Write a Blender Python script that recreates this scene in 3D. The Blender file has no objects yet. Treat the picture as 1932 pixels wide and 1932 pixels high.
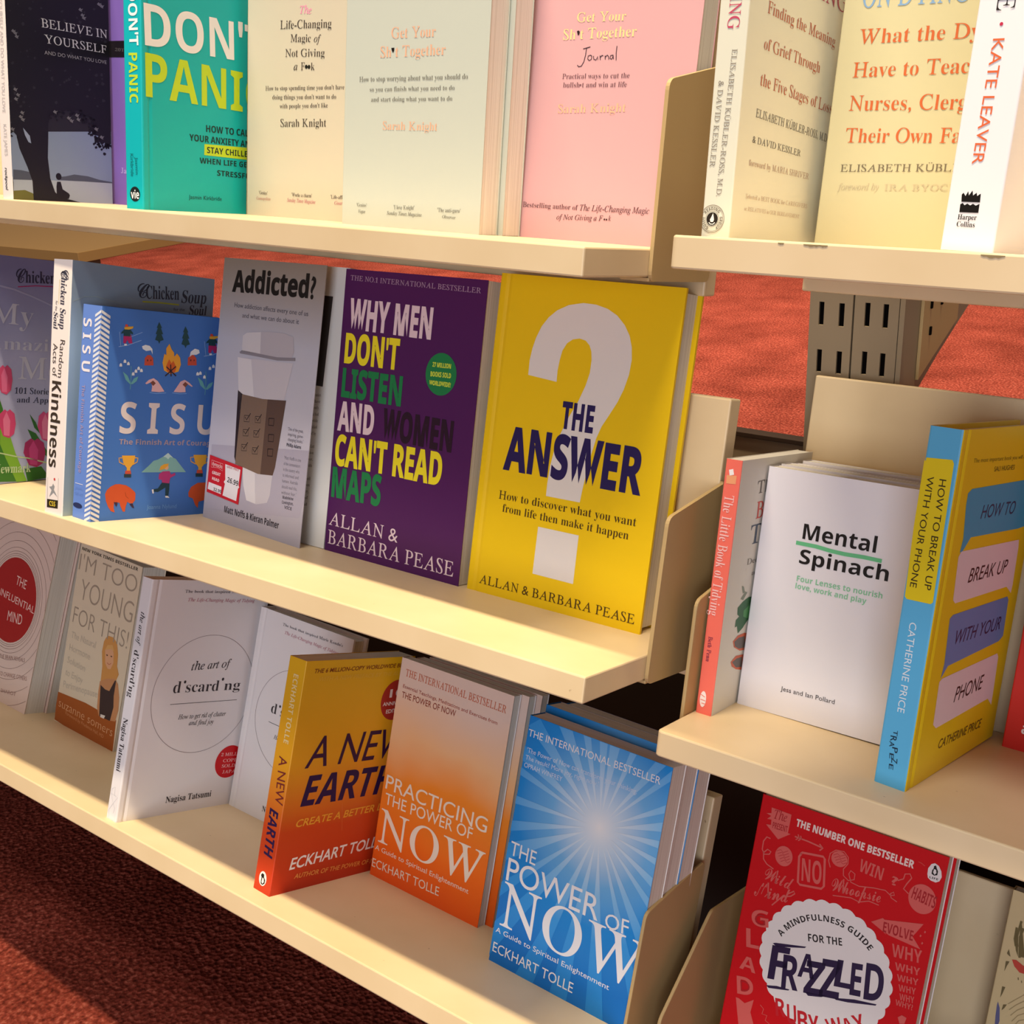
import bpy, bmesh, math, random
from mathutils import Matrix, Vector

S = bpy.context.scene
COL = S.collection
SUN=(0.0778,0.1362)
ROWS=[[[0.0,0.52747,0.89477],[0.99981,-0.00369,-0.01923],[0.00037,0.98555,-0.16941],[0.01957,0.16937,0.98536]],[[0.0,0.47959,0.66381],[0.99993,0.01162,-0.00126],[-0.01153,0.96196,-0.27295],[-0.00196,0.27295,0.96203]],[[0.0,0.43898,0.38587],[0.99986,-0.00885,0.0141],[0.01357,0.92383,-0.38256],[-0.00964,0.38269,0.92382]],[[0.0,0.51769,0.90991],[0.99991,0.00996,-0.00913],[-0.01139,0.98481,-0.17326],[0.00727,0.17334,0.98483]],[[0.0,0.53074,0.60317],[0.99999,-0.00309,0.00179],[0.00343,0.96974,-0.24411],[-0.00098,0.24412,0.96975]],[[0.0,0.53764,0.29732],[0.99999,0.00335,-0.00014],[-0.00317,0.93124,-0.36438],[-0.00109,0.36438,0.93125]]]
CAM=[[0.808353,0.586421,-0.051734],[-0.181461,0.331804,0.925731],[-0.560033,0.73893,-0.374627]]
FOC=2122.94
BOARD_T=0.01680
PLACE={
 'believe':[0,-0.9085,0.0048,1.8576,0.1254,0.2,0.0107,-0.0011,-0.0036],
 'panic':[0,-0.7507,0.0168,1.7616,0.1239,0.186,0.0174,-0.0039,-0.0024],
 'life':[0,-0.766,0.1317,-0.0004,0.129,0.187,0.02,-0.0039,-0.0067],
 'getyour':[0,-0.5983,0.0745,-0.0011,0.1269,0.187,0.02,-0.0042,-0.0023],
 'journal':[0,-0.4901,0.116,-0.0021,0.1444,0.215,0.02,0.0365,-0.0005],
 'kind':[1,-0.829,0.0027,1.5822,0.1481,0.2107,0.0247,0.0204,-0.0066],
 'sisu':[1,-0.8003,0.0092,1.5242,0.135,0.1767,0.0264,0.0012,-0.0062],
 'addict':[1,-0.784,0.113,-0.111,0.1377,0.2282,0.02,0.0173,-0.0048],
 'whymen':[1,-0.6352,0.1139,-0.0078,0.1405,0.2268,0.025,-0.0085,-0.0004],
 'answer':[1,-0.488,0.1141,0.0087,0.1471,0.2329,0.0275,0.0043,-0.0043],
 'influ':[2,-1.2924,0.1153,-0.033,0.1529,0.234,0.024,0.0345,-0.0331],
 'young':[2,-1.1095,0.1291,-0.0522,0.123,0.21,0.03,-0.0169,-0.0365],
 'disc1':[2,-0.8152,0.0062,1.5067,0.135,0.2262,0.0163,0.0049,-0.0037],
 'disc2':[2,-0.8058,0.1301,-0.0157,0.1292,0.2027,0.02,-0.01,-0.0203],
 'earth':[2,-0.6234,0.0191,1.5097,0.129,0.1982,0.0213,0.0107,-0.0076],
 'pract':[2,-0.6119,0.1287,-0.0234,0.1257,0.2001,0.01,-0.0341,-0.0094],
 'power':[2,-0.4467,0.0884,-0.0453,0.1278,0.1982,0.02,-0.0244,-0.0131],
 'meaning':[3,-0.2665,0.0406,1.499,0.14,0.216,0.017,0.0142,-0.0006],
 'dying':[3,-0.2516,0.125,-0.0015,0.14,0.216,0.02,0.0302,0.0026],
 'leaver':[3,-0.1274,0.014,1.4184,0.153,0.234,0.0242,-0.0114,-0.0034],
 'tidy':[4,-0.2852,0.0502,1.585,0.1256,0.1705,0.0112,0.0101,-0.0082],
 'spin':[4,-0.2847,0.0891,-0.0019,0.135,0.1648,0.04,0.0253,0.0091],
 'break':[4,-0.1508,0.0275,1.461,0.1417,0.2102,0.0192,-0.0011,0.0074],
 'frazz':[5,-0.2805,0.0486,0.0001,0.1358,0.216,0.015,0.0032,0.0004],
 'mom':[1,-0.9727,0.0017,1.7651,0.14,0.2097,0.02,0.0002,0.0106],
 'purple':[0,-0.962,0.129,0.0,0.13,0.2,0.018,0.0,0.0],
 'redbook':[4,-0.1265,0.1565,0.0,0.13,0.2,0.02,0.0,0.0],
 'leafbook':[5,-0.1165,0.158,0.0,0.13,0.176,0.012,0.0,0.0],
}
PRINT={
 'believe':[
  ["P","f",[[-6.76,53.06],[125.66,64.86],[125.61,19.87],[1.1,13.61]],"#7f8fb0",1],
  ["P","f",[[1.27,16.36],[125.23,19.85],[125.71,0.49],[0.26,-0.18]],"#a3aec4",2],
  ["P","f:hills",[[1.28,24.02],[9.78,23.98],[20.76,22.97],[22.0,16.68],[0.79,16.01]],"#4d5468",3],
  ["P","f:hills",[[55.25,20.95],[63.88,22.0],[74.45,24.1],[85.12,23.76],[92.35,23.56],[107.03,21.35],[125.04,20.09],[125.01,19.1],[56.83,18.49]],"#4d5468",3],
  ["P","f:hills",[[0.54,7.0],[13.55,8.12],[22.98,5.73],[25.87,-0.37],[0.1,-0.19]],"#6b6a35",3],
  ["P","f:printed_tree",[[-4.96,172.94],[124.9,199.63],[124.89,53.94],[119.49,52.07],[115.8,54.42],[111.95,51.95],[109.25,54.48],[105.48,52.99],[107.6,59.69],[102.99,59.89],[103.53,64.06],[96.82,65.22],[101.53,69.17],[103.49,72.3],[98.04,72.93],[96.32,75.1],[89.13,74.95],[85.72,78.06],[80.48,79.24],[73.37,76.21],[70.06,79.27],[63.07,76.05],[58.04,76.87],[52.81,72.96],[47.85,73.35],[44.08,64.29],[43.49,53.06],[42.1,36.09],[44.2,19.2],[49.5,7.99],[56.09,3.63],[69.91,2.04],[84.08,-0.07],[23.44,-0.45],[22.75,15.82],[17.8,26.67],[9.27,41.46],[6.48,51.54],[3.11,53.94],[-0.05,52.05],[-1.16,70.62],[-0.38,153.71]],"#17171c",4],
  ["P","f:printed_tree",[[14.14,58.18],[17.88,55.26],[21.64,52.3],[22.89,46.36],[19.77,47.21],[16.14,52.38]],"#8c9abb",5],
  ["E","f:seated_figure",54.58,21.25,3.43,2.89,"#14141a",5],
  ["P","f:seated_figure",[[52.32,16.76],[56.76,16.99],[59.02,10.72],[66.67,7.55],[67.98,5.85],[66.44,2.85],[54.31,2.16],[51.42,5.76],[51.43,12.69]],"#14141a",5],
  ["P","f:leaf_clusters",[[96.57,66.23],[96.02,65.45],[94.77,65.42],[94.38,66.04],[94.92,66.89],[96.23,67.1]],"#17171c",4],
  ["P","f:leaf_clusters",[[118.66,53.61],[117.8,52.82],[116.54,52.66],[116.05,53.41],[116.71,54.12],[118.0,54.21]],"#17171c",4],
  ["P","f:leaf_clusters",[[47.1,71.12],[46.12,70.12],[44.85,70.26],[44.54,70.87],[45.0,71.68],[46.16,71.68]],"#17171c",4],
  ["P","f:leaf_clusters",[[99.19,69.32],[97.44,68.22],[95.74,68.11],[94.37,68.88],[95.71,70.03],[97.99,70.03]],"#17171c",4],
  ["P","f:leaf_clusters",[[107.05,66.48],[106.5,65.65],[104.6,65.15],[103.88,66.2],[104.58,67.17],[106.23,67.51]],"#17171c",4],
  ["P","f:leaf_clusters",[[90.46,69.59],[89.25,68.63],[87.21,67.95],[86.28,69.2],[87.14,70.61],[89.41,70.28]],"#17171c",4],
  ["P","f:leaf_clusters",[[55.09,70.94],[54.57,69.99],[52.77,69.76],[52.24,70.66],[52.95,71.66],[54.51,71.83]],"#17171c",4],
  ["P","f:leaf_clusters",[[86.17,76.22],[84.51,74.72],[82.25,74.88],[81.27,75.73],[82.55,76.8],[84.39,77.06]],"#17171c",4],
  ["P","f:leaf_clusters",[[109.92,52.76],[108.62,51.57],[106.67,51.25],[105.75,52.43],[106.66,53.38],[109.04,53.92]],"#17171c",4],
  ["P","f:leaf_clusters",[[104.05,61.35],[103.4,59.93],[101.2,59.95],[100.24,61.03],[101.42,62.13],[103.42,62.2]],"#17171c",4],
  ["P","f:leaf_clusters",[[99.74,59.97],[99.02,58.89],[97.29,58.4],[95.83,59.64],[97.31,60.69],[99.18,60.86]],"#17171c",4],
  ["P","f:leaf_clusters",[[113.46,48.4],[112.28,47.22],[110.82,47.04],[110.1,48.16],[111.07,48.92],[112.51,49.15]],"#17171c",4],
  ["P","f:leaf_clusters",[[120.37,51.99],[119.9,51.44],[118.47,51.18],[118.06,51.82],[118.62,52.67],[119.97,52.54]],"#17171c",4],
  ["P","f:leaf_clusters",[[102.7,52.27],[102.05,51.06],[100.46,51.1],[100.0,52.07],[100.44,52.88],[102.02,53.32]],"#17171c",4],
  ["P","f:leaf_clusters",[[56.89,74.0],[56.38,73.39],[55.41,73.18],[55.15,73.82],[55.37,74.33],[56.31,74.57]],"#17171c",4],
  ["P","f:leaf_clusters",[[83.14,72.8],[82.49,71.93],[81.28,72.08],[80.97,72.59],[81.27,73.23],[82.67,73.32]],"#17171c",4],
  ["P","f:leaf_clusters",[[48.98,69.01],[48.39,68.24],[47.23,68.19],[45.92,68.71],[47.12,69.51],[48.53,69.97]],"#17171c",4],
  ["P","f:leaf_clusters",[[106.84,57.87],[105.61,56.88],[103.66,56.46],[102.66,57.53],[104.13,58.48],[105.64,58.71]],"#17171c",4],
  ["P","f:leaf_clusters",[[109.57,50.12],[109.07,49.56],[108.05,49.37],[107.8,49.99],[108.22,50.73],[109.23,50.64]],"#17171c",4],
  ["P","f:leaf_clusters",[[62.47,71.66],[61.75,70.67],[60.29,70.41],[59.3,71.35],[60.14,72.27],[61.75,72.61]],"#17171c",4],
  ["P","f:leaf_clusters",[[119.15,51.5],[118.36,50.48],[116.01,49.85],[114.89,51.18],[116.44,52.3],[118.24,52.64]],"#17171c",4],
  ["P","f:leaf_clusters",[[56.7,72.56],[56.5,72.12],[55.44,72.04],[54.97,72.38],[55.33,72.83],[56.46,73.22]],"#17171c",4],
  ["P","f:leaf_clusters",[[126.3,52.44],[124.91,51.32],[122.68,51.37],[121.83,52.1],[123.05,53.0],[125.29,53.2]],"#17171c",4],
  ["P","f:leaf_clusters",[[106.12,49.41],[105.15,48.48],[103.29,48.23],[102.25,49.12],[103.44,50.26],[105.22,50.54]],"#17171c",4],
  ["P","f:leaf_clusters",[[63.68,75.03],[62.86,73.96],[61.22,73.61],[60.55,74.72],[61.06,75.63],[62.89,75.71]],"#17171c",4],
  ["P","f:leaf_clusters",[[121.63,52.83],[120.83,51.58],[119.35,51.46],[118.13,52.56],[119.01,53.39],[120.87,53.51]],"#17171c",4],
  ["P","f:leaf_clusters",[[100.06,63.32],[99.54,62.55],[98.25,62.45],[97.6,63.11],[98.12,64.13],[99.68,64.18]],"#17171c",4],
  ["P","f:leaf_clusters",[[107.94,57.18],[107.05,56.17],[104.76,55.4],[103.73,56.84],[104.94,58.47],[107.61,58.52]],"#17171c",4],
  ["P","f:leaf_clusters",[[128.15,52.69],[126.96,51.59],[125.7,51.52],[125.11,52.45],[125.58,53.28],[126.85,53.3]],"#17171c",4],
  ["P","f:leaf_clusters",[[103.8,60.63],[103.08,60.18],[102.25,60.09],[101.6,60.45],[102.24,61.06],[103.17,61.12]],"#17171c",4],
  ["P","f:leaf_clusters",[[98.91,73.74],[97.95,72.93],[96.7,72.75],[95.91,73.46],[96.74,74.32],[98.35,74.62]],"#17171c",4],
  ["P","f:leaf_clusters",[[100.11,74.32],[99.34,72.97],[97.43,72.74],[97.12,74.03],[97.85,75.33],[99.97,75.16]],"#17171c",4],
  ["P","f:leaf_clusters",[[89.04,75.83],[87.88,74.9],[86.62,74.71],[86.39,75.57],[86.66,76.24],[88.08,76.51]],"#17171c",4],
  ["P","f:leaf_clusters",[[122.7,51.21],[121.74,50.12],[119.98,50.29],[119.86,50.99],[120.32,52.08],[121.79,52.01]],"#17171c",4],
  ["P","f:leaf_clusters",[[114.59,51.7],[113.48,50.83],[112.14,50.56],[112.02,51.5],[112.53,52.38],[113.77,52.59]],"#17171c",4],
  ["P","f:leaf_clusters",[[88.04,72.0],[87.64,71.04],[85.38,70.46],[84.24,71.64],[85.65,72.67],[87.51,73.01]],"#17171c",4],
  ["P","f:leaf_clusters",[[119.76,50.17],[119.15,49.7],[118.13,49.58],[117.41,50.0],[118.32,50.48],[119.07,50.6]],"#17171c",4],
  ["P","f:leaf_clusters",[[95.46,72.47],[93.87,71.43],[91.89,71.15],[90.86,72.04],[91.81,73.05],[94.1,73.47]],"#17171c",4],
  ["P","f:leaf_clusters",[[122.85,52.74],[122.09,51.84],[120.85,51.62],[119.87,52.51],[121.0,53.51],[122.33,53.25]],"#17171c",4],
  ["P","f:leaf_clusters",[[111.21,51.19],[109.61,49.93],[107.76,49.4],[106.87,50.86],[107.61,52.4],[109.8,52.06]],"#17171c",4],
  ["P","f:leaf_clusters",[[103.88,67.52],[102.27,66.4],[100.53,66.29],[99.27,67.1],[100.78,68.17],[102.25,68.61]],"#17171c",4],
  ["P","f:leaf_clusters",[[88.95,71.49],[88.65,70.59],[86.53,70.46],[85.9,71.2],[86.74,72.36],[88.66,72.53]],"#17171c",4],
  ["P","f:leaf_clusters",[[9.04,50.63],[8.59,49.66],[7.25,49.58],[6.81,50.44],[7.17,51.4],[8.45,51.19]],"#17171c",4],
  ["P","f:leaf_clusters",[[0.7,53.56],[-0.28,52.4],[-1.63,52.62],[-2.2,53.32],[-1.75,54.22],[-0.06,54.19]],"#17171c",4],
  ["P","f:leaf_clusters",[[110.85,50.7],[109.89,49.76],[108.5,49.71],[107.52,50.45],[108.59,51.47],[109.71,51.55]],"#17171c",4],
  ["P","f:leaf_clusters",[[102.91,71.26],[101.66,69.93],[99.32,69.99],[98.38,70.84],[98.99,71.77],[101.73,72.57]],"#17171c",4],
  ["P","f:leaf_clusters",[[104.73,53.66],[104.5,52.63],[102.8,52.73],[101.97,53.45],[102.95,54.19],[104.42,54.6]],"#17171c",4],
  ["P","f:leaf_clusters",[[111.68,50.66],[110.85,49.73],[108.79,49.15],[108.28,50.41],[108.98,51.67],[111.23,51.66]],"#17171c",4],
  ["P","f:leaf_clusters",[[2.55,50.41],[2.26,49.78],[1.5,49.8],[1.2,50.3],[1.55,50.92],[2.32,50.88]],"#17171c",4],
  ["P","f:leaf_clusters",[[96.39,60.42],[96.1,59.56],[94.15,59.48],[93.3,60.16],[94.21,61.03],[95.86,61.4]],"#17171c",4],
  ["P","f:leaf_clusters",[[93.2,72.85],[92.57,72.1],[91.1,71.79],[90.62,72.61],[91.4,73.42],[92.57,73.67]],"#17171c",4],
  ["P","f:leaf_clusters",[[8.79,49.63],[8.4,48.93],[7.13,48.95],[6.74,49.46],[7.12,50.34],[8.5,50.16]],"#17171c",4],
  ["P","f:leaf_clusters",[[123.97,52.97],[122.53,51.94],[120.54,51.66],[119.5,52.63],[120.92,53.96],[122.46,53.89]],"#17171c",4],
  ["P","f:leaf_clusters",[[122.4,50.05],[122.13,49.41],[120.63,49.29],[119.83,49.86],[120.76,50.72],[122.05,50.61]],"#17171c",4],
  ["P","f:leaf_clusters",[[118.29,52.33],[118.02,51.67],[116.18,51.29],[115.29,52.11],[116.36,53.16],[117.97,53.03]],"#17171c",4],
  ["P","f:leaf_clusters",[[118.01,44.68],[116.41,43.21],[114.41,43.25],[113.29,44.35],[114.46,45.85],[116.65,45.57]],"#17171c",4],
  ["P","f:leaf_clusters",[[78.5,76.47],[77.22,75.48],[76.22,75.29],[75.32,76.15],[76.31,76.83],[77.5,77.08]],"#17171c",4],
  ["P","f:leaf_clusters",[[120.19,51.75],[119.0,50.91],[116.95,50.56],[116.71,51.49],[117.04,52.24],[118.74,52.42]],"#17171c",4],
  ["P","f:leaf_clusters",[[119.2,49.5],[118.52,48.85],[117.44,48.93],[117.2,49.36],[117.73,49.83],[118.56,50.1]],"#17171c",4],
  ["P","f:leaf_clusters",[[100.78,68.43],[100.5,67.76],[99.25,67.47],[98.83,68.25],[99.47,68.97],[100.41,69.01]],"#17171c",4],
  ["P","f:leaf_clusters",[[102.05,62.11],[101.22,61.03],[99.87,61.32],[98.8,61.83],[99.54,62.58],[101.28,62.78]],"#17171c",4],
  ["P","f:leaf_clusters",[[1.77,50.6],[1.04,49.66],[-0.11,49.69],[-1.04,50.36],[-0.32,51.22],[1.08,51.5]],"#17171c",4],
  ["P","f:leaf_clusters",[[129.01,51.98],[127.83,50.54],[125.47,50.16],[123.99,51.6],[125.96,52.7],[127.77,52.97]],"#17171c",4],
  ["P","f:leaf_clusters",[[101.13,63.13],[100.73,62.57],[99.48,62.36],[99.28,62.97],[99.54,63.6],[100.66,63.8]],"#17171c",4],
  ["P","f:leaf_clusters",[[98.8,63.94],[98.02,62.87],[96.22,63.0],[95.43,63.64],[96.34,64.92],[97.83,64.81]],"#17171c",4],
  ["P","f:leaf_clusters",[[107.02,55.22],[105.5,53.64],[103.54,53.69],[102.02,54.82],[103.87,56.03],[106.02,56.4]],"#17171c",4],
  ["P","f:leaf_clusters",[[101.78,67.7],[101.5,67.16],[100.43,67.13],[100.22,67.56],[100.68,68.2],[101.67,68.32]],"#17171c",4],
  ["P","f:leaf_clusters",[[110.29,52.91],[108.9,51.77],[107.15,51.19],[106.13,52.59],[107.32,54.08],[109.16,53.68]],"#17171c",4],
  ["P","f:leaf_clusters",[[56.44,68.2],[55.47,67.52],[54.33,67.42],[53.92,67.96],[54.54,68.9],[55.61,68.78]],"#17171c",4],
  ["P","f:leaf_clusters",[[106.4,68.38],[105.0,67.09],[102.65,67.09],[101.71,67.95],[102.81,68.93],[104.91,69.64]],"#17171c",4],
  ["P","f:leaf_clusters",[[93.69,73.3],[93.09,72.81],[92.1,72.67],[91.84,73.12],[92.34,73.84],[93.12,73.62]],"#17171c",4],
  ["P","f:leaf_clusters",[[87.45,75.55],[86.09,74.13],[84.3,74.17],[82.85,75.09],[84.13,76.1],[86.2,76.95]],"#17171c",4],
  ["P","f:leaf_clusters",[[119.38,50.83],[118.74,50.18],[117.52,49.9],[117.02,50.65],[117.59,51.18],[118.88,51.59]],"#17171c",4],
  ["P","f:leaf_clusters",[[87.66,78.99],[86.18,77.87],[83.52,77.23],[83.42,78.56],[84.21,79.87],[86.01,79.92]],"#17171c",4],
  ["P","f:leaf_clusters",[[94.02,70.32],[92.71,69.23],[90.05,68.47],[89.19,69.87],[90.68,71.43],[92.65,71.42]],"#17171c",4],
  ["P","f:leaf_clusters",[[105.0,62.86],[103.81,61.54],[101.9,61.8],[101.12,62.52],[101.98,63.46],[103.79,63.64]],"#17171c",4],
  ["P","f:leaf_clusters",[[115.73,50.25],[114.89,48.88],[113.37,48.79],[112.79,50.03],[113.51,51.23],[114.99,51.07]],"#17171c",4],
  ["P","f:leaf_clusters",[[92.02,75.11],[91.47,74.18],[89.87,74.06],[88.4,74.76],[89.73,76.05],[91.82,76.1]],"#17171c",4],
  ["P","f:leaf_clusters",[[100.88,59.42],[100.34,58.83],[99.42,58.64],[98.85,59.25],[99.38,59.85],[100.34,59.88]],"#17171c",4],
  ["P","f:leaf_clusters",[[121.75,53.06],[120.43,51.93],[118.68,51.79],[118.2,52.79],[118.69,54.0],[120.5,53.89]],"#17171c",4],
  ["P","f:leaf_clusters",[[89.94,71.03],[89.29,70.19],[87.85,69.9],[87.02,70.76],[88.16,71.88],[89.56,72.08]],"#17171c",4],
  ["P","f:leaf_clusters",[[105.56,58.41],[104.01,57.31],[102.18,56.83],[101.73,58.09],[102.07,59.24],[104.27,59.74]],"#17171c",4],
  ["P","f:leaf_clusters",[[74.55,75.1],[73.11,73.45],[71.18,73.45],[70.57,74.71],[71.34,75.62],[73.5,76.01]],"#17171c",4],
  ["P","f:leaf_clusters",[[105.74,56.78],[105.13,55.76],[103.05,55.39],[102.9,56.55],[103.21,57.36],[105.25,57.57]],"#17171c",4],
  ["P","f:leaf_clusters",[[110.83,56.94],[109.84,56.05],[108.61,56.27],[108.04,56.72],[108.71,57.27],[109.95,57.52]],"#17171c",4],
  ["P","f:leaf_clusters",[[51.75,72.18],[51.24,71.53],[50.32,71.55],[50.18,72.03],[50.56,72.67],[51.55,72.8]],"#17171c",4],
  ["P","f:leaf_clusters",[[107.19,51.94],[106.68,51.23],[105.35,51.08],[104.67,51.75],[105.45,52.52],[106.75,52.61]],"#17171c",4],
  ["P","f:leaf_clusters",[[102.28,61.75],[101.16,61.01],[99.46,60.56],[99.12,61.48],[99.9,62.35],[101.61,62.58]],"#17171c",4],
  ["P","f:leaf_clusters",[[49.87,72.48],[49.65,71.82],[47.9,71.24],[47.12,72.2],[48.24,73.17],[49.36,73.46]],"#17171c",4],
  ["P","f:leaf_clusters",[[65.24,74.67],[64.55,73.61],[63.01,73.6],[62.32,74.38],[62.91,75.55],[64.66,75.64]],"#17171c",4],
  ["P","f:leaf_clusters",[[98.08,62.33],[97.44,61.05],[95.63,60.86],[94.48,62.02],[95.6,63.35],[97.99,63.14]],"#17171c",4],
  ["P","f:leaf_clusters",[[91.35,75.4],[90.98,74.56],[89.18,74.11],[88.35,75.11],[89.17,76.01],[90.73,76.06]],"#17171c",4],
  ["P","f:leaf_clusters",[[104.96,63.15],[103.39,61.91],[101.25,61.32],[100.56,62.77],[101.61,63.96],[103.81,64.6]],"#17171c",4],
  ["P","f:leaf_clusters",[[104.75,56.47],[104.5,55.62],[102.83,55.35],[101.95,56.25],[102.86,57.34],[104.6,57.32]],"#17171c",4],
  ["P","f:leaf_clusters",[[102.15,60.8],[101.31,59.89],[99.97,59.71],[99.24,60.55],[99.92,61.42],[101.4,61.35]],"#17171c",4],
  ["P","f:leaf_clusters",[[0.61,59.14],[-0.46,58.26],[-2.31,57.83],[-2.89,58.83],[-1.8,59.61],[-0.56,59.87]],"#17171c",4],
  ["P","f:leaf_clusters",[[76.25,75.51],[75.67,75.0],[74.85,74.95],[74.18,75.3],[74.82,75.93],[75.65,75.97]],"#17171c",4],
  ["P","f:leaf_clusters",[[104.48,73.34],[103.17,72.13],[101.01,71.7],[100.29,72.94],[100.81,73.78],[102.81,74.32]],"#17171c",4],
  ["P","f:leaf_clusters",[[122.65,51.73],[121.24,50.76],[118.94,50.09],[118.15,51.39],[119.12,52.7],[120.95,52.97]],"#17171c",4],
  ["P","f:leaf_clusters",[[71.26,78.74],[70.04,77.15],[68.05,76.93],[67.06,78.31],[67.95,79.24],[70.38,79.65]],"#17171c",4],
  ["P","f:leaf_clusters",[[104.27,52.88],[103.86,52.19],[102.42,52.09],[101.91,52.7],[102.52,53.5],[103.88,53.54]],"#17171c",4],
  ["P","f:leaf_clusters",[[60.01,75.18],[59.09,74.05],[57.56,74.25],[56.79,74.85],[57.52,75.63],[59.19,75.68]],"#17171c",4],
  ["P","f:leaf_clusters",[[91.71,72.81],[91.23,71.5],[88.96,70.96],[87.4,72.39],[89.0,74.1],[91.22,73.99]],"#17171c",4],
  ["P","f:leaf_clusters",[[75.4,74.9],[74.67,74.1],[73.73,74.27],[73.01,74.66],[73.69,75.41],[74.91,75.57]],"#17171c",4],
  ["P","f:leaf_clusters",[[99.86,114.91],[98.86,114.06],[97.65,114.11],[97.22,114.55],[97.75,115.5],[98.76,115.61]],"#2c2c33",5],
  ["P","f:leaf_clusters",[[84.15,100.63],[83.42,99.82],[81.38,99.14],[79.64,100.07],[81.4,100.98],[83.58,101.45]],"#2c2c33",5],
  ["P","f:leaf_clusters",[[66.74,157.05],[66.1,156.24],[64.46,155.81],[63.73,156.53],[64.71,157.62],[66.94,158.38]],"#2c2c33",5],
  ["P","f:leaf_clusters",[[18.86,82.82],[18.49,81.94],[17.51,81.8],[16.49,82.56],[17.69,83.45],[18.77,83.54]],"#2c2c33",5],
  ["P","f:leaf_clusters",[[49.47,124.45],[48.62,123.71],[47.42,123.68],[46.84,124.06],[47.56,124.67],[48.52,125.13]],"#2c2c33",5],
  ["P","f:leaf_clusters",[[96.48,92.14],[94.93,91.12],[93.38,90.93],[92.18,91.65],[93.42,92.89],[95.1,92.96]],"#2c2c33",5],
  ["P","f:leaf_clusters",[[2.66,77.68],[2.4,77.05],[1.24,76.7],[0.96,77.49],[1.35,78.08],[2.43,78.17]],"#2c2c33",5],
  ["P","f:leaf_clusters",[[48.37,135.61],[47.67,134.7],[46.37,134.51],[45.41,135.14],[46.3,135.78],[47.51,136.14]],"#2c2c33",5],
  ["P","f:leaf_clusters",[[46.75,108.34],[46.04,106.92],[43.73,106.41],[42.14,107.73],[43.93,108.84],[45.87,108.98]],"#2c2c33",5],
  ["P","f:leaf_clusters",[[76.94,124.81],[75.44,123.21],[74.32,123.53],[73.09,124.25],[73.91,125.71],[76.08,125.89]],"#2c2c33",5],
  ["P","f:leaf_clusters",[[88.72,138.48],[88.22,137.8],[87.36,137.73],[86.76,138.17],[87.59,138.64],[88.4,138.84]],"#2c2c33",5],
  ["P","f:leaf_clusters",[[30.09,152.73],[28.42,151.23],[26.89,151.13],[25.47,151.92],[26.31,153.46],[28.29,153.65]],"#2c2c33",5],
  ["P","f:leaf_clusters",[[52.33,100.27],[51.46,99.3],[50.65,99.34],[49.46,99.91],[50.57,100.79],[51.96,100.83]],"#2c2c33",5],
  ["P","f:leaf_clusters",[[117.92,105.31],[116.31,103.67],[114.23,103.59],[113.02,104.71],[113.82,106.58],[116.35,106.23]],"#2c2c33",5],
  ["P","f:leaf_clusters",[[114.96,104.77],[114.45,104.14],[113.2,103.81],[112.59,104.48],[113.14,104.9],[114.31,105.45]],"#2c2c33",5],
  ["P","f:leaf_clusters",[[1.86,89.22],[0.78,88.4],[-0.24,88.08],[-0.94,88.88],[0.08,89.91],[1.35,89.93]],"#2c2c33",5],
  ["P","f:leaf_clusters",[[26.53,121.04],[25.99,120.6],[25.28,120.41],[25.09,120.83],[25.43,121.4],[25.91,121.37]],"#2c2c33",5],
  ["P","f:leaf_clusters",[[70.31,145.11],[69.63,144.68],[69.12,144.54],[68.86,144.87],[68.99,145.43],[69.93,145.38]],"#2c2c33",5],
  ["P","f:leaf_clusters",[[56.53,82.53],[54.79,80.9],[53.26,81.33],[52.66,82.11],[52.86,82.94],[55.65,83.84]],"#2c2c33",5],
  ["P","f:leaf_clusters",[[41.92,155.33],[41.37,154.59],[39.94,154.21],[39.09,154.82],[39.89,155.73],[41.48,155.95]],"#2c2c33",5],
  ["P","f:leaf_clusters",[[73.91,103.34],[72.36,102.38],[70.6,101.69],[69.35,102.77],[70.5,104.33],[72.56,104.1]],"#2c2c33",5],
  ["P","f:leaf_clusters",[[30.6,91.55],[29.76,90.32],[27.72,90.16],[27.17,91.14],[27.96,92.46],[29.69,92.14]],"#2c2c33",5],
  ["P","f:leaf_clusters",[[15.07,153.72],[14.82,153.03],[13.79,152.8],[13.28,153.4],[13.72,153.93],[15.08,154.31]],"#2c2c33",5],
  ["P","f:leaf_clusters",[[117.84,113.92],[117.85,113.48],[117.09,113.4],[116.77,113.78],[117.04,114.14],[117.69,114.34]],"#2c2c33",5],
  ["P","f:leaf_clusters",[[85.01,155.31],[84.64,154.1],[83.02,154.27],[82.67,154.92],[82.71,155.86],[84.33,155.95]],"#2c2c33",5],
  ["P","f:leaf_clusters",[[14.16,74.82],[13.38,73.85],[11.73,73.76],[10.99,74.49],[11.87,75.28],[13.8,75.97]],"#2c2c33",5],
  ["P","f:leaf_clusters",[[17.83,78.68],[17.49,77.64],[15.33,77.55],[14.39,78.31],[14.99,79.19],[17.63,79.51]],"#2c2c33",5],
  ["P","f:leaf_clusters",[[104.98,91.61],[104.75,91.22],[103.81,90.94],[103.07,91.39],[103.91,91.95],[104.83,92.22]],"#2c2c33",5],
  ["P","f:leaf_clusters",[[32.17,115.0],[31.61,113.78],[30.44,113.49],[29.5,114.62],[30.31,115.56],[31.64,116.05]],"#2c2c33",5],
  ["P","f:leaf_clusters",[[107.82,166.4],[107.36,165.61],[105.44,164.85],[104.43,165.8],[105.22,166.83],[107.68,167.07]],"#2c2c33",5],
  ["P","f:leaf_clusters",[[1.73,61.12],[1.62,60.42],[-0.25,59.94],[-0.26,60.93],[-0.21,61.74],[1.5,61.66]],"#2c2c33",5],
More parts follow.
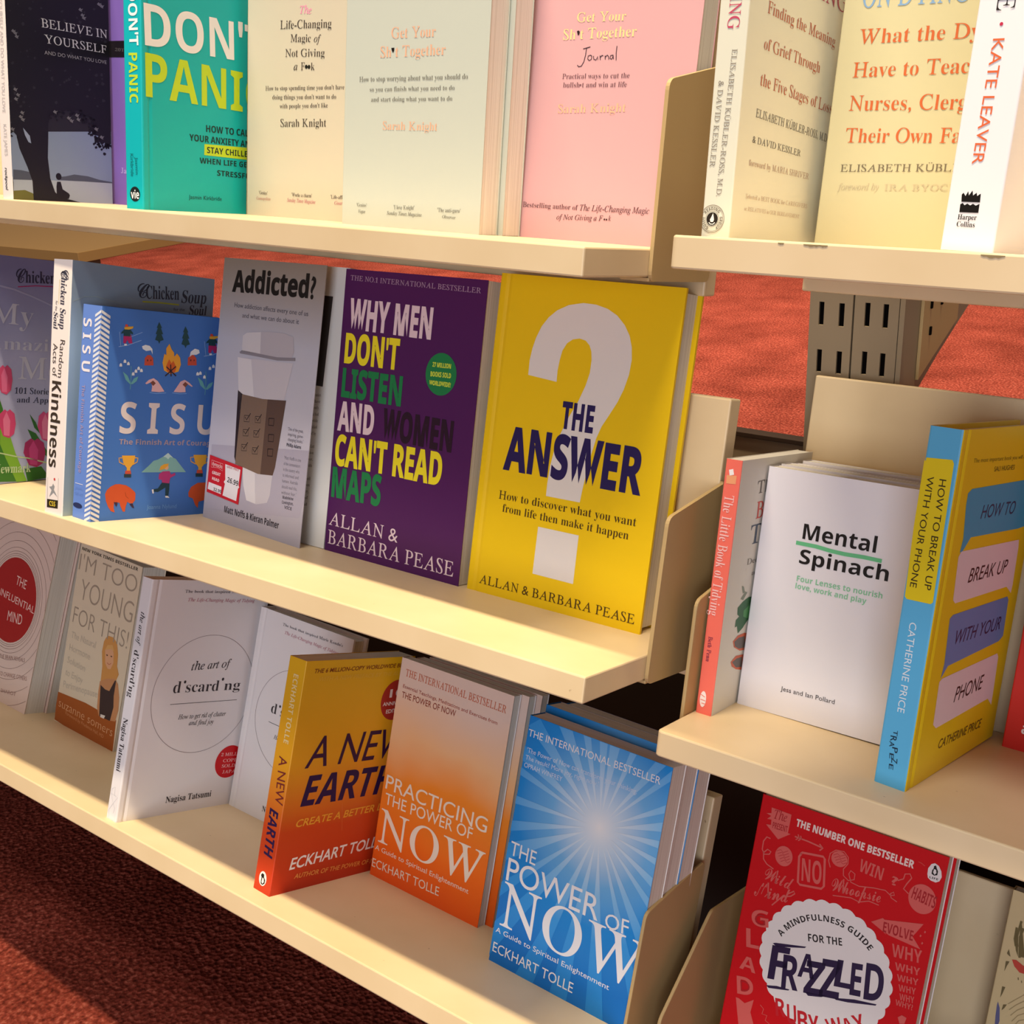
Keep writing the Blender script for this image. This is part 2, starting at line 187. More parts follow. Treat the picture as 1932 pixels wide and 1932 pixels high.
  ["P","f:leaf_clusters",[[114.38,174.82],[114.02,173.8],[112.78,174.07],[111.83,174.35],[112.52,175.31],[114.1,175.46]],"#2c2c33",5],
  ["P","f:leaf_clusters",[[5.9,146.94],[5.49,146.29],[4.59,145.98],[4.28,146.66],[4.43,147.2],[5.53,147.65]],"#2c2c33",5],
  ["P","f:leaf_clusters",[[121.94,141.56],[121.61,140.64],[118.87,140.13],[117.84,140.93],[119.07,142.44],[121.22,142.48]],"#2c2c33",5],
  ["P","f:leaf_clusters",[[89.84,152.87],[88.57,151.23],[86.89,151.08],[85.49,152.14],[86.7,153.55],[88.51,153.34]],"#2c2c33",5],
  ["P","f:leaf_clusters",[[116.38,141.64],[115.59,140.99],[114.65,141.01],[114.57,141.36],[114.65,142.01],[115.91,142.19]],"#2c2c33",5],
  ["P","f:leaf_clusters",[[69.7,101.86],[68.86,101.12],[67.2,100.9],[66.54,101.47],[67.56,102.62],[69.05,102.85]],"#2c2c33",5],
  ["P","f:leaf_clusters",[[23.91,115.03],[23.61,114.4],[22.66,114.31],[22.36,114.81],[22.91,115.41],[23.57,115.27]],"#2c2c33",5],
  ["P","f:leaf_clusters",[[99.42,98.39],[97.95,97.05],[96.25,96.72],[95.87,97.97],[96.74,98.83],[98.11,99.09]],"#2c2c33",5],
  ["P","f:leaf_clusters",[[0.19,97.58],[0.05,96.94],[-0.93,96.8],[-1.55,97.36],[-0.74,97.83],[-0.06,98.03]],"#2c2c33",5],
  ["P","f:leaf_clusters",[[10.24,77.2],[10.27,76.7],[8.8,76.52],[8.04,76.96],[8.79,77.61],[9.92,77.59]],"#2c2c33",5],
  ["P","f:leaf_clusters",[[41.33,143.12],[40.94,142.27],[39.43,142.1],[39.37,142.8],[39.56,143.58],[40.98,143.96]],"#2c2c33",5],
  ["P","f:leaf_clusters",[[13.59,131.52],[13.19,130.78],[12.28,130.57],[11.6,131.2],[12.34,131.71],[13.3,132.13]],"#2c2c33",5],
  ["P","f:leaf_clusters",[[94.41,134.32],[92.71,133.22],[91.19,132.95],[91.15,133.83],[91.16,134.43],[93.33,134.78]],"#2c2c33",5],
  ["P","f:leaf_clusters",[[118.82,90.9],[116.76,89.66],[113.92,89.29],[113.91,90.36],[114.23,92.11],[117.2,91.63]],"#2c2c33",5],
  ["P","f:leaf_clusters",[[23.43,119.19],[22.84,118.16],[21.94,118.36],[20.84,118.8],[21.83,120.02],[23.19,119.91]],"#2c2c33",5],
  ["P","f:leaf_clusters",[[66.74,100.38],[66.2,99.35],[64.6,99.13],[64.1,100.06],[64.76,101.03],[66.38,101.19]],"#2c2c33",5],
  ["P","f:leaf_clusters",[[8.12,84.56],[7.21,83.11],[5.75,82.93],[5.26,84.24],[5.78,85.32],[7.75,85.2]],"#2c2c33",5],
  ["P","f:leaf_clusters",[[70.05,150.37],[69.19,149.3],[67.39,148.48],[66.61,149.8],[66.91,151.26],[69.04,151.05]],"#2c2c33",5],
  ["P","f:leaf_clusters",[[109.14,135.56],[109.01,134.99],[108.16,135.07],[107.62,135.33],[108.26,135.88],[108.94,135.97]],"#2c2c33",5],
  ["P","f:leaf_clusters",[[61.11,97.43],[60.64,96.52],[59.62,96.64],[59.15,97.19],[59.65,98.02],[61.02,97.99]],"#2c2c33",5],
  ["P","f:leaf_clusters",[[109.09,85.28],[108.15,84.16],[106.65,84.12],[105.53,84.9],[106.6,85.92],[108.24,85.93]],"#2c2c33",5],
  ["P","f:leaf_clusters",[[38.78,145.83],[38.54,145.25],[37.66,145.32],[37.15,145.55],[37.69,146.29],[38.47,146.33]],"#2c2c33",5],
  ["P","f:leaf_clusters",[[109.96,150.68],[108.07,149.32],[106.34,149.22],[105.6,149.97],[106.15,151.17],[108.53,152.06]],"#2c2c33",5],
  ["P","f:leaf_clusters",[[33.5,136.01],[32.81,135.2],[31.93,135.31],[31.79,135.74],[31.89,136.12],[33.21,136.72]],"#2c2c33",5],
  ["P","f:leaf_clusters",[[51.86,101.86],[50.93,100.2],[48.9,100.57],[48.66,101.46],[49.19,102.3],[51.42,103.06]],"#2c2c33",5],
  ["P","f:leaf_clusters",[[20.18,146.5],[20.07,145.72],[19.09,145.84],[18.65,146.24],[19.35,146.79],[20.04,146.86]],"#2c2c33",5],
  ["P","f:leaf_clusters",[[31.87,158.22],[31.46,157.44],[30.72,157.6],[30.37,157.95],[30.44,158.65],[31.61,158.65]],"#2c2c33",5],
  ["P","f:leaf_clusters",[[94.91,161.52],[94.09,160.69],[92.74,160.38],[92.29,161.07],[92.9,161.79],[94.18,162.18]],"#2c2c33",5],
  ["P","f:leaf_clusters",[[115.52,112.88],[115.25,111.35],[112.46,111.31],[112.36,112.47],[112.6,113.46],[115.1,114.07]],"#2c2c33",5],
  ["P","f:leaf_clusters",[[7.86,89.67],[6.41,88.53],[4.94,88.01],[4.8,89.3],[4.8,90.41],[6.51,90.54]],"#2c2c33",5],
  ["P","f:leaf_clusters",[[23.53,75.84],[22.96,75.13],[22.25,75.2],[21.57,75.63],[22.22,76.06],[23.15,76.24]],"#2c2c33",5],
  ["P","f:leaf_clusters",[[56.9,147.76],[56.55,146.94],[55.46,147.03],[54.78,147.4],[55.42,148.14],[56.57,148.5]],"#2c2c33",5],
  ["P","f:leaf_clusters",[[74.76,105.68],[74.38,105.01],[72.98,104.51],[72.95,105.45],[73.11,106.0],[74.24,106.54]],"#2c2c33",5],
  ["P","f:leaf_clusters",[[68.41,109.92],[67.47,109.24],[66.11,108.69],[65.15,109.49],[66.12,110.1],[67.89,110.92]],"#2c2c33",5],
  ["P","f:leaf_clusters",[[50.15,107.35],[49.48,106.97],[48.88,106.63],[48.4,107.12],[48.95,107.74],[49.51,107.73]],"#2c2c33",5],
  ["P","f:leaf_clusters",[[7.17,107.63],[6.71,106.97],[4.92,106.04],[3.61,107.15],[4.94,108.24],[6.56,108.9]],"#2c2c33",5],
  ["P","f:leaf_clusters",[[109.05,111.54],[107.65,110.04],[105.57,110.06],[104.19,110.91],[105.63,111.89],[108.13,112.82]],"#2c2c33",5],
  ["P","f:leaf_clusters",[[106.41,149.7],[105.58,148.97],[103.78,148.52],[102.51,149.06],[103.94,150.52],[105.87,150.45]],"#2c2c33",5],
  ["P","f:leaf_clusters",[[88.3,141.02],[87.79,140.13],[86.95,139.86],[86.08,140.67],[86.75,141.33],[88.27,141.95]],"#2c2c33",5],
  ["P","f:leaf_clusters",[[82.67,103.13],[81.69,102.22],[80.52,102.05],[80.24,102.82],[80.34,103.77],[81.63,103.63]],"#2c2c33",5],
  ["P","f:leaf_clusters",[[15.87,117.24],[15.46,116.83],[14.57,116.75],[14.32,117.01],[14.53,117.55],[15.49,117.53]],"#2c2c33",5],
  ["P","f:leaf_clusters",[[16.0,103.96],[15.76,103.47],[15.1,103.34],[14.72,103.79],[15.03,104.1],[15.86,104.36]],"#2c2c33",5],
  ["P","f:leaf_clusters",[[20.75,139.54],[20.03,137.99],[17.92,137.84],[17.19,138.96],[18.28,140.65],[20.12,140.53]],"#2c2c33",5],
  ["P","f:leaf_clusters",[[115.89,109.26],[115.4,108.32],[114.11,108.41],[113.15,108.92],[114.29,109.8],[115.63,109.94]],"#2c2c33",5],
  ["P","f:leaf_clusters",[[109.57,104.93],[107.9,103.41],[105.63,102.98],[105.76,104.47],[105.73,105.57],[107.86,105.99]],"#2c2c33",5],
  ["P","f:leaf_flecks",[[88.19,158.04],[90.37,159.97],[92.07,159.05],[94.22,159.99],[92.37,157.77],[93.03,156.88],[90.07,157.26]],"#6d6d78",5],
  ["P","f:leaf_flecks",[[85.77,162.03],[87.93,163.97],[89.63,163.06],[91.76,163.99],[89.92,161.78],[90.58,160.9],[87.64,161.26]],"#6d6d78",5],
  ["P","f:leaf_flecks",[[109.97,170.87],[112.22,172.86],[113.99,171.95],[116.21,172.92],[114.31,170.65],[115.0,169.76],[111.93,170.1]],"#6d6d78",5],
  ["P","f:leaf_flecks",[[113.55,169.83],[115.81,171.83],[117.6,170.91],[119.83,171.88],[117.91,169.61],[118.61,168.71],[115.52,169.06]],"#6d6d78",5],
  ["P","f:leaf_flecks",[[7.65,130.51],[9.56,132.27],[11.01,131.37],[12.87,132.19],[11.24,130.16],[11.79,129.31],[9.25,129.73]],"#6d6d78",5],
  ["P","f:leaf_flecks",[[9.01,128.14],[10.92,129.9],[12.38,128.99],[14.25,129.81],[12.61,127.77],[13.16,126.92],[10.62,127.35]],"#6d6d78",5],
  ["P","f:leaf_flecks",[[5.48,131.71],[7.38,133.47],[8.83,132.57],[10.68,133.39],[9.05,131.36],[9.6,130.52],[7.08,130.94]],"#6d6d78",5],
  ["P","f:leaf_flecks",[[7.79,83.3],[9.73,85.01],[11.2,84.02],[13.09,84.77],[11.43,82.76],[11.99,81.86],[9.42,82.42]],"#6d6d78",5],
  ["P","f:leaf_flecks",[[5.3,79.82],[7.23,81.53],[8.69,80.53],[10.58,81.27],[8.92,79.27],[9.48,78.37],[6.92,78.94]],"#6d6d78",5],
  ["P","f:leaf_flecks",[[9.84,66.41],[11.79,68.11],[13.27,67.08],[15.18,67.81],[13.51,65.8],[14.07,64.89],[11.48,65.5]],"#6d6d78",5],
  ["P","f:leaf_flecks",[[12.03,64.47],[13.99,66.18],[15.49,65.14],[17.4,65.87],[15.72,63.86],[16.29,62.94],[13.68,63.55]],"#6d6d78",5],
  ["P","f:leaf_flecks",[[5.0,87.21],[6.92,88.92],[8.38,87.94],[10.26,88.69],[8.61,86.69],[9.17,85.8],[6.61,86.34]],"#6d6d78",5],
  ["P","f:leaf_flecks",[[70.27,69.06],[72.43,70.87],[74.11,69.78],[76.24,70.56],[74.4,68.43],[75.05,67.47],[72.13,68.1]],"#6d6d78",5],
  ["P","f:leaf_flecks",[[77.46,74.35],[79.64,76.17],[81.35,75.08],[83.5,75.88],[81.64,73.74],[82.3,72.77],[79.34,73.39]],"#6d6d78",5],
  ["P","f:leaf_flecks",[[79.06,71.07],[81.25,72.89],[82.96,71.8],[85.12,72.59],[83.26,70.44],[83.92,69.47],[80.95,70.1]],"#6d6d78",5],
  ["P","f:leaf_flecks",[[66.92,71.01],[69.07,72.81],[70.74,71.73],[72.85,72.51],[71.02,70.39],[71.67,69.43],[68.76,70.05]],"#6d6d78",5],
  ["P","f:leaf_flecks",[[102.1,65.11],[104.38,66.97],[106.17,65.84],[108.42,66.64],[106.49,64.45],[107.19,63.45],[104.08,64.11]],"#6d6d78",5],
  ["P","f:leaf_flecks",[[109.22,58.64],[111.53,60.51],[113.36,59.35],[115.64,60.14],[113.68,57.95],[114.39,56.93],[111.23,57.62]],"#6d6d78",5],
  ["P","f:leaf_flecks",[[50.22,74.37],[52.31,76.15],[53.92,75.09],[55.97,75.87],[54.19,73.78],[54.81,72.83],[52.0,73.44]],"#6d6d78",5],
  ["P","f:leaf_flecks",[[11.58,69.81],[13.54,71.52],[15.02,70.49],[16.93,71.23],[15.26,69.22],[15.83,68.31],[13.23,68.9]],"#6d6d78",5],
  ["P","f:leaf_flecks",[[0.03,55.81],[1.96,57.49],[3.41,56.44],[5.29,57.15],[3.64,55.17],[4.2,54.25],[1.64,54.88]],"#6d6d78",5],
  ["P","f:leaf_flecks",[[89.85,156.11],[92.03,158.04],[93.74,157.12],[95.89,158.05],[94.04,155.83],[94.7,154.94],[91.74,155.32]],"#6d6d78",5],
  ["T","f","BELIEVE IN","s",40.06,140.36,82.9,6.91,0.05,"#c5c6cf",6],
  ["T","f","YOURSELF","s",42.94,128.51,78.6,6.62,0.04,"#c5c6cf",6],
  ["T","f","AND DO WHAT YOU LOVE","g",42.46,119.49,78.76,2.93,0.04,"#94949c",6],
  ["T","s","BELIEVE IN YOURSELF AND DO WHAT YOU LOVE","g",5.87,179.99,111.65,3.0,-1.59,"#b9b3b0",3],
  ["T","s","KATE JAMES","g",4.0,59.31,24.79,2.98,-1.56,"#b9b3b0",3],
  ["T","s","rockpool","gbi",3.53,25.01,17.88,2.56,-1.57,"#222222",3],
 ],
 'panic':[
  ["T","s","DON'T","nb",4.97,154.87,37.8,8.47,-1.54,"#f2f0ee",3],
  ["T","s","PANIC","nb",5.02,112.04,35.17,8.18,-1.56,"#bfd730",3],
  ["T","s","Kirkbride","g",4.97,40.41,16.49,2.97,-1.55,"#0a6a6e",3],
  ["T","s","Jasmin","g",9.64,38.12,12.68,2.7,-1.54,"#0a6a6e",3],
  ["E","s",9.06,11.01,5.02,5.55,"#17201f",2],
  ["T","s","vie","nb",5.04,7.64,8.02,6.2,0.01,"#f2f0ee",3],
  ["T","f","DON'T","nb",3.48,118.05,142.77,28.98,0.04,"#eceaf0",3],
  ["T","f","PANIC","nb",3.63,82.12,144.3,30.89,0.01,"#bcd62e",3],
  ["P","f",[[69.68,53.56],[152.37,55.8],[152.21,45.26],[69.34,45.07]],"#bcd62e",1],
  ["T","f","HOW TO CALM","nb",71.69,63.01,61.46,5.26,0.02,"#15302f",3],
  ["T","f","YOUR ANXIETY AND","nb",51.7,54.68,81.59,5.11,0.01,"#15302f",3],
  ["T","f","STAY CHILLED","nb",72.68,46.92,57.92,4.77,0.01,"#15302f",3],
  ["T","f","WHEN LIFE GETS","nb",63.84,38.33,69.72,4.39,0.01,"#15302f",3],
  ["T","f","STRESSFUL","nb",85.3,30.04,48.41,4.34,-0.01,"#15302f",3],
  ["T","f","Jasmin Kirkbride","g",50.6,10.04,40.52,3.2,0.0,"#0b4a4a",3],
 ],
 'life':[
  ["T","f","The","si",60.66,156.65,12.84,5.59,-0.05,"#f28ab0",3],
  ["T","f","Life-Changing","s",38.61,145.85,57.02,6.31,-0.01,"#4a3f38",3],
  ["T","f","Magic","s",50.62,135.86,22.86,5.79,-0.02,"#4a3f38",3],
  ["T","f","of","si",76.82,135.27,7.54,5.49,-0.04,"#4a3f38",3],
  ["T","f","Not Giving","s",44.89,124.92,44.01,5.86,-0.01,"#4a3f38",3],
  ["T","f","a","si",54.71,114.83,4.23,5.85,-0.01,"#4a3f38",3],
  ["T","f","F","s",62.83,114.75,4.33,5.82,-0.01,"#4a3f38",3],
  ["T","f","k","s",74.08,114.63,4.12,5.79,-0.01,"#4a3f38",3],
  ["E","f",68.94,117.23,1.54,1.53,"#1c1612",3],
  ["E","f",72.01,117.09,1.54,1.53,"#1c1612",3],
  ["T","f","How to stop spending time you don't have","s",22.16,99.56,88.97,3.38,0.01,"#4a3f38",3],
  ["T","f","doing things you don't want to do","s",30.43,92.7,72.1,3.48,0.01,"#4a3f38",3],
  ["T","f","with people you don't like","s",39.29,85.89,54.5,3.47,0.02,"#4a3f38",3],
  ["T","f","Sarah Knight","s",40.37,71.6,52.09,6.04,0.02,"#4a3f38",3],
  ["T","f","'Genius'","s",15.28,17.5,10.42,2.77,-0.01,"#4a3f38",3],
  ["T","f","Cosmopolitan","si",12.28,12.89,17.33,2.45,0.01,"#b98078",3],
  ["T","f","'Works a charm'","s",54.6,17.56,23.38,2.93,0.01,"#4a3f38",3],
  ["T","f","Sunday Times Magazine","si",49.35,13.15,33.0,2.95,0.0,"#b9707a",3],
  ["T","f","'Life-affirming'","s",99.19,18.09,23.78,2.85,0.02,"#4a3f38",3],
  ["T","f","Guardian","si",103.62,13.88,16.56,2.64,0.01,"#b9707a",3],
 ],
 'getyour':[
  ["T","f","Get Your","s",42.83,124.72,39.15,6.93,0.0,"#e0ab8c",3],
  ["T","f","Sh t Together","s",33.31,112.7,57.82,7.04,0.01,"#e0ab8c",3],
  ["P","f",[[43.12,118.62],[45.86,118.73],[45.83,116.81],[44.89,115.53],[43.84,116.68]],"#17120f",3],
  ["T","f","How to stop worrying about what you should do","s",14.2,97.19,96.6,3.33,0.01,"#6f6d64",3],
  ["T","f","so you can finish what you need to do","s",24.38,90.71,75.7,2.97,0.01,"#6f6d64",3],
  ["T","f","and start doing what you want to do","s",25.96,84.04,72.6,3.06,0.01,"#6f6d64",3],
  ["T","f","Sarah Knight","s",37.61,65.74,49.33,5.43,0.0,"#e0ab8c",3],
  ["T","f","'Genius'","s",14.77,12.93,9.79,2.38,0.02,"#6f6d64",3],
  ["T","f","Vogue","si",16.7,8.54,6.71,2.39,0.01,"#6f6d64",3],
  ["T","f","'I love Knight'","s",50.38,12.86,19.02,2.78,0.03,"#6f6d64",3],
  ["T","f","Sunday Times Magazine","si",44.11,8.79,32.12,2.53,0.01,"#6f6d64",3],
  ["T","f","'The anti-guru'","s",90.12,13.1,20.09,2.7,0.02,"#6f6d64",3],
  ["T","f","Observer","si",94.6,9.27,11.75,2.07,-0.01,"#6f6d64",3],
 ],
 'journal':[
  ["T","f","Get Your","s",53.33,138.02,37.03,5.84,-0.01,"#f1cf8f",3],
  ["T","f","Sh t Together","s",43.82,127.41,55.51,6.52,0.01,"#f1cf8f",3],
  ["P","f",[[54.2,132.46],[55.43,132.92],[56.6,132.05],[56.18,130.14],[55.12,130.09]],"#2c1a1a",3],
  ["L","f",[[60.3,121.46],[62.88,121.98],[65.76,122.57]],0.55,"#3a2830",2],
  ["L","f",[[62.88,121.98],[62.64,117.79],[61.77,113.61],[60.17,110.94],[58.08,110.55],[56.99,111.59]],0.55,"#3a2830",2],
  ["L","f",[[66.58,117.53],[64.74,117.07],[64.54,115.23],[65.93,114.2],[67.41,115.0],[67.51,116.84],[66.58,117.53]],0.55,"#3a2830",2],
  ["L","f",[[68.75,116.98],[69.21,114.96],[70.95,114.42],[72.15,116.57],[72.42,114.39]],0.55,"#3a2830",2],
  ["L","f",[[73.75,117.12],[74.28,114.52]],0.55,"#3a2830",2],
  ["L","f",[[74.09,116.03],[75.21,117.08],[76.26,116.98]],0.55,"#3a2830",2],
  ["L","f",[[77.61,117.03],[78.01,114.61]],0.55,"#3a2830",2],
  ["L","f",[[77.92,116.19],[79.34,117.24],[80.27,116.38],[80.7,114.55]],0.55,"#3a2830",2],
  ["L","f",[[83.26,117.14],[81.76,116.85],[81.44,115.28],[82.75,114.67],[83.6,116.06],[83.55,117.3],[84.19,114.64]],0.55,"#3a2830",2],
  ["L","f",[[85.85,122.6],[85.76,118.49],[86.22,113.94]],0.55,"#3a2830",2],
  ["T","f","Practical ways to cut the","s",45.97,103.24,51.48,3.18,-0.0,"#6b4a50",3],
  ["T","f","bullsh t and win at life","s",47.25,97.81,48.83,3.27,0.0,"#6b4a50",3],
  ["E","f",60.92,99.23,0.64,0.6,"#6b4a50",3],
  ["T","f","Sarah Knight","s",44.95,81.64,52.33,5.48,0.02,"#eab08c",3],
  ["T","f","Bestselling author of","s",22.91,20.06,45.13,3.46,0.0,"#5a3c40",3],
  ["T","f","The Life-Changing Magic","si",69.69,19.95,52.77,3.8,0.01,"#5a3c40",3],
  ["T","f","of Not Giving a F","si",51.7,13.18,36.75,3.42,0.03,"#5a3c40",3],
  ["E","f",89.59,15.26,0.63,0.61,"#3a2526",3],
  ["E","f",91.18,15.26,0.63,0.62,"#3a2526",3],
  ["T","f","k","si",92.53,14.55,2.1,3.22,0.01,"#5a3c40",3],
 ],
 'meaning':[
  ["T","s","GRIEVING","s",6.39,148.67,45.03,6.83,-1.59,"#c04a66",3],
  ["T","s","ELISABETH K\u00dcBLER-ROSS, M.D.","s",9.51,94.04,73.03,3.05,-1.6,"#8b8378",3],
  ["T","s","& DAVID KESSLER","s",3.21,78.95,43.0,3.12,-1.6,"#8b8378",3],
  ["R","s",6.18,9.49,7.11,7.11,0.35,"#8b8070",2],
  ["R","s",6.18,9.49,6.4,6.4,0.2,"#8b8070",2],
  ["E","s",6.18,9.49,3.41,3.41,"#2b241d",2],
  ["R","s",6.18,9.49,3.91,3.91,0.2,"#8b8070",2],
  ["C","s","READING",6.18,9.49,4.55,150,38,"nb",1.56,"#6b6255",3],
  ["C","s","GROUP",6.18,9.49,4.55,15,-62,"nb",1.56,"#6b6255",3],
  ["C","s","GUIDE",6.18,9.49,4.55,250,168,"nb",1.56,"#6b6255",3],
  ["P","s",[[5.38,7.89],[4.88,9.09],[5.58,10.39],[6.48,12.49],[7.08,10.49],[7.38,8.99],[6.88,7.89]],"#f4f0e6",3],
  ["L","s",[[4.38,7.69],[5.38,6.79],[6.98,6.79],[7.98,7.69]],0.5,"#f4f0e6",3],
  ["T","f","GRIEVING","s",15.23,134.51,99.22,10.56,-0.05,"#a8485c",3],
  ["T","f","Finding the Meaning","s",19.62,114.1,84.52,6.04,-0.05,"#b0664e",3],
  ["T","f","of Grief Through","s",19.2,96.42,68.73,5.98,-0.04,"#b0664e",3],
  ["T","f","the Five Stages of Loss","s",18.76,78.6,90.22,6.29,-0.05,"#b0664e",3],
  ["T","f","ELISABETH K\u00dcBLER-ROSS, M.D.","s",17.26,62.59,90.77,4.31,-0.05,"#6d675c",3],
  ["T","f","& DAVID KESSLER","s",15.94,49.57,58.36,3.45,-0.04,"#6d675c",3],
  ["T","f","foreword by MARIA SHRIVER","s",14.56,37.79,73.21,3.3,-0.03,"#b59a86",3],
  ["T","f","Selected a BEST BOOK for CAREGIVERS","s",14.36,21.01,75.41,2.38,-0.02,"#c4ad98",3],
  ["T","f","or RELATIVES in OUR BEREAVEMENT","s",13.93,14.71,66.77,2.12,-0.02,"#c4ad98",3],
 ],
 'dying':[
  ["T","f","ON DYING","s",10.3,127.09,57.17,13.27,0.0,"#7b9cc0",3],
  ["T","f","What the Dying","s",11.2,108.14,79.62,7.75,0.01,"#be5f33",3],
  ["T","f","Have to Teach","s",10.16,90.69,68.57,7.92,0.01,"#be5f33",3],
  ["T","f","Nurses, Clergy,","s",10.5,73.08,71.01,8.0,0.0,"#be5f33",3],
  ["T","f","Their Own Fa","s",10.74,55.97,63.12,7.78,0.0,"#be5f33",3],
  ["T","f","ELISABETH K\u00dcBLER","s",10.24,40.09,71.0,3.89,0.02,"#6d6350",3],
  ["T","f","foreword by","si",9.99,30.12,23.59,3.6,0.02,"#b5a98a",3],
  ["T","f","IRA BYOCK","s",36.73,30.5,39.82,3.32,0.02,"#b5a98a",3],
 ],
 'leaver':[
  ["T","s","CURE","s",7.92,128.97,28.52,7.73,-1.56,"#2a2322",3],
  ["E","s",11.42,95.03,0.75,0.76,"#c2304e",2],
  ["T","s","KATE LEAVER","g",8.9,89.25,51.84,4.95,-1.58,"#dd6a3e",3],
  ["P","s",[[6.14,24.31],[6.85,25.14],[7.94,23.73],[8.85,25.85],[9.42,24.02],[10.73,26.23],[11.27,24.08],[12.73,25.33],[13.14,23.91],[14.63,25.0],[14.86,21.25],[6.49,21.25]],"#15110f",2],
  ["P","s",[[6.18,20.11],[7.18,20.71],[8.19,19.78],[9.34,20.55],[10.73,19.8],[11.87,20.57],[13.26,19.82],[14.8,20.6],[14.88,16.75],[6.33,16.7]],"#15110f",2],
  ["T","s","Harper","sb",6.0,13.59,8.57,2.19,0.01,"#2a2322",3],
  ["T","s","Collins","sb",6.01,10.49,8.26,2.19,0.0,"#2a2322",3],
 ],
 'kind':[
  ["T","s","Chicken Soup","sbi",11.24,201.39,46.98,7.54,-1.57,"#3c3a48",3],
  ["T","s","C","w",10.46,202.02,7.52,11.39,-1.55,"#3c3a48",3],
  ["T","s","for the","g",5.01,176.97,8.06,2.62,-1.6,"#3c3a48",3],
  ["T","s","Soul","sbi",2.97,167.9,14.04,5.61,-1.56,"#3c3a48",3],
  ["L","s",[[9.1,194.43],[8.91,174.4]],0.3,"#c8b840",2],
  ["T","s","Random","n",13.38,145.82,31.12,6.27,-1.63,"#4a3e36",3],
  ["T","s","Acts of","n",3.87,142.06,27.21,6.0,-1.56,"#4a3e36",3],
  ["T","s","Kindness","nb",4.31,111.45,72.09,12.37,-1.58,"#3a2e24",3],
  ["P","s",[[3.22,11.63],[18.45,12.57],[18.33,5.55],[3.43,4.6]],"#2f2718",1],
  ["T","s","CSS","nb",6.78,6.54,8.28,3.99,0.04,"#e3c53a",3],
  ["L","s",[[2.99,30.03],[3.56,11.68]],0.2,"#777777",2],
  ["L","s",[[17.8,31.44],[18.44,12.71]],0.2,"#777777",2],
  ["P","s",[[5.78,22.36],[9.41,23.25],[10.86,25.7],[13.06,23.64],[12.09,20.84],[17.47,15.36],[11.79,18.35],[6.31,14.01],[9.15,20.06]],"#8e8e90",2],
  ["E","s",12.56,29.65,1.14,1.17,"#c23b3b",2],
  ["T","f","Chicken","sb",73.36,186.42,35.54,11.12,0.06,"#333a4a",3],
  ["T","f","C","w",64.05,186.74,12.19,13.53,-0.01,"#333a4a",3],
  ["T","f","Soup","sbi",111.3,186.25,28.52,10.92,0.05,"#333a4a",3],
  ["L","f",[[69.95,183.53],[87.36,184.13],[109.14,184.12]],1.2,"#a8b23a",2],
  ["T","f","for the","g",103.43,178.55,12.22,2.41,0.06,"#333a4a",3],
  ["T","f","Soul","sbi",120.5,176.28,20.56,8.35,0.06,"#333a4a",3],
  ["L","f",[[2.04,177.69],[12.73,182.56],[23.16,183.52],[40.73,181.15],[56.11,177.88]],0.5,"#8ea0a8",2],
 ],
 'mom':[
  ["T","f","hicken","sb",59.39,187.12,36.16,10.84,0.04,"#2f3450",3],
  ["T","f","C","w",48.82,186.36,11.39,13.84,0.07,"#2f3450",3],
  ["L","f",[[50.85,182.78],[71.56,185.09],[94.81,185.8]],0.9,"#a8286a",2],
  ["T","f","My","s",20.57,149.57,49.36,18.61,-0.04,"#c9cbe0",3],
  ["T","f","Amazing","s",13.13,125.86,104.69,11.58,-0.02,"#c9cbe0",3],
  ["T","f","Mom","s",54.1,98.39,84.23,20.66,-0.03,"#c9cbe0",3],
  ["T","f","101 Stories of","s",50.64,84.59,56.04,5.75,-0.04,"#333a5a",3],
  ["T","f","and Appreciation","s",53.68,76.17,74.91,5.53,-0.04,"#333a5a",3],
  ["L","f",[[24.72,183.05],[46.24,180.24],[70.4,174.25],[95.71,166.7]],1.6,"#a9acd2",2],
  ["P","f:tulip_leaves",[[28.0,84.96],[32.7,82.36],[37.75,70.82],[41.62,50.2],[50.24,31.61],[60.78,9.83],[67.75,-0.07],[27.65,2.85]],"#3f7a33",2],
  ["P","f:tulip_leaves",[[35.04,59.45],[44.78,50.05],[53.56,28.78],[68.56,0.53],[56.26,0.29],[42.55,24.31],[35.79,37.65]],"#7cb03c",3],
  ["P","f:tulip_leaves",[[67.36,50.31],[77.5,45.87],[93.66,26.18],[93.91,20.75],[74.49,38.06]],"#2f6a33",3],
  ["P","f:tulip_leaves",[[69.24,64.68],[77.05,56.49],[82.56,45.62],[75.6,51.26]],"#2f6a33",3],
  ["P","f:tulip_leaves",[[65.61,12.1],[85.67,13.23],[96.52,1.48],[69.42,-0.21]],"#356f2b",3],
  ["P","f:tulip#1",[[30.64,97.49],[31.58,106.96],[36.1,111.04],[38.73,109.02],[41.23,111.08],[46.12,107.0],[47.78,97.4],[46.4,87.77],[41.36,83.72],[35.28,85.88]],"#d8507e",4],
  ["P","f:tulip#1",[[36.11,86.55],[34.73,101.54],[37.88,109.02],[42.05,100.16],[41.71,85.78]],"#e873a0",5],
  ["P","f:tulip#2",[[33.57,56.96],[34.69,66.27],[39.87,70.12],[42.86,68.02],[45.73,69.95],[51.31,65.73],[53.16,56.15],[51.53,46.69],[45.74,42.9],[38.81,45.29]],"#d04a7c",4],
  ["P","f:tulip#2",[[39.76,45.92],[38.26,60.79],[41.89,68.05],[46.62,59.13],[46.16,44.92]],"#e57aa4",5],
  ["P","f:tulip#3",[[79.4,52.42],[80.52,62.58],[86.09,66.78],[89.36,64.48],[92.44,66.58],[98.52,61.96],[100.63,51.5],[98.96,41.17],[92.72,37.05],[85.19,39.68]],"#d2508a",4],
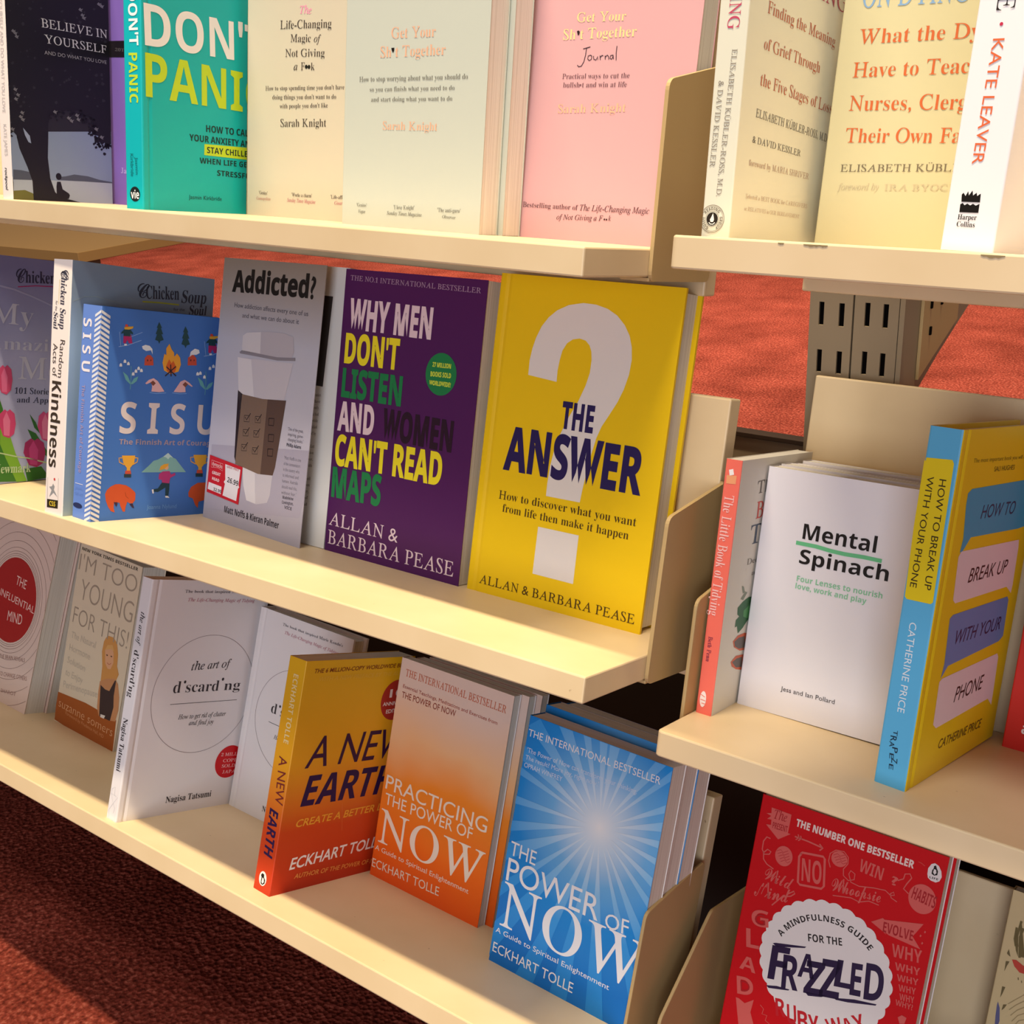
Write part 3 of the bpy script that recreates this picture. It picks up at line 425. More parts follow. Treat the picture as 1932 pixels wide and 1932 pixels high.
  ["P","f:tulip#3",[[86.21,40.36],[84.44,56.6],[88.3,64.51],[93.51,54.76],[93.15,39.25]],"#e683ae",5],
  ["P","f:tulip#4",[[63.34,27.88],[64.92,37.48],[72.03,41.25],[76.12,38.94],[80.07,40.82],[87.72,36.18],[90.23,26.14],[87.92,16.37],[79.93,12.72],[70.43,15.55]],"#a8326c",4],
  ["P","f:tulip#4",[[71.74,16.16],[69.77,31.64],[74.78,39.01],[81.23,29.53],[80.51,14.8]],"#c4478a",5],
  ["L","f",[[32.94,30.12],[55.32,24.74],[68.49,22.51],[102.95,13.28]],1.2,"#b9d0a0",5],
  ["T","f","Amy Newmark","sb",6.16,11.46,66.6,8.45,-0.04,"#b8d0a8",6],
 ],
 'sisu':[
  ["T","s","S I S U","nb",2.06,165.41,43.17,11.78,-1.55,"#e4dce0",3],
  ["T","s","The Finnish Art of Courage","nb",4.82,111.19,72.81,4.38,-1.55,"#9d8fb2",3],
  ["L","s",[[2.47,29.07],[13.63,29.09]],0.5,"#dcdce8",2],
  ["T","s","Joanna","g",2.52,24.2,11.55,2.52,0.03,"#6d8fd4",3],
  ["T","s","Nylund","g",2.34,19.51,11.58,2.75,0.01,"#6d8fd4",3],
  ["E","s",7.68,10.71,6.68,2.27,"#232a55",2],
  ["P","f:chevron_band",[[0,173.7],[8.2,169.5],[8.2,167.2],[0,171.4]],"#d9dbe2",2],
  ["P","s:spine_chevron_band",[[26.37,173.7],[18.17,169.5],[18.17,167.2],[26.37,171.4]],"#d9dbe2",2],
  ["P","f:chevron_band",[[0,169.59],[8.2,165.39],[8.2,163.09],[0,167.29]],"#d9dbe2",2],
  ["P","s:spine_chevron_band",[[26.37,169.59],[18.17,165.39],[18.17,163.09],[26.37,167.29]],"#d9dbe2",2],
  ["P","f:chevron_band",[[0,165.48],[8.2,161.28],[8.2,158.98],[0,163.18]],"#d9dbe2",2],
  ["P","s:spine_chevron_band",[[26.37,165.48],[18.17,161.28],[18.17,158.98],[26.37,163.18]],"#d9dbe2",2],
  ["P","f:chevron_band",[[0,161.37],[8.2,157.17],[8.2,154.87],[0,159.07]],"#d9dbe2",2],
  ["P","s:spine_chevron_band",[[26.37,161.37],[18.17,157.17],[18.17,154.87],[26.37,159.07]],"#d9dbe2",2],
  ["P","f:chevron_band",[[0,157.25],[8.2,153.05],[8.2,150.75],[0,154.95]],"#d9dbe2",2],
  ["P","s:spine_chevron_band",[[26.37,157.25],[18.17,153.05],[18.17,150.75],[26.37,154.95]],"#d9dbe2",2],
  ["P","f:chevron_band",[[0,153.14],[8.2,148.94],[8.2,146.64],[0,150.84]],"#d9dbe2",2],
  ["P","s:spine_chevron_band",[[26.37,153.14],[18.17,148.94],[18.17,146.64],[26.37,150.84]],"#d9dbe2",2],
  ["P","f:chevron_band",[[0,149.03],[8.2,144.83],[8.2,142.53],[0,146.73]],"#d9dbe2",2],
  ["P","s:spine_chevron_band",[[26.37,149.03],[18.17,144.83],[18.17,142.53],[26.37,146.73]],"#d9dbe2",2],
  ["P","f:chevron_band",[[0,144.92],[8.2,140.72],[8.2,138.42],[0,142.62]],"#d9dbe2",2],
  ["P","s:spine_chevron_band",[[26.37,144.92],[18.17,140.72],[18.17,138.42],[26.37,142.62]],"#d9dbe2",2],
  ["P","f:chevron_band",[[0,140.81],[8.2,136.61],[8.2,134.31],[0,138.51]],"#d9dbe2",2],
  ["P","s:spine_chevron_band",[[26.37,140.81],[18.17,136.61],[18.17,134.31],[26.37,138.51]],"#d9dbe2",2],
  ["P","f:chevron_band",[[0,136.69],[8.2,132.49],[8.2,130.19],[0,134.39]],"#d9dbe2",2],
  ["P","s:spine_chevron_band",[[26.37,136.69],[18.17,132.49],[18.17,130.19],[26.37,134.39]],"#d9dbe2",2],
  ["P","f:chevron_band",[[0,132.58],[8.2,128.38],[8.2,126.08],[0,130.28]],"#d9dbe2",2],
  ["P","s:spine_chevron_band",[[26.37,132.58],[18.17,128.38],[18.17,126.08],[26.37,130.28]],"#d9dbe2",2],
  ["P","f:chevron_band",[[0,128.47],[8.2,124.27],[8.2,121.97],[0,126.17]],"#d9dbe2",2],
  ["P","s:spine_chevron_band",[[26.37,128.47],[18.17,124.27],[18.17,121.97],[26.37,126.17]],"#d9dbe2",2],
  ["P","f:chevron_band",[[0,124.36],[8.2,120.16],[8.2,117.86],[0,122.06]],"#d9dbe2",2],
  ["P","s:spine_chevron_band",[[26.37,124.36],[18.17,120.16],[18.17,117.86],[26.37,122.06]],"#d9dbe2",2],
  ["P","f:chevron_band",[[0,120.25],[8.2,116.05],[8.2,113.75],[0,117.95]],"#d9dbe2",2],
  ["P","s:spine_chevron_band",[[26.37,120.25],[18.17,116.05],[18.17,113.75],[26.37,117.95]],"#d9dbe2",2],
  ["P","f:chevron_band",[[0,116.14],[8.2,111.94],[8.2,109.64],[0,113.84]],"#d9dbe2",2],
  ["P","s:spine_chevron_band",[[26.37,116.14],[18.17,111.94],[18.17,109.64],[26.37,113.84]],"#d9dbe2",2],
  ["P","f:chevron_band",[[0,112.02],[8.2,107.82],[8.2,105.52],[0,109.72]],"#d9dbe2",2],
  ["P","s:spine_chevron_band",[[26.37,112.02],[18.17,107.82],[18.17,105.52],[26.37,109.72]],"#d9dbe2",2],
  ["P","f:chevron_band",[[0,107.91],[8.2,103.71],[8.2,101.41],[0,105.61]],"#d9dbe2",2],
  ["P","s:spine_chevron_band",[[26.37,107.91],[18.17,103.71],[18.17,101.41],[26.37,105.61]],"#d9dbe2",2],
  ["P","f:chevron_band",[[0,103.8],[8.2,99.6],[8.2,97.3],[0,101.5]],"#d9dbe2",2],
  ["P","s:spine_chevron_band",[[26.37,103.8],[18.17,99.6],[18.17,97.3],[26.37,101.5]],"#d9dbe2",2],
  ["P","f:chevron_band",[[0,99.69],[8.2,95.49],[8.2,93.19],[0,97.39]],"#d9dbe2",2],
  ["P","s:spine_chevron_band",[[26.37,99.69],[18.17,95.49],[18.17,93.19],[26.37,97.39]],"#d9dbe2",2],
  ["P","f:chevron_band",[[0,95.58],[8.2,91.38],[8.2,89.08],[0,93.28]],"#d9dbe2",2],
  ["P","s:spine_chevron_band",[[26.37,95.58],[18.17,91.38],[18.17,89.08],[26.37,93.28]],"#d9dbe2",2],
  ["P","f:chevron_band",[[0,91.46],[8.2,87.26],[8.2,84.96],[0,89.16]],"#d9dbe2",2],
  ["P","s:spine_chevron_band",[[26.37,91.46],[18.17,87.26],[18.17,84.96],[26.37,89.16]],"#d9dbe2",2],
  ["P","f:chevron_band",[[0,87.35],[8.2,83.15],[8.2,80.85],[0,85.05]],"#d9dbe2",2],
  ["P","s:spine_chevron_band",[[26.37,87.35],[18.17,83.15],[18.17,80.85],[26.37,85.05]],"#d9dbe2",2],
  ["P","f:chevron_band",[[0,83.24],[8.2,79.04],[8.2,76.74],[0,80.94]],"#d9dbe2",2],
  ["P","s:spine_chevron_band",[[26.37,83.24],[18.17,79.04],[18.17,76.74],[26.37,80.94]],"#d9dbe2",2],
  ["P","f:chevron_band",[[0,79.13],[8.2,74.93],[8.2,72.63],[0,76.83]],"#d9dbe2",2],
  ["P","s:spine_chevron_band",[[26.37,79.13],[18.17,74.93],[18.17,72.63],[26.37,76.83]],"#d9dbe2",2],
  ["P","f:chevron_band",[[0,75.02],[8.2,70.82],[8.2,68.52],[0,72.72]],"#d9dbe2",2],
  ["P","s:spine_chevron_band",[[26.37,75.02],[18.17,70.82],[18.17,68.52],[26.37,72.72]],"#d9dbe2",2],
  ["P","f:chevron_band",[[0,70.9],[8.2,66.7],[8.2,64.4],[0,68.6]],"#d9dbe2",2],
  ["P","s:spine_chevron_band",[[26.37,70.9],[18.17,66.7],[18.17,64.4],[26.37,68.6]],"#d9dbe2",2],
  ["P","f:chevron_band",[[0,66.79],[8.2,62.59],[8.2,60.29],[0,64.49]],"#d9dbe2",2],
  ["P","s:spine_chevron_band",[[26.37,66.79],[18.17,62.59],[18.17,60.29],[26.37,64.49]],"#d9dbe2",2],
  ["P","f:chevron_band",[[0,62.68],[8.2,58.48],[8.2,56.18],[0,60.38]],"#d9dbe2",2],
  ["P","s:spine_chevron_band",[[26.37,62.68],[18.17,58.48],[18.17,56.18],[26.37,60.38]],"#d9dbe2",2],
  ["P","f:chevron_band",[[0,58.57],[8.2,54.37],[8.2,52.07],[0,56.27]],"#d9dbe2",2],
  ["P","s:spine_chevron_band",[[26.37,58.57],[18.17,54.37],[18.17,52.07],[26.37,56.27]],"#d9dbe2",2],
  ["P","f:chevron_band",[[0,54.46],[8.2,50.26],[8.2,47.96],[0,52.16]],"#d9dbe2",2],
  ["P","s:spine_chevron_band",[[26.37,54.46],[18.17,50.26],[18.17,47.96],[26.37,52.16]],"#d9dbe2",2],
  ["P","f:chevron_band",[[0,50.34],[8.2,46.14],[8.2,43.84],[0,48.04]],"#d9dbe2",2],
  ["P","s:spine_chevron_band",[[26.37,50.34],[18.17,46.14],[18.17,43.84],[26.37,48.04]],"#d9dbe2",2],
  ["P","f:chevron_band",[[0,46.23],[8.2,42.03],[8.2,39.73],[0,43.93]],"#d9dbe2",2],
  ["P","s:spine_chevron_band",[[26.37,46.23],[18.17,42.03],[18.17,39.73],[26.37,43.93]],"#d9dbe2",2],
  ["P","f:chevron_band",[[0,42.12],[8.2,37.92],[8.2,35.62],[0,39.82]],"#d9dbe2",2],
  ["P","s:spine_chevron_band",[[26.37,42.12],[18.17,37.92],[18.17,35.62],[26.37,39.82]],"#d9dbe2",2],
  ["P","f:chevron_band",[[0,38.01],[8.2,33.81],[8.2,31.51],[0,35.71]],"#d9dbe2",2],
  ["P","s:spine_chevron_band",[[26.37,38.01],[18.17,33.81],[18.17,31.51],[26.37,35.71]],"#d9dbe2",2],
  ["P","f:chevron_band",[[0,33.9],[8.2,29.7],[8.2,27.4],[0,31.6]],"#d9dbe2",2],
  ["P","s:spine_chevron_band",[[26.37,33.9],[18.17,29.7],[18.17,27.4],[26.37,31.6]],"#d9dbe2",2],
  ["P","f:chevron_band",[[0,29.78],[8.2,25.58],[8.2,23.28],[0,27.48]],"#d9dbe2",2],
  ["P","s:spine_chevron_band",[[26.37,29.78],[18.17,25.58],[18.17,23.28],[26.37,27.48]],"#d9dbe2",2],
  ["P","f:chevron_band",[[0,25.67],[8.2,21.47],[8.2,19.17],[0,23.37]],"#d9dbe2",2],
  ["P","s:spine_chevron_band",[[26.37,25.67],[18.17,21.47],[18.17,19.17],[26.37,23.37]],"#d9dbe2",2],
  ["P","f:chevron_band",[[0,21.56],[8.2,17.36],[8.2,15.06],[0,19.26]],"#d9dbe2",2],
  ["P","s:spine_chevron_band",[[26.37,21.56],[18.17,17.36],[18.17,15.06],[26.37,19.26]],"#d9dbe2",2],
  ["P","f:chevron_band",[[0,17.45],[8.2,13.25],[8.2,10.95],[0,15.15]],"#d9dbe2",2],
  ["P","s:spine_chevron_band",[[26.37,17.45],[18.17,13.25],[18.17,10.95],[26.37,15.15]],"#d9dbe2",2],
  ["P","f:chevron_band",[[0,13.34],[8.2,9.14],[8.2,6.84],[0,11.04]],"#d9dbe2",2],
  ["P","s:spine_chevron_band",[[26.37,13.34],[18.17,9.14],[18.17,6.84],[26.37,11.04]],"#d9dbe2",2],
  ["P","f:chevron_band",[[0,9.22],[8.2,5.02],[8.2,2.72],[0,6.92]],"#d9dbe2",2],
  ["P","s:spine_chevron_band",[[26.37,9.22],[18.17,5.02],[18.17,2.72],[26.37,6.92]],"#d9dbe2",2],
  ["P","f:chevron_band",[[0,5.11],[8.2,0.91],[8.2,-1.39],[0,2.81]],"#d9dbe2",2],
  ["P","s:spine_chevron_band",[[26.37,5.11],[18.17,0.91],[18.17,-1.39],[26.37,2.81]],"#d9dbe2",2],
  ["T","f","S I S U","nb",22.47,73.94,96.84,26.24,-0.01,"#d9cfd3",3],
  ["T","f","The Finnish Art of Courage","nb",22.95,64.74,97.24,4.36,-0.02,"#a696a6",3],
  ["L","f:skier#1",[[17.35,145.37],[25.56,147.01],[38.24,151.9]],0.5,"#8fb4e6",3],
  ["L","f:skier#1",[[17.19,157.4],[19.27,145.27]],0.4,"#8fb4e6",3],
  ["L","f:skier#1",[[27.04,153.63],[38.82,158.52]],0.4,"#8fb4e6",3],
  ["P","f:skier#1",[[21.14,155.46],[28.2,155.62],[29.97,148.75],[26.74,148.55],[24.87,151.46],[23.54,148.34],[21.35,148.53]],"#b02c68",3],
  ["P","f:skier#1",[[19.47,157.57],[21.49,159.72],[27.26,159.93],[30.03,157.21],[29.46,156.04],[27.46,157.02],[27.64,154.34],[21.22,154.34],[21.07,156.57],[18.57,155.83]],"#24464e",4],
  ["P","f:skier#1",[[21.37,161.61],[29.9,162.82],[29.5,161.11],[25.97,159.83],[21.87,159.75]],"#d8a83a",5],
  ["P","f:skier#1",[[21.98,161.99],[22.48,164.04],[24.42,163.74],[25.19,161.9]],"#cf4a3a",5],
  ["P","f:skier#1",[[22.29,147.92],[24.84,148.09],[24.55,146.72],[22.38,146.58]],"#e8e8ee",4],
  ["L","f:skier#2",[[102.14,142.26],[111.57,144.0],[126.13,149.22]],0.5,"#8fb4e6",3],
  ["L","f:skier#2",[[101.77,155.18],[104.34,142.14]],0.4,"#8fb4e6",3],
  ["L","f:skier#2",[[113.18,151.1],[126.71,156.34]],0.4,"#8fb4e6",3],
  ["P","f:skier#2",[[106.35,153.08],[114.48,153.24],[116.63,145.86],[112.91,145.65],[110.71,148.78],[109.22,145.43],[106.69,145.65]],"#b02c68",3],
  ["P","f:skier#2",[[104.39,155.36],[106.69,157.67],[113.33,157.88],[116.57,154.95],[115.94,153.7],[113.61,154.76],[113.86,151.87],[106.45,151.89],[106.25,154.28],[103.38,153.49]],"#24464e",4],
  ["P","f:skier#2",[[106.51,159.69],[116.34,160.98],[115.91,159.14],[111.85,157.78],[107.13,157.7]],"#d8a83a",5],
  ["P","f:skier#2",[[107.22,160.1],[107.76,162.3],[110.01,161.98],[110.92,160.0]],"#cf4a3a",5],
  ["P","f:skier#2",[[107.78,144.99],[110.73,145.16],[110.41,143.69],[107.91,143.55]],"#e8e8ee",4],
  ["P","f:fir_tree#1",[[54.37,168.35],[57.45,163.43],[56.37,163.35],[58.92,158.36],[57.29,158.24],[59.82,153.57],[56.64,152.44],[55.74,150.07],[54.49,152.29],[51.45,153.24],[52.99,157.94],[51.63,158.07],[53.41,163.13],[52.31,163.39]],"#27484f",3],
  ["P","f:fir_tree#2",[[81.0,166.72],[84.24,161.68],[83.11,161.6],[85.8,156.49],[84.1,156.37],[86.76,151.59],[83.44,150.44],[82.51,148.02],[81.19,150.29],[78.01,151.27],[79.6,156.07],[78.18,156.21],[80.02,161.38],[78.87,161.65]],"#27484f",3],
  ["P","f:hut#1",[[42.62,131.27],[42.57,137.57],[45.05,140.0],[47.98,140.17],[50.57,137.78],[51.42,131.71]],"#c1503c",3],
  ["E","f:hut#1",45.37,135.66,0.66,0.91,"#5c2a2c",4],
  ["E","f:hut#1",48.56,135.83,0.54,0.8,"#5c2a2c",4],
  ["P","f:hut#2",[[85.82,133.4],[85.72,139.93],[88.37,142.45],[91.51,142.62],[94.31,140.15],[95.27,133.87]],"#c1503c",3],
  ["E","f:hut#2",88.74,137.95,0.71,0.95,"#5c2a2c",4],
  ["E","f:hut#2",92.17,138.13,0.58,0.83,"#5c2a2c",4],
  ["P","f:smoke",[[49.94,140.85],[48.09,144.19],[43.48,143.34],[40.06,144.85],[39.24,147.08],[42.45,148.42],[46.48,147.88],[49.34,145.41]],"#dfe6ee",3],
  ["P","f:smoke",[[87.09,140.59],[88.13,145.4],[92.2,148.25],[96.6,147.45],[97.55,144.76],[94.08,143.01],[89.78,142.76]],"#dfe6ee",3],
  ["P","f:campfire",[[62.18,127.92],[60.18,134.46],[61.51,142.09],[63.52,141.04],[63.07,146.83],[65.94,150.73],[68.36,146.22],[71.06,143.58],[71.61,140.09],[74.17,143.05],[77.52,139.71],[78.85,133.65],[76.79,127.64],[68.6,125.16]],"#e8a53a",3],
  ["P","f:campfire",[[64.95,127.7],[63.95,131.74],[66.53,137.71],[69.28,134.34],[70.76,136.77],[74.42,131.07],[73.34,126.9],[68.57,125.51]],"#d2642c",4],
  ["L","f:campfire",[[63.63,123.31],[73.92,131.99]],1.1,"#3a2a2e",5],
  ["L","f:campfire",[[74.57,123.77],[64.27,131.17]],1.1,"#3a2a2e",5],
  ["L","f:campfire",[[68.38,133.36],[69.59,123.21]],1.1,"#3a2a2e",5],
  ["P","f:flowers",[[19.06,129.21],[19.07,131.01],[20.14,132.19],[21.36,131.13],[21.61,129.34]],"#e6ebf0",3],
  ["P","f:flowers",[[22.69,132.43],[22.69,134.24],[23.77,135.42],[25.0,134.36],[25.25,132.56]],"#e6ebf0",3],
  ["P","f:flowers",[[26.02,130.68],[26.03,132.49],[27.11,133.68],[28.35,132.61],[28.6,130.81]],"#e6ebf0",3],
  ["P","f:flowers",[[31.13,122.4],[31.14,124.23],[32.23,125.41],[33.48,124.33],[33.74,122.51]],"#e6ebf0",3],
  ["P","f:flowers",[[33.58,124.79],[33.58,126.61],[34.68,127.8],[35.94,126.72],[36.2,124.9]],"#e6ebf0",3],
  ["P","f:flowers",[[36.04,127.18],[36.04,129.01],[37.14,130.2],[38.4,129.12],[38.66,127.3]],"#e6ebf0",3],
  ["P","f:flowers",[[38.78,125.59],[38.79,127.42],[39.89,128.62],[41.16,127.53],[41.42,125.71]],"#e6ebf0",3],
  ["P","f:flowers",[[95.56,125.13],[95.55,127.05],[96.75,128.3],[98.15,127.16],[98.46,125.25]],"#e6ebf0",3],
  ["P","f:flowers",[[98.41,125.85],[98.39,127.77],[99.6,129.03],[101.01,127.89],[101.32,125.97]],"#e6ebf0",3],
  ["P","f:flowers",[[103.07,122.66],[103.05,124.6],[104.26,125.86],[105.69,124.71],[106.0,122.78]],"#e6ebf0",3],
  ["P","f:flowers",[[108.29,130.51],[108.27,132.45],[109.49,133.72],[110.93,132.58],[111.24,130.65]],"#e6ebf0",3],
  ["P","f:flowers",[[111.83,132.5],[111.81,134.44],[113.04,135.71],[114.48,134.57],[114.8,132.64]],"#e6ebf0",3],
  ["L","f:flowers",[[29.95,130.08],[30.58,121.01],[30.37,110.74]],0.5,"#6ab0b8",3],
  ["P","f:flowers",[[22.53,125.2],[27.26,122.01],[30.54,115.88],[29.67,115.28],[25.55,118.54]],"#6ab0b8",3],
  ["P","f:flowers",[[37.46,121.87],[33.26,119.98],[30.58,115.31],[32.29,115.15],[36.04,117.8]],"#6ab0b8",3],
  ["L","f:flowers",[[105.47,128.93],[106.3,119.28],[106.2,108.33]],0.5,"#6ab0b8",3],
  ["P","f:flowers",[[97.13,123.75],[102.53,120.35],[106.32,113.81],[105.34,113.17],[100.64,116.65]],"#6ab0b8",3],
  ["P","f:flowers",[[114.09,120.18],[109.35,118.17],[106.37,113.2],[108.31,113.02],[112.53,115.85]],"#6ab0b8",3],
  ["P","f:swimmer#1",[[44.48,116.39],[47.88,119.41],[52.48,120.99],[56.73,118.59],[63.95,110.06],[58.78,109.32],[51.01,109.66],[51.43,113.17],[50.69,117.78],[45.87,115.64]],"#e0b4ba",3],
  ["P","f:swimmer#1",[[49.39,117.15],[51.95,118.99],[54.82,116.78],[52.29,114.36]],"#7c4a3e",4],
  ["P","f:swimmer#2",[[92.75,115.41],[88.6,118.62],[83.7,120.82],[79.58,119.11],[73.26,110.0],[79.62,109.72],[85.56,110.14],[84.99,113.71],[85.79,117.91],[91.33,115.12]],"#e0b4ba",3],
  ["P","f:swimmer#2",[[87.57,117.14],[84.56,119.06],[81.91,116.58],[84.94,114.3]],"#7c4a3e",4],
  ["L","f:ripples",[[49.32,108.8],[56.15,108.07],[65.69,108.94]],0.6,"#78a6e6",3],
  ["L","f:ripples",[[71.93,109.13],[79.72,108.53],[86.8,108.98]],0.6,"#78a6e6",3],
  ["P","f:trophy#1",[[26.3,55.22],[39.09,55.04],[38.48,48.48],[34.9,44.57],[35.13,41.28],[31.69,41.37],[31.73,44.64],[28.32,48.45]],"#dba33c",3],
  ["L","f:trophy#1",[[26.69,53.36],[23.58,53.18],[24.33,49.69],[29.06,47.27]],0.8,"#dba33c",3],
  ["L","f:trophy#1",[[38.95,53.17],[41.91,52.88],[41.47,49.6],[37.36,47.33]],0.8,"#dba33c",3],
  ["P","f:trophy#1",[[30.31,42.34],[35.59,42.21],[36.19,39.38],[30.23,39.54]],"#c1503c",4],
  ["P","f:trophy#1",[[29.31,39.56],[36.19,39.38],[36.4,36.31],[29.52,36.52]],"#2a3c46",3],
  ["P","f:trophy#2",[[98.47,54.8],[112.87,54.6],[112.27,47.64],[108.28,43.49],[108.58,40.0],[104.7,40.1],[104.71,43.57],[100.83,47.61]],"#dba33c",3],
  ["L","f:trophy#2",[[98.93,52.82],[95.43,52.63],[96.32,48.93],[101.67,46.36]],0.8,"#dba33c",3],
  ["L","f:trophy#2",[[112.74,52.61],[116.08,52.31],[115.62,48.82],[111.02,46.42]],0.8,"#dba33c",3],
  ["P","f:trophy#2",[[103.14,41.13],[109.09,40.98],[109.8,37.97],[103.09,38.15]],"#c1503c",4],
  ["P","f:trophy#2",[[102.05,38.18],[109.8,37.97],[110.07,34.72],[102.32,34.95]],"#2a3c46",3],
  ["P","f:mountain",[[46.14,40.4],[53.19,46.17],[57.68,50.25],[61.75,51.13],[67.11,53.68],[71.76,56.86],[77.32,52.55],[79.94,51.66],[84.62,46.71],[91.7,39.44]],"#7fb4b6",2],
  ["P","f:mountain",[[67.11,53.68],[71.76,56.86],[77.32,52.55],[74.15,53.33],[72.2,51.19],[69.95,53.03]],"#b4d6da",3],
  ["P","f:runner",[[63.81,38.37],[67.39,40.69],[74.4,40.87],[76.05,37.79],[80.21,39.14],[80.8,37.05],[75.58,34.77],[74.82,29.93],[67.44,30.79],[66.98,33.22],[63.72,33.92]],"#b03a7a",4],
  ["P","f:runner",[[67.42,31.03],[75.24,29.92],[75.24,24.44],[74.7,18.6],[71.56,18.98],[71.28,26.41],[63.86,22.7],[58.97,23.26],[58.82,25.31],[63.63,25.85]],"#24404e",4],
  ["E","f:runner",71.05,44.21,2.15,2.19,"#e0b08e",5],
  ["P","f:runner",[[63.83,41.74],[64.96,45.31],[68.31,47.05],[73.18,47.55],[72.22,45.4],[68.63,42.82]],"#e0a83c",6],
  ["P","f:runner",[[57.46,25.13],[59.24,25.3],[59.78,21.66],[58.4,21.72]],"#e6e8ee",5],
  ["P","f:runner",[[71.56,18.98],[74.25,18.87],[76.23,17.07],[71.96,17.51]],"#e6e8ee",5],
  ["P","f:bear#1",[[12.56,22.84],[13.88,26.26],[17.16,29.06],[21.68,30.99],[25.58,31.06],[31.96,29.78],[36.09,27.51],[40.74,23.78],[41.65,22.32],[41.64,16.62],[39.42,13.87],[36.2,14.17],[34.12,15.55],[32.81,11.36],[32.3,7.13],[30.31,7.24],[27.61,12.33],[26.64,15.06],[21.51,15.8],[21.26,11.25],[22.63,6.95],[18.89,8.21],[15.93,12.23],[13.68,17.22]],"#c4532e",3],
  ["P","f:bear#1",[[20.96,15.83],[24.64,15.65],[24.78,13.53],[23.73,11.68],[22.17,14.01]],"#3a2a44",4],
  ["P","f:bear#1",[[36.26,13.32],[39.25,14.03],[41.32,9.64],[39.28,10.17]],"#3a2a44",4],
  ["L","f:bear#1",[[31.57,23.8],[32.45,20.23],[35.12,18.34]],0.4,"#8e3a20",4],
  ["P","f:bear#2",[[95.65,20.82],[98.23,25.93],[105.03,29.42],[116.17,29.49],[123.29,27.28],[124.82,9.71],[116.89,6.3],[113.57,13.28],[107.37,12.06],[106.95,6.36],[104.04,9.22],[100.86,15.37],[96.31,17.07]],"#c4532e",3],
  ["T","f","Joanna Nylund","g",53.63,8.13,30.38,3.61,-0.02,"#6fa0de",3],
 ],
 'addict':[
  ["T","f","Addicted?","nc",15.02,200.3,111.64,18.11,0.01,"#1c1816",3],
  ["T","f","How addiction affects every one of us","n",20.55,187.25,99.89,3.91,0.0,"#5b5660",3],
  ["T","f","and what we can do about it","n",32.9,179.27,76.67,3.85,0.01,"#5b5660",3],
  ["P","f:table_top",[[4.51,65.99],[139.88,81.37],[141.03,53.38],[133.73,24.87],[5.3,8.47]],"#aca6b6",1],
  ["P","f:coffee_cup",[[31.51,145.56],[107.42,147.96],[100.13,117.48],[94.74,72.9],[92.83,36.44],[90.01,29.61],[75.72,25.5],[61.55,26.41],[55.54,38.2],[45.38,79.37],[36.15,120.69]],"#c4bec6",2],
  ["P","f:coffee_cup",[[31.51,145.56],[50.82,145.44],[60.8,109.69],[66.96,68.51],[74.53,25.7],[61.55,26.41],[55.54,38.2],[45.38,79.37],[36.15,120.69]],"#d6d1d6",3],
  ["P","f:cup_lid",[[36.59,154.48],[36.32,164.23],[41.75,167.22],[65.47,170.12],[91.99,171.1],[104.22,168.98],[107.08,157.27],[103.84,150.26],[86.54,149.14],[61.71,149.74],[37.2,150.34]],"#b4aeb6",4],
  ["P","f:cup_lid",[[36.59,154.48],[36.32,164.23],[41.75,167.22],[61.03,169.46],[62.59,151.48],[37.16,150.62]],"#ccc7cc",5],
  ["P","f:cup_lid",[[33.66,150.27],[36.96,152.0],[61.46,151.37],[86.27,150.87],[109.47,152.84],[109.87,150.22],[86.68,148.2],[59.57,148.7],[34.33,148.93]],"#88828a",5],
  ["P","f:cup_sleeve",[[36.09,117.85],[43.14,115.18],[42.7,53.92],[39.07,60.52]],"#2e1f1e",3],
  ["P","f:cup_sleeve",[[42.44,115.1],[71.55,114.54],[102.81,117.14],[100.35,94.36],[96.57,60.75],[94.32,53.44],[74.16,51.38],[41.14,54.67]],"#7d6656",4],
  ["P","f:cup_sleeve",[[78.29,114.98],[102.81,117.14],[100.35,94.36],[96.57,60.75],[94.32,53.44],[77.56,51.68]],"#5c463b",5],
  ["L","f:cup_sleeve",[[48.35,97.65],[55.75,98.38],[56.08,93.08],[48.67,92.33],[48.35,97.65]],0.45,"#2a201c",6],
  ["L","f:cup_sleeve",[[49.48,96.4],[51.92,94.19],[56.84,100.49]],0.8,"#2a201c",6],
  ["L","f:cup_sleeve",[[63.8,98.92],[71.05,99.63],[71.38,94.39],[64.13,93.65],[63.8,98.92]],0.45,"#2a201c",6],
  ["L","f:cup_sleeve",[[64.91,97.67],[67.31,95.49],[72.11,101.72]],0.8,"#2a201c",6],
  ["L","f:cup_sleeve",[[48.5,85.51],[55.92,86.29],[56.24,80.98],[48.82,80.16],[48.5,85.51]],0.45,"#2a201c",6],
  ["L","f:cup_sleeve",[[49.63,84.25],[52.08,82.06],[57.0,88.42]],0.8,"#2a201c",6],
  ["L","f:cup_sleeve",[[63.32,86.66],[70.59,87.44],[70.92,82.17],[63.65,81.37],[63.32,86.66]],0.45,"#2a201c",6],
  ["L","f:cup_sleeve",[[64.43,85.42],[66.84,83.25],[71.65,89.54]],0.8,"#2a201c",6],
  ["L","f:cup_sleeve",[[48.04,72.65],[55.48,73.51],[55.8,68.17],[48.36,67.29],[48.04,72.65]],0.45,"#2a201c",6],
  ["L","f:cup_sleeve",[[49.18,71.4],[51.63,69.22],[56.57,75.65]],0.8,"#2a201c",6],
  ["L","f:cup_sleeve",[[63.62,72.22],[70.91,73.07],[71.24,67.79],[63.95,66.91],[63.62,72.22]],0.45,"#2a201c",6],
  ["L","f:cup_sleeve",[[64.74,70.98],[67.15,68.83],[71.97,75.19]],0.8,"#2a201c",6],
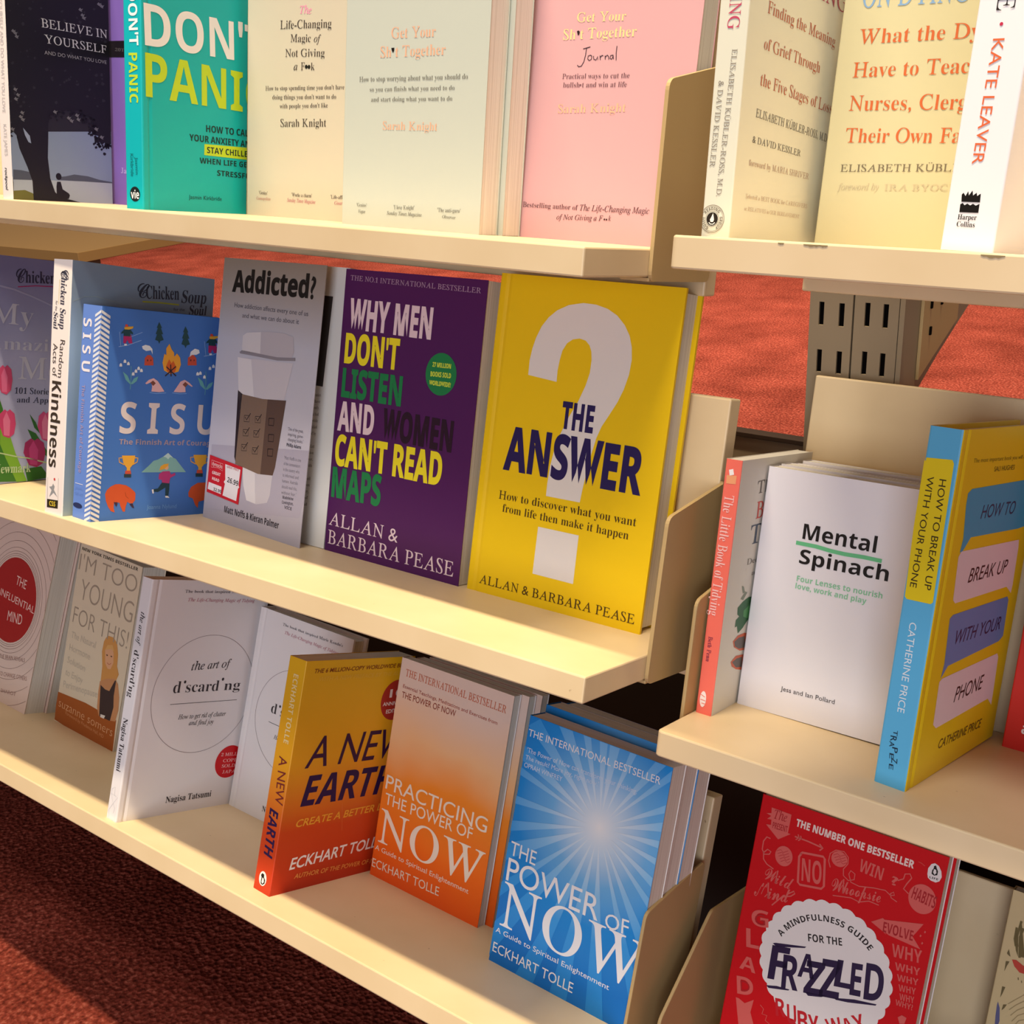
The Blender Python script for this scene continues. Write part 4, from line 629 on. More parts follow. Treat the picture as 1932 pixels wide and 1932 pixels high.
  ["L","f:cup_sleeve",[[82.38,99.8],[89.45,100.5],[89.45,94.58],[82.8,94.05],[82.38,99.8]],1.0,"#33241f",6],
  ["L","f:cup_sleeve",[[83.94,86.47],[91.01,87.23],[91.01,81.3],[84.35,80.71],[83.94,86.47]],1.0,"#33241f",6],
  ["L","f:cup_sleeve",[[84.63,74.36],[91.71,75.19],[91.71,69.24],[85.05,68.59],[84.63,74.36]],1.0,"#33241f",6],
  ["T","f","'One of the great,","n",108.58,93.5,19.89,2.67,0.03,"#77727c",3],
  ["T","f","inspiring, game-","n",109.23,89.24,19.88,2.67,0.03,"#77727c",3],
  ["T","f","changing books.'","n",109.88,84.98,19.87,2.67,0.04,"#77727c",3],
  ["T","f","Phillip Adams","nb",108.84,80.32,18.9,2.68,0.03,"#3a3540",3],
  ["T","f","'Matt Noffs is one","n",107.43,69.43,21.9,2.69,0.05,"#77727c",3],
  ["T","f","of the commentators","n",107.5,64.64,21.5,2.7,0.05,"#77727c",3],
  ["T","f","in the country who","n",107.57,59.84,21.1,2.7,0.05,"#77727c",3],
  ["T","f","is informed and","n",107.64,55.03,20.69,2.71,0.05,"#77727c",3],
  ["T","f","humane. Australia","n",107.71,50.22,20.29,2.71,0.06,"#77727c",3],
  ["T","f","should read this,","n",107.77,45.4,19.89,2.71,0.06,"#77727c",3],
  ["T","f","without fear.'","n",107.84,40.58,19.49,2.71,0.06,"#77727c",3],
  ["T","f","Madeleine","nb",110.17,36.86,14.08,2.57,0.07,"#3a3540",3],
  ["T","f","Covington,","nb",109.93,32.66,14.95,2.58,0.08,"#3a3540",3],
  ["T","f","VICE","nb",113.54,29.19,9.79,2.57,0.02,"#3a3540",3],
  ["T","f","Matt Noffs & Kieran Palmer","nb",31.37,10.24,77.21,5.79,0.01,"#2c2630",3],
  ["P","k",[[3.85,56.63],[52.77,53.59],[51.24,20.59],[3.37,23.44]],"#c2202c",1],
  ["P","k",[[27.66,52.16],[50.09,50.85],[49.27,37.08],[50.68,35.61],[48.99,34.15],[47.98,23.15],[27.55,24.46],[29.69,35.06],[27.76,36.47],[29.64,38.69]],"#e4dee4",2],
  ["P","k",[[5.59,32.58],[25.02,31.61],[25.0,25.01],[4.75,26.21]],"#e4dee4",2],
  ["T","k","26.99","nb",32.54,37.31,16.16,4.45,-0.07,"#2a2426",3],
  ["T","k","32.99","nb",13.33,26.28,12.3,2.76,-0.03,"#2a2426",3],
  ["T","k","GREAT","nb",9.47,40.63,12.52,2.67,-0.02,"#f0e4e4",3],
  ["T","k","READ","nb",10.23,35.46,10.59,2.53,-0.05,"#f0e4e4",3],
  ["T","k","dymocks","n",8.38,48.1,15.31,3.53,-0.04,"#f0d4d4",3],
  ["T","k","GREAT PRICE","nb",30.51,49.44,17.24,1.88,-0.02,"#b05058",3],
  ["L","k",[[7.24,52.47],[24.54,51.65],[24.46,45.52],[17.27,47.23],[7.4,46.18],[7.24,52.47]],0.25,"#f0c4c4",2],
 ],
 'sticker':[
 ],
 'addpage':[
  ["P","f",[[98.65,204.6],[131.63,204.32],[129.67,131.55],[99.06,132.04]],"#3c3634",1],
  ["T","f","makers","s",122.45,122.9,6.31,2.68,0.08,"#6b6660",1],
  ["T","f","have","s",122.21,117.61,6.31,2.69,0.08,"#6b6660",1],
  ["T","f","ently,","s",121.97,112.31,6.31,2.69,0.09,"#6b6660",1],
  ["T","f","a bad","s",121.72,107.0,6.33,2.7,0.09,"#6b6660",1],
  ["T","f","while","s",121.47,101.68,6.35,2.7,0.09,"#6b6660",1],
  ["T","f","picked","s",121.23,96.35,6.35,2.7,0.1,"#6b6660",1],
  ["T","f","of by","s",120.98,91.0,6.36,2.71,0.1,"#6b6660",1],
  ["T","f","Matt","s",120.49,80.28,6.38,2.72,0.1,"#6b6660",1],
  ["T","f","ition","s",120.24,74.9,6.39,2.72,0.11,"#6b6660",1],
  ["T","f","ever,","s",119.99,69.51,6.4,2.73,0.11,"#6b6660",1],
  ["T","f","with","s",119.74,64.11,6.4,2.73,0.12,"#6b6660",1],
  ["T","f","mail","s",119.24,53.27,6.43,2.74,0.12,"#6b6660",1],
  ["T","f","r on","s",118.99,47.84,6.44,2.73,0.12,"#6b6660",1],
  ["T","f","every,","s",118.73,42.39,6.45,2.74,0.13,"#6b6660",1],
  ["T","f","s of","s",118.48,36.93,6.46,2.75,0.13,"#6b6660",1],
  ["T","f","read","s",118.23,31.46,6.47,2.75,0.13,"#6b6660",1],
 ],
 'whymen':[
  ["T","f","THE NO.1 INTERNATIONAL BESTSELLER","s",5.98,218.32,128.95,3.82,-0.01,"#a98ba6",3],
  ["T","f","WHY MEN","nc",7.79,180.86,84.56,23.4,-0.01,"#ddc6cf",3],
  ["T","f","DON'T","nc",5.92,153.8,56.78,23.45,-0.0,"#e6d628",3],
  ["T","f","LISTEN","nc",5.62,126.73,63.08,22.79,-0.0,"#1f7a45",3],
  ["T","f","AND","nc",4.37,99.78,38.81,23.21,0.02,"#ddc6cf",3],
  ["T","f","WOMEN","nc",51.93,99.7,69.86,23.23,-0.01,"#2a1226",3],
  ["T","f","CAN'T READ","nc",4.29,71.63,110.58,24.77,0.01,"#e6d628",3],
  ["T","f","MAPS","nc",3.46,45.1,53.17,24.34,0.02,"#1f7a45",3],
  ["T","f","ALLAN &","s",3.17,21.82,74.39,10.68,-0.01,"#ddc6cf",3],
  ["E","f:round_badge",105.18,155.31,14.7,15.82,"#1f7a45",2],
  ["T","f","27 MILLION","nc",96.33,160.12,17.67,3.41,0.02,"#c8d642",3],
  ["T","f","BOOKS SOLD","nc",95.28,152.84,19.6,3.67,0.03,"#c8d642",3],
  ["T","f","WORLDWIDE!","nc",94.92,146.37,20.43,3.44,0.02,"#c8d642",3],
  ["T","f","BARBARA PEASE","s",3.58,6.23,131.11,11.31,-0.0,"#ddc6cf",3],
 ],
 'answer':[
  ["P","f:question_mark",[[33.04,163.56],[32.83,174.02],[33.99,182.35],[35.97,189.98],[39.59,198.45],[44.49,205.06],[50.74,210.42],[59.65,214.79],[71.25,217.17],[81.39,216.85],[90.81,214.79],[98.76,210.95],[105.3,205.2],[110.0,198.62],[112.72,191.17],[113.97,182.85],[113.36,172.89],[110.83,162.65],[107.28,153.62],[102.1,144.01],[97.5,135.69],[94.55,127.24],[92.39,116.65],[90.46,103.07],[88.82,90.92],[87.99,81.22],[59.93,80.87],[59.75,89.66],[60.39,102.63],[62.03,113.43],[64.87,124.34],[70.68,138.54],[76.72,150.38],[81.02,161.87],[83.1,170.82],[83.18,179.5],[82.18,185.16],[80.06,189.26],[76.61,192.08],[71.71,193.04],[66.4,191.94],[62.01,188.88],[58.98,183.46],[57.68,176.73],[57.0,169.29],[57.25,161.5]],"#ded7d4",1],
  ["P","f:question_mark",[[56.52,58.02],[90.47,58.27],[90.83,23.46],[56.49,23.59]],"#ded7d4",1],
  ["T","f","THE","nc",64.93,130.02,26.14,18.77,0.01,"#271a52",3],
  ["T","f","ANSWER","nc",20.58,94.32,113.09,31.26,0.0,"#271a52",3],
  ["T","f","How to discover what you want","s",19.92,71.88,113.63,6.18,0.01,"#4a3414",3],
  ["T","f","from life then make it happen","s",24.37,62.97,104.67,6.03,-0.0,"#4a3414",3],
  ["T","f","ALLAN & BARBARA PEASE","s",11.01,6.73,130.94,6.68,0.0,"#4a3414",3],
 ],
 'influ':[
  ["E","f:red_disc",82.31,122.85,50.4,50.4,"#a8201f",1],
  ["R","f:rings",82.31,122.85,52.67,52.67,0.35,"#6b3c34",2],
  ["R","f:rings",82.31,122.85,54.94,54.94,0.35,"#6b3c34",2],
  ["R","f:rings",82.31,122.85,57.96,57.96,0.35,"#6b3c34",2],
  ["R","f:rings",82.31,122.85,62.5,62.5,0.35,"#6b3c34",2],
  ["R","f:rings",82.31,122.85,70.56,70.56,0.35,"#6b3c34",2],
  ["R","f:rings",82.31,122.85,80.64,80.64,0.35,"#6b3c34",2],
  ["R","f:rings",82.31,122.85,93.24,93.24,0.35,"#6b3c34",2],
  ["R","f:rings",82.31,122.85,108.36,108.36,0.35,"#6b3c34",2],
  ["R","f:rings",82.31,122.85,123.48,123.48,0.35,"#6b3c34",2],
  ["R","f:rings",82.31,122.85,141.12,141.12,0.35,"#6b3c34",2],
  ["T","f","THE","n",82.14,142.1,22.91,10.58,-0.04,"#efc9c0",3],
  ["T","f","INFLUENTIAL","n",53.22,121.74,78.35,8.27,-0.04,"#efc9c0",3],
  ["T","f","MIND","n",79.25,97.16,32.08,11.85,0.08,"#efc9c0",3],
  ["T","f","WHAT THE BRAIN REVEALS","n",57.96,47.68,76.29,4.45,0.18,"#a07a70",3],
  ["T","f","POWER TO CHANGE OTHERS","n",61.8,27.39,84.11,4.82,0.18,"#a07a70",3],
  ["T","f","TALI SHAROT","n",75.88,11.29,53.08,4.19,0.15,"#a07a70",3],
 ],
 'young':[
  ["T","f","NEW YORK TIMES BESTSELLER","nb",4.34,201.84,111.4,3.45,0.02,"#3b3026",3],
  ["T","f","I'M TOO","t",3.1,178.96,115.19,18.38,0.01,"#a39382",3],
  ["T","f","YOUNG","t",13.31,147.95,105.5,22.63,-0.01,"#a39382",3],
  ["T","f","FOR THIS!","t",6.9,118.34,111.06,18.55,0.0,"#a39382",3],
  ["T","f","The Natural","g",9.11,100.58,50.86,7.48,0.04,"#c5b7a4",3],
  ["T","f","Hormone","g",8.98,86.02,43.48,7.47,0.02,"#c5b7a4",3],
  ["T","f","Solution","g",8.86,71.42,37.65,7.46,-0.0,"#c5b7a4",3],
  ["T","f","to Enjoy","g",8.73,56.79,36.67,7.48,0.01,"#c5b7a4",3],
  ["T","f","Perimenopause","g",8.6,42.13,69.79,7.55,0.13,"#c5b7a4",3],
  ["P","f:orange_band",[[-1.32,33.75],[57.46,38.81],[119.5,39.04],[122.42,-1.62],[1.44,1.21]],"#a55622",1],
  ["T","f","suzanne somers","t",5.22,18.56,111.4,9.62,0.01,"#e3ae82",4],
  ["T","f","Foreword by Prudence Hall, MD","g",21.65,14.11,79.76,3.77,-0.02,"#d08e5e",4],
  ["P","f:printed_figure",[[76.94,119.68],[81.06,122.71],[90.69,123.55],[99.01,119.43],[104.15,107.96],[105.7,95.47],[111.06,87.84],[106.87,77.3],[89.22,69.98],[79.67,70.79],[78.37,87.31],[73.36,102.74],[74.15,114.21]],"#cf9350",2],
  ["P","f:printed_figure",[[78.43,70.41],[90.57,76.95],[105.68,81.57],[112.72,77.25],[118.59,64.29],[120.9,50.24],[118.05,37.26],[109.46,35.35],[86.19,33.31],[80.68,40.96],[78.27,59.06]],"#c58a5e",3],
  ["P","f:printed_figure",[[79.04,106.25],[82.67,111.04],[90.54,112.36],[95.85,107.4],[98.13,96.93],[94.51,88.78],[89.2,87.74],[82.92,92.42]],"#dba57e",4],
  ["P","f:printed_figure",[[79.04,106.25],[82.19,112.77],[91.33,115.38],[96.28,109.38],[89.5,110.21],[83.55,107.93]],"#d8a565",5],
  ["P","f:printed_figure",[[80.74,66.98],[90.67,64.81],[98.74,65.47],[106.16,79.86],[108.19,79.56],[108.29,62.89],[111.03,50.75],[108.36,34.61],[87.51,33.37],[84.63,46.0]],"#3a2a2c",4],
  ["E","f:printed_figure",84.27,101.79,1.63,0.72,"#4a3028",6],
  ["E","f:printed_figure",92.58,102.73,1.61,0.71,"#4a3028",6],
  ["L","f:printed_figure",[[86.5,93.85],[90.73,92.87],[93.99,95.33]],0.6,"#b04a40",6],
  ["P","f:printed_figure",[[89.38,36.24],[98.38,37.31],[96.83,33.42],[89.64,32.94]],"#e4dad0",5],
 ],
 'disc1':[
  ["T","f","The book that inspired","s",35.89,214.36,51.27,2.79,0.0,"#4a4450",3],
  ["T","f","Marie Kondo's","s",89.1,214.5,32.75,3.07,0.01,"#4a4450",3],
  ["T","f","The Life-Changing Magic of Tidying","si",40.58,206.28,77.4,3.12,-0.01,"#b56a7c",3],
  ["R","f:thin_circle",75.07,115.95,57.52,57.52,0.3,"#6a5058",2],
  ["T","f","the art of","si",56.23,139.75,45.43,7.99,0.03,"#3a3438",3],
  ["T","f","d","s",39.45,118.82,8.14,11.58,-0.02,"#3a3438",3],
  ["T","f","scard","s",53.4,118.75,37.74,10.65,-0.02,"#3a3438",3],
  ["T","f","ng","s",97.51,118.15,19.2,9.9,-0.01,"#3a3438",3],
  ["E","f:thin_circle",51.4,128.87,1.29,1.46,"#3a3438",3],
  ["E","f:thin_circle",94.65,129.29,1.37,1.52,"#3a3438",3],
  ["L","f:thin_circle",[[38.67,108.01],[115.32,107.42]],0.45,"#3a3438",2],
  ["T","f","How to get rid of clutter","si",49.85,92.76,54.83,4.47,-0.01,"#3a3438",3],
  ["T","f","and find joy","si",62.96,86.07,28.47,4.53,-0.03,"#3a3438",3],
  ["E","f:red_dot",117.71,44.59,16.43,16.43,"#c8161e",2],
  ["T","f","2 MILLION","s",107.13,51.07,30.4,3.18,-0.05,"#f2c8c8",3],
  ["T","f","COPIES","s",110.32,44.56,23.24,3.19,-0.04,"#f2c8c8",3],
  ["T","f","SOLD IN","s",109.76,39.12,24.87,3.19,-0.04,"#f2c8c8",3],
  ["T","f","JAPAN","s",111.68,33.04,19.97,3.21,-0.04,"#f2c8c8",3],
  ["T","f","Nagisa Tatsumi","sb",50.22,11.76,51.96,6.03,-0.01,"#3a3438",3],
  ["T","s","the art of","si",6.08,194.35,30.15,6.22,-1.58,"#3a3438",3],
  ["T","s","d'scard'ng","s",4.64,158.84,43.72,7.99,-1.57,"#3a3438",3],
  ["T","s","Nagisa Tatsumi","sb",4.21,95.23,49.41,6.74,-1.56,"#3a3438",3],
  ["L","s",[[3.25,28.04],[7.44,30.95],[8.37,23.5],[3.15,23.34],[3.25,28.04]],0.25,"#a9a9b4",2],
  ["L","s",[[8.37,23.5],[13.5,22.88],[8.03,15.64],[3.15,23.34]],0.25,"#a9a9b4",2],
  ["L","s",[[8.03,15.64],[3.03,8.52],[4.28,1.93]],0.25,"#a9a9b4",2],
  ["L","s",[[8.03,15.64],[11.73,12.23],[10.37,7.11]],0.25,"#a9a9b4",2],
 ],
 'earth':[
  ["T","s","ECKHART TOLLE","nb",8.47,184.84,58.07,5.93,-1.56,"#f0d89a",3],
  ["T","s","A NEW","g",6.7,115.12,39.74,9.94,-1.48,"#7a2a2c",3],
  ["T","s","EARTH","nbi",5.58,70.7,40.5,10.91,-1.54,"#2a1648",3],
  ["E","s",10.31,11.58,4.64,6.11,"#f2ece6",1],
  ["P","s",[[8.77,15.77],[11.38,15.41],[11.7,13.08],[13.64,11.34],[13.38,8.3],[10.83,6.36],[8.65,7.02],[8.48,9.75],[8.58,12.41],[7.51,13.66]],"#1c1614",2],
  ["P","s",[[9.85,12.39],[11.73,11.94],[12.4,9.24],[10.84,7.35],[9.55,8.5]],"#f2ece6",3],
  ["T","f","THE 6 MILLION-COPY WORLDWIDE BESTSELLER","gbi",10.2,187.76,126.95,3.57,0.01,"#8a4418",3],
  ["T","f","WITH A NEW PREFACE BY THE AUTHOR","gbi",16.51,180.66,112.14,3.59,0.01,"#e8b83e",3],
  ["E","f:red_badge",112.28,158.87,18.37,18.37,"#b03428",2],
  ["T","f","10","gb",103.65,161.57,18.3,7.44,0.03,"#f0ddd4",3],
  ["T","f","TH","gb",121.7,165.4,5.71,2.89,0.04,"#f0ddd4",3],
  ["T","f","ANNIVERSARY","gb",96.9,154.17,36.85,3.35,0.01,"#f0ddd4",3],
  ["T","f","EDITION","gb",102.37,146.99,22.92,3.55,0.03,"#f0ddd4",3],
  ["T","f","A NEW","gi",16.11,106.68,124.19,26.42,-0.01,"#38183e",3],
  ["T","f","EARTH","nbi",18.05,73.81,109.6,25.84,-0.01,"#2a1648",3],
  ["T","f","CREATE A BETTER LIFE","gbi",16.85,56.23,114.27,6.36,0.01,"#f0a838",3],
  ["T","f","ECKHART TOLLE","gbi",17.02,19.62,109.16,9.89,0.03,"#f4ece8",3],
  ["T","f","AUTHOR OF THE POWER OF NOW","gbi",23.99,10.85,107.27,4.05,-0.03,"#f0a050",3],
  ["L","f",[[66.64,69.88],[71.5,45.15]],0.3,"#e08048",2],
 ],
 'pract':[
  ["T","f","THE INTERNATIONAL BESTSELLER","s",7.18,184.92,112.67,6.27,-0.01,"#bd5c38",3],
  ["T","f","Essential Teachings, Meditations and Exercises from","g",6.33,174.24,106.83,3.03,-0.02,"#a04a3c",3],
  ["T","f","THE POWER OF NOW","g",6.53,165.23,62.33,5.42,0.01,"#8a3626",3],
  ["T","f","PRACTICING","g",3.62,81.05,115.87,12.7,-0.0,"#efdccb",3],
  ["T","f","THE POWER OF","g",5.64,67.53,100.46,10.1,0.03,"#efdccb",3],
  ["T","f","NOW","s",4.0,32.14,118.99,30.45,0.02,"#efdccb",3],
  ["T","f","A Guide to Spiritual Enlightenment","g",2.52,24.06,108.62,4.35,0.01,"#efdccb",3],
  ["T","f","ECKHART TOLLE","g",1.7,7.93,79.18,7.62,0.04,"#efdccb",3],
 ],
 'power':[
  ["P","f:sun_rays",[[89.73,137.62],[127.61,139.35],[127.61,144.82]],"RAYS",1],
  ["P","f:sun_rays",[[89.04,140.44],[127.62,151.58],[127.63,158.42]],"RAYS",1],
  ["P","f:sun_rays",[[87.93,142.67],[127.64,165.08],[127.64,171.06]],"RAYS",1],
  ["P","f:sun_rays",[[85.79,145.18],[127.67,188.36],[127.68,196.32]],"RAYS",1],
  ["P","f:sun_rays",[[84.32,146.3],[122.28,198.01],[113.46,198.0]],"RAYS",1],
  ["P","f:sun_rays",[[80.99,147.79],[97.61,197.99],[92.04,197.98]],"RAYS",1],
  ["P","f:sun_rays",[[78.01,148.22],[83.13,197.98],[74.54,197.98]],"RAYS",1],
  ["P","f:sun_rays",[[76.13,148.1],[72.57,197.98],[65.51,197.98]],"RAYS",1],
  ["P","f:sun_rays",[[73.54,147.44],[57.68,197.99],[50.81,197.99]],"RAYS",1],
  ["P","f:sun_rays",[[70.94,146.06],[40.69,198.01],[28.04,198.02]],"RAYS",1],
  ["P","f:sun_rays",[[68.42,143.69],[10.17,198.04],[0.16,189.81]],"RAYS",1],
  ["P","f:sun_rays",[[66.7,140.76],[0.18,174.07],[0.19,162.2]],"RAYS",1],
  ["P","f:sun_rays",[[66.1,138.85],[0.19,156.73],[0.2,150.59]],"RAYS",1],
  ["P","f:sun_rays",[[65.84,135.35],[0.2,133.76],[0.2,127.38]],"RAYS",1],
  ["P","f:sun_rays",[[66.46,132.33],[0.19,113.82],[0.19,105.25]],"RAYS",1],
  ["P","f:sun_rays",[[67.56,129.98],[0.18,95.87],[0.16,81.38]],"RAYS",1],
  ["P","f:sun_rays",[[69.35,127.71],[0.15,63.98],[0.14,51.83]],"RAYS",1],
  ["P","f:sun_rays",[[71.18,126.22],[0.12,31.68],[0.1,3.88]],"RAYS",1],
  ["P","f:sun_rays",[[74.27,124.75],[27.16,0.19],[44.26,0.19]],"RAYS",1],
  ["P","f:sun_rays",[[76.94,124.25],[60.02,0.2],[75.83,0.2]],"RAYS",1],
  ["P","f:sun_rays",[[79.83,124.39],[93.1,0.2],[109.03,0.19]],"RAYS",1],
  ["P","f:sun_rays",[[83.09,125.44],[127.73,22.6],[127.71,44.1]],"RAYS",1],
  ["P","f:sun_rays",[[85.07,126.66],[127.7,62.82],[127.68,77.27]],"RAYS",1],
  ["P","f:sun_rays",[[87.42,129.03],[127.65,95.43],[127.64,102.26]],"RAYS",1],
  ["P","f:sun_rays",[[88.79,131.37],[127.63,110.71],[127.62,117.5]],"RAYS",1],
  ["P","f:sun_rays",[[89.7,134.62],[127.61,127.1],[127.61,131.94]],"RAYS",1],
  ["T","f","THE INTERNATIONAL BESTSELLER","g",1.64,182.2,118.56,5.44,0.01,"#e6e4ea",3],
  ["T","f","'The Power of Now can transform your thinking.","g",2.98,169.62,100.37,3.7,0.01,"#c9d8ee",3],
  ["T","f","The result? More joy, right now.'","g",2.68,163.85,68.3,3.51,0.02,"#c9d8ee",3],
  ["T","f","OPRAH WINFREY","g",2.65,157.7,36.35,3.7,0.01,"#c9d8ee",3],
  ["T","f","THE","g",3.18,87.53,24.97,10.85,0.01,"#e6e4ea",3],
  ["T","f","POWER","g",3.67,66.98,86.38,17.92,0.03,"#e6e4ea",3],
  ["T","f","OF","g",96.8,67.81,20.03,10.76,0.11,"#e6e4ea",3],
  ["T","f","NOW","s",4.53,30.97,129.2,34.71,0.03,"#e6e4ea",3],
  ["T","f","A Guide to Spiritual Enlightenment","g",2.47,24.11,106.71,3.98,0.01,"#e6e4ea",3],
  ["T","f","ECKHART TOLLE","g",2.49,8.33,77.28,7.63,0.01,"#e6e4ea",3],
 ],
 'tidy':[
  ["T","s","The Little Book of Tidying","s",2.08,147.32,79.9,6.48,-1.58,"#f4c4c0",3],
  ["T","s","Beth Penn","s",2.84,53.06,16.94,2.98,-1.57,"#7c2c4a",3],
  ["P","s",[[2.75,163.51],[5.55,164.43],[6.55,160.86],[3.62,159.91]],"#f2eceb",2],
  ["P","s",[[1.62,159.98],[8.46,160.41],[8.39,154.94],[1.93,154.55]],"#eba173",1],
  ["E","s",4.22,10.26,2.21,5.51,"#f4e4e0",2],
  ["L","s",[[2.45,13.1],[5.4,11.91]],0.5,"#e8745f",3],
  ["L","s",[[2.46,9.77],[6.13,9.45]],0.5,"#e8745f",3],
  ["L","s",[[3.47,7.38],[6.0,7.28]],0.5,"#e8745f",3],
  ["T","f","The","s",29.99,146.85,29.51,8.58,0.03,"#6a645e",3],
  ["T","f","Book of","s",33.17,129.77,63.67,11.4,0.04,"#d8564c",3],
  ["T","f","Tidying","s",27.99,112.62,90.67,13.19,0.01,"#4e5a6c",3],
  ["T","f","Declutter","s",28.08,99.02,44.29,4.0,-0.0,"#85807a",3],
  ["T","f","and","s",38.73,90.57,19.21,3.1,0.0,"#85807a",3],
  ["P","f:vegetable_leaves",[[21.94,70.59],[30.41,73.85],[37.98,75.33],[44.61,74.97],[51.53,58.21],[41.54,58.58],[34.76,54.38],[27.54,51.93],[24.6,57.54],[21.3,57.07],[21.36,62.09],[26.47,63.87],[22.74,65.83]],"#3f6d4a",2],
  ["P","f:vegetable_leaves",[[32.55,66.84],[41.44,69.4],[48.42,62.83],[41.1,60.01],[33.17,62.72]],"#5a9a62",3],
  ["P","f:vegetable_leaves",[[24.37,85.36],[27.88,84.18],[31.16,79.71],[27.37,79.63]],"#8a9484",2],
  ["P","f:vegetable_leaves",[[24.99,76.04],[31.62,80.31],[35.19,79.1],[29.52,74.66]],"#8a9484",2],
  ["P","f:vegetable_slice#1",[[21.02,47.55],[28.06,50.23],[39.26,50.18],[48.05,48.15],[50.02,36.5],[34.8,38.41],[23.93,42.98]],"#cf6a4c",2],
  ["P","f:vegetable_slice#1",[[23.42,46.82],[30.16,48.49],[40.01,47.73],[44.32,39.0],[32.66,40.19],[25.39,43.36]],"#6b6460",3],
  ["P","f:vegetable_slice#2",[[21.58,32.99],[29.19,35.88],[45.9,33.88],[51.52,20.96],[32.22,25.76],[24.17,29.49]],"#cf6a4c",2],
  ["P","f:vegetable_slice#2",[[23.91,32.51],[31.44,33.66],[40.32,32.95],[41.94,25.48],[31.78,27.21]],"#6b6460",3],
 ],
 'spin':[
  ["T","f","Mental","nb",29.67,121.04,48.56,10.11,0.0,"#201a18",3],
  ["T","f","Spinach","nb",29.7,104.67,58.72,9.49,0.0,"#201a18",3],
  ["L","f:brush_line",[[25.91,117.75],[33.06,117.71],[39.61,117.69],[50.1,116.68],[59.05,116.43],[71.49,116.89],[82.83,116.68]],2.6,"#6cc48c",2],
  ["T","f","Four Lenses to nourish","nb",29.87,92.64,56.75,3.71,0.01,"#8cc9a0",3],
  ["T","f","love, work and play","nb",29.66,87.65,47.52,3.59,-0.0,"#8cc9a0",3],
  ["T","f","Jess and Ian Pollard","g",29.69,17.27,37.09,3.08,0.02,"#4a4444",3],
 ],
 'break':[
  ["P","s:spine_speech_bubble",[[-0.39,191.46],[0.77,190.36],[1.0,192.34],[15.34,193.28],[16.5,191.34],[17.43,112.96],[16.31,111.78],[2.59,111.35],[1.26,112.6],[-1.1,188.43]],"#e2c91e",1],
  ["T","s","HOW TO BREAK UP","g",10.06,181.81,62.63,3.82,-1.55,"#3b2d16",3],
  ["T","s","WITH YOUR PHONE","g",3.16,182.33,63.56,3.76,-1.57,"#3b2d16",3],
  ["T","s","CATHERINE PRICE","g",6.39,98.87,53.47,4.05,-1.55,"#dce8f0",3],
  ["T","s","T","g",7.05,34.07,3.14,2.53,-1.48,"#1c2a3c",3],
  ["T","s","R","g",5.86,30.33,3.15,3.69,-1.48,"#1c2a3c",3],
  ["T","s","A","g",5.81,26.87,3.16,2.92,-1.48,"#1c2a3c",3],
  ["T","s","P","g",7.87,23.93,3.16,3.3,-1.48,"#1c2a3c",3],
  ["T","s","E","g",6.92,19.84,3.16,2.54,-1.48,"#1c2a3c",3],
  ["T","s","Z","g",8.47,17.64,3.16,3.5,-1.48,"#1c2a3c",3],
  ["T","s","E","g",7.63,13.47,3.17,2.54,-1.48,"#1c2a3c",3],
  ["P","f:speech_bubble#1",[[20.81,173.82],[26.23,176.08],[124.1,175.67],[140.25,145.16],[118.68,144.43],[37.2,146.97],[27.61,139.84],[23.43,139.41],[25.18,147.4],[20.83,167.23]],"#3d9cc4",1],
  ["P","f:speech_bubble#2",[[22.42,137.05],[25.87,139.81],[124.47,136.63],[126.04,131.44],[127.85,106.53],[126.94,101.16],[116.28,106.82],[29.42,108.63],[25.42,111.16]],"#e6cfd6",1],
  ["P","f:speech_bubble#3",[[25.21,100.06],[29.45,101.7],[121.63,99.62],[124.64,97.14],[126.74,72.6],[120.15,70.12],[35.11,69.61],[26.65,63.36],[28.66,71.79]],"#6a86c0",1],
  ["P","f:speech_bubble#4",[[25.36,61.62],[29.12,62.98],[121.44,61.6],[124.62,58.67],[127.14,33.47],[127.55,25.15],[118.28,31.4],[32.47,31.45],[27.09,34.77]],"#e6cfd6",1],
  ["T","f","HOW TO","gi",47.26,156.94,58.85,8.06,-0.03,"#1f3b5c",3],
  ["T","f","BREAK UP","gi",44.27,118.92,66.46,8.58,-0.03,"#3a2a26",3],
  ["T","f","WITH YOUR","gi",39.4,81.83,77.68,8.6,-0.04,"#2c2650",3],
  ["T","f","PHONE","gi",54.91,42.64,48.4,9.46,-0.02,"#3a2a26",3],
  ["T","f","CATHERINE PRICE","gi",41.67,16.04,72.22,5.77,-0.04,"#6a4c1a",3],
  ["T","f","The most important book you will ever read","g",21.17,191.26,106.55,2.41,-0.02,"#8a7c1e",3],
  ["T","f","SALI HUGHES","g",56.87,184.35,34.91,2.88,-0.02,"#6a5c1e",3],
 ],
 'frazz':[
  ["T","f","THE NUMBER ONE BESTSELLER","nc",28.6,201.03,85.85,5.47,-0.01,"#f0d9d2",3],
  ["P","f:penguin_logo",[[123.92,199.97],[123.7,204.01],[125.25,207.53],[127.42,208.92],[130.14,207.93],[132.37,204.89],[133.3,201.14],[132.39,197.87],[130.17,196.21],[126.83,196.35],[124.69,197.66]],"#e8e2e2",2],
  ["P","f:penguin_logo",[[127.05,206.78],[128.31,207.72],[129.07,206.01],[130.32,204.13],[130.28,201.41],[128.26,200.42],[126.46,201.16],[126.46,203.51],[127.22,205.32]],"#1c1614",3],
  ["P","f:penguin_logo",[[127.53,204.85],[128.87,204.76],[129.5,202.65],[128.47,201.09],[127.33,202.42]],"#e8e2e2",4],
  ["T","f","LIFE","nb",125.66,197.79,5.81,1.37,0.05,"#1c1614",3],
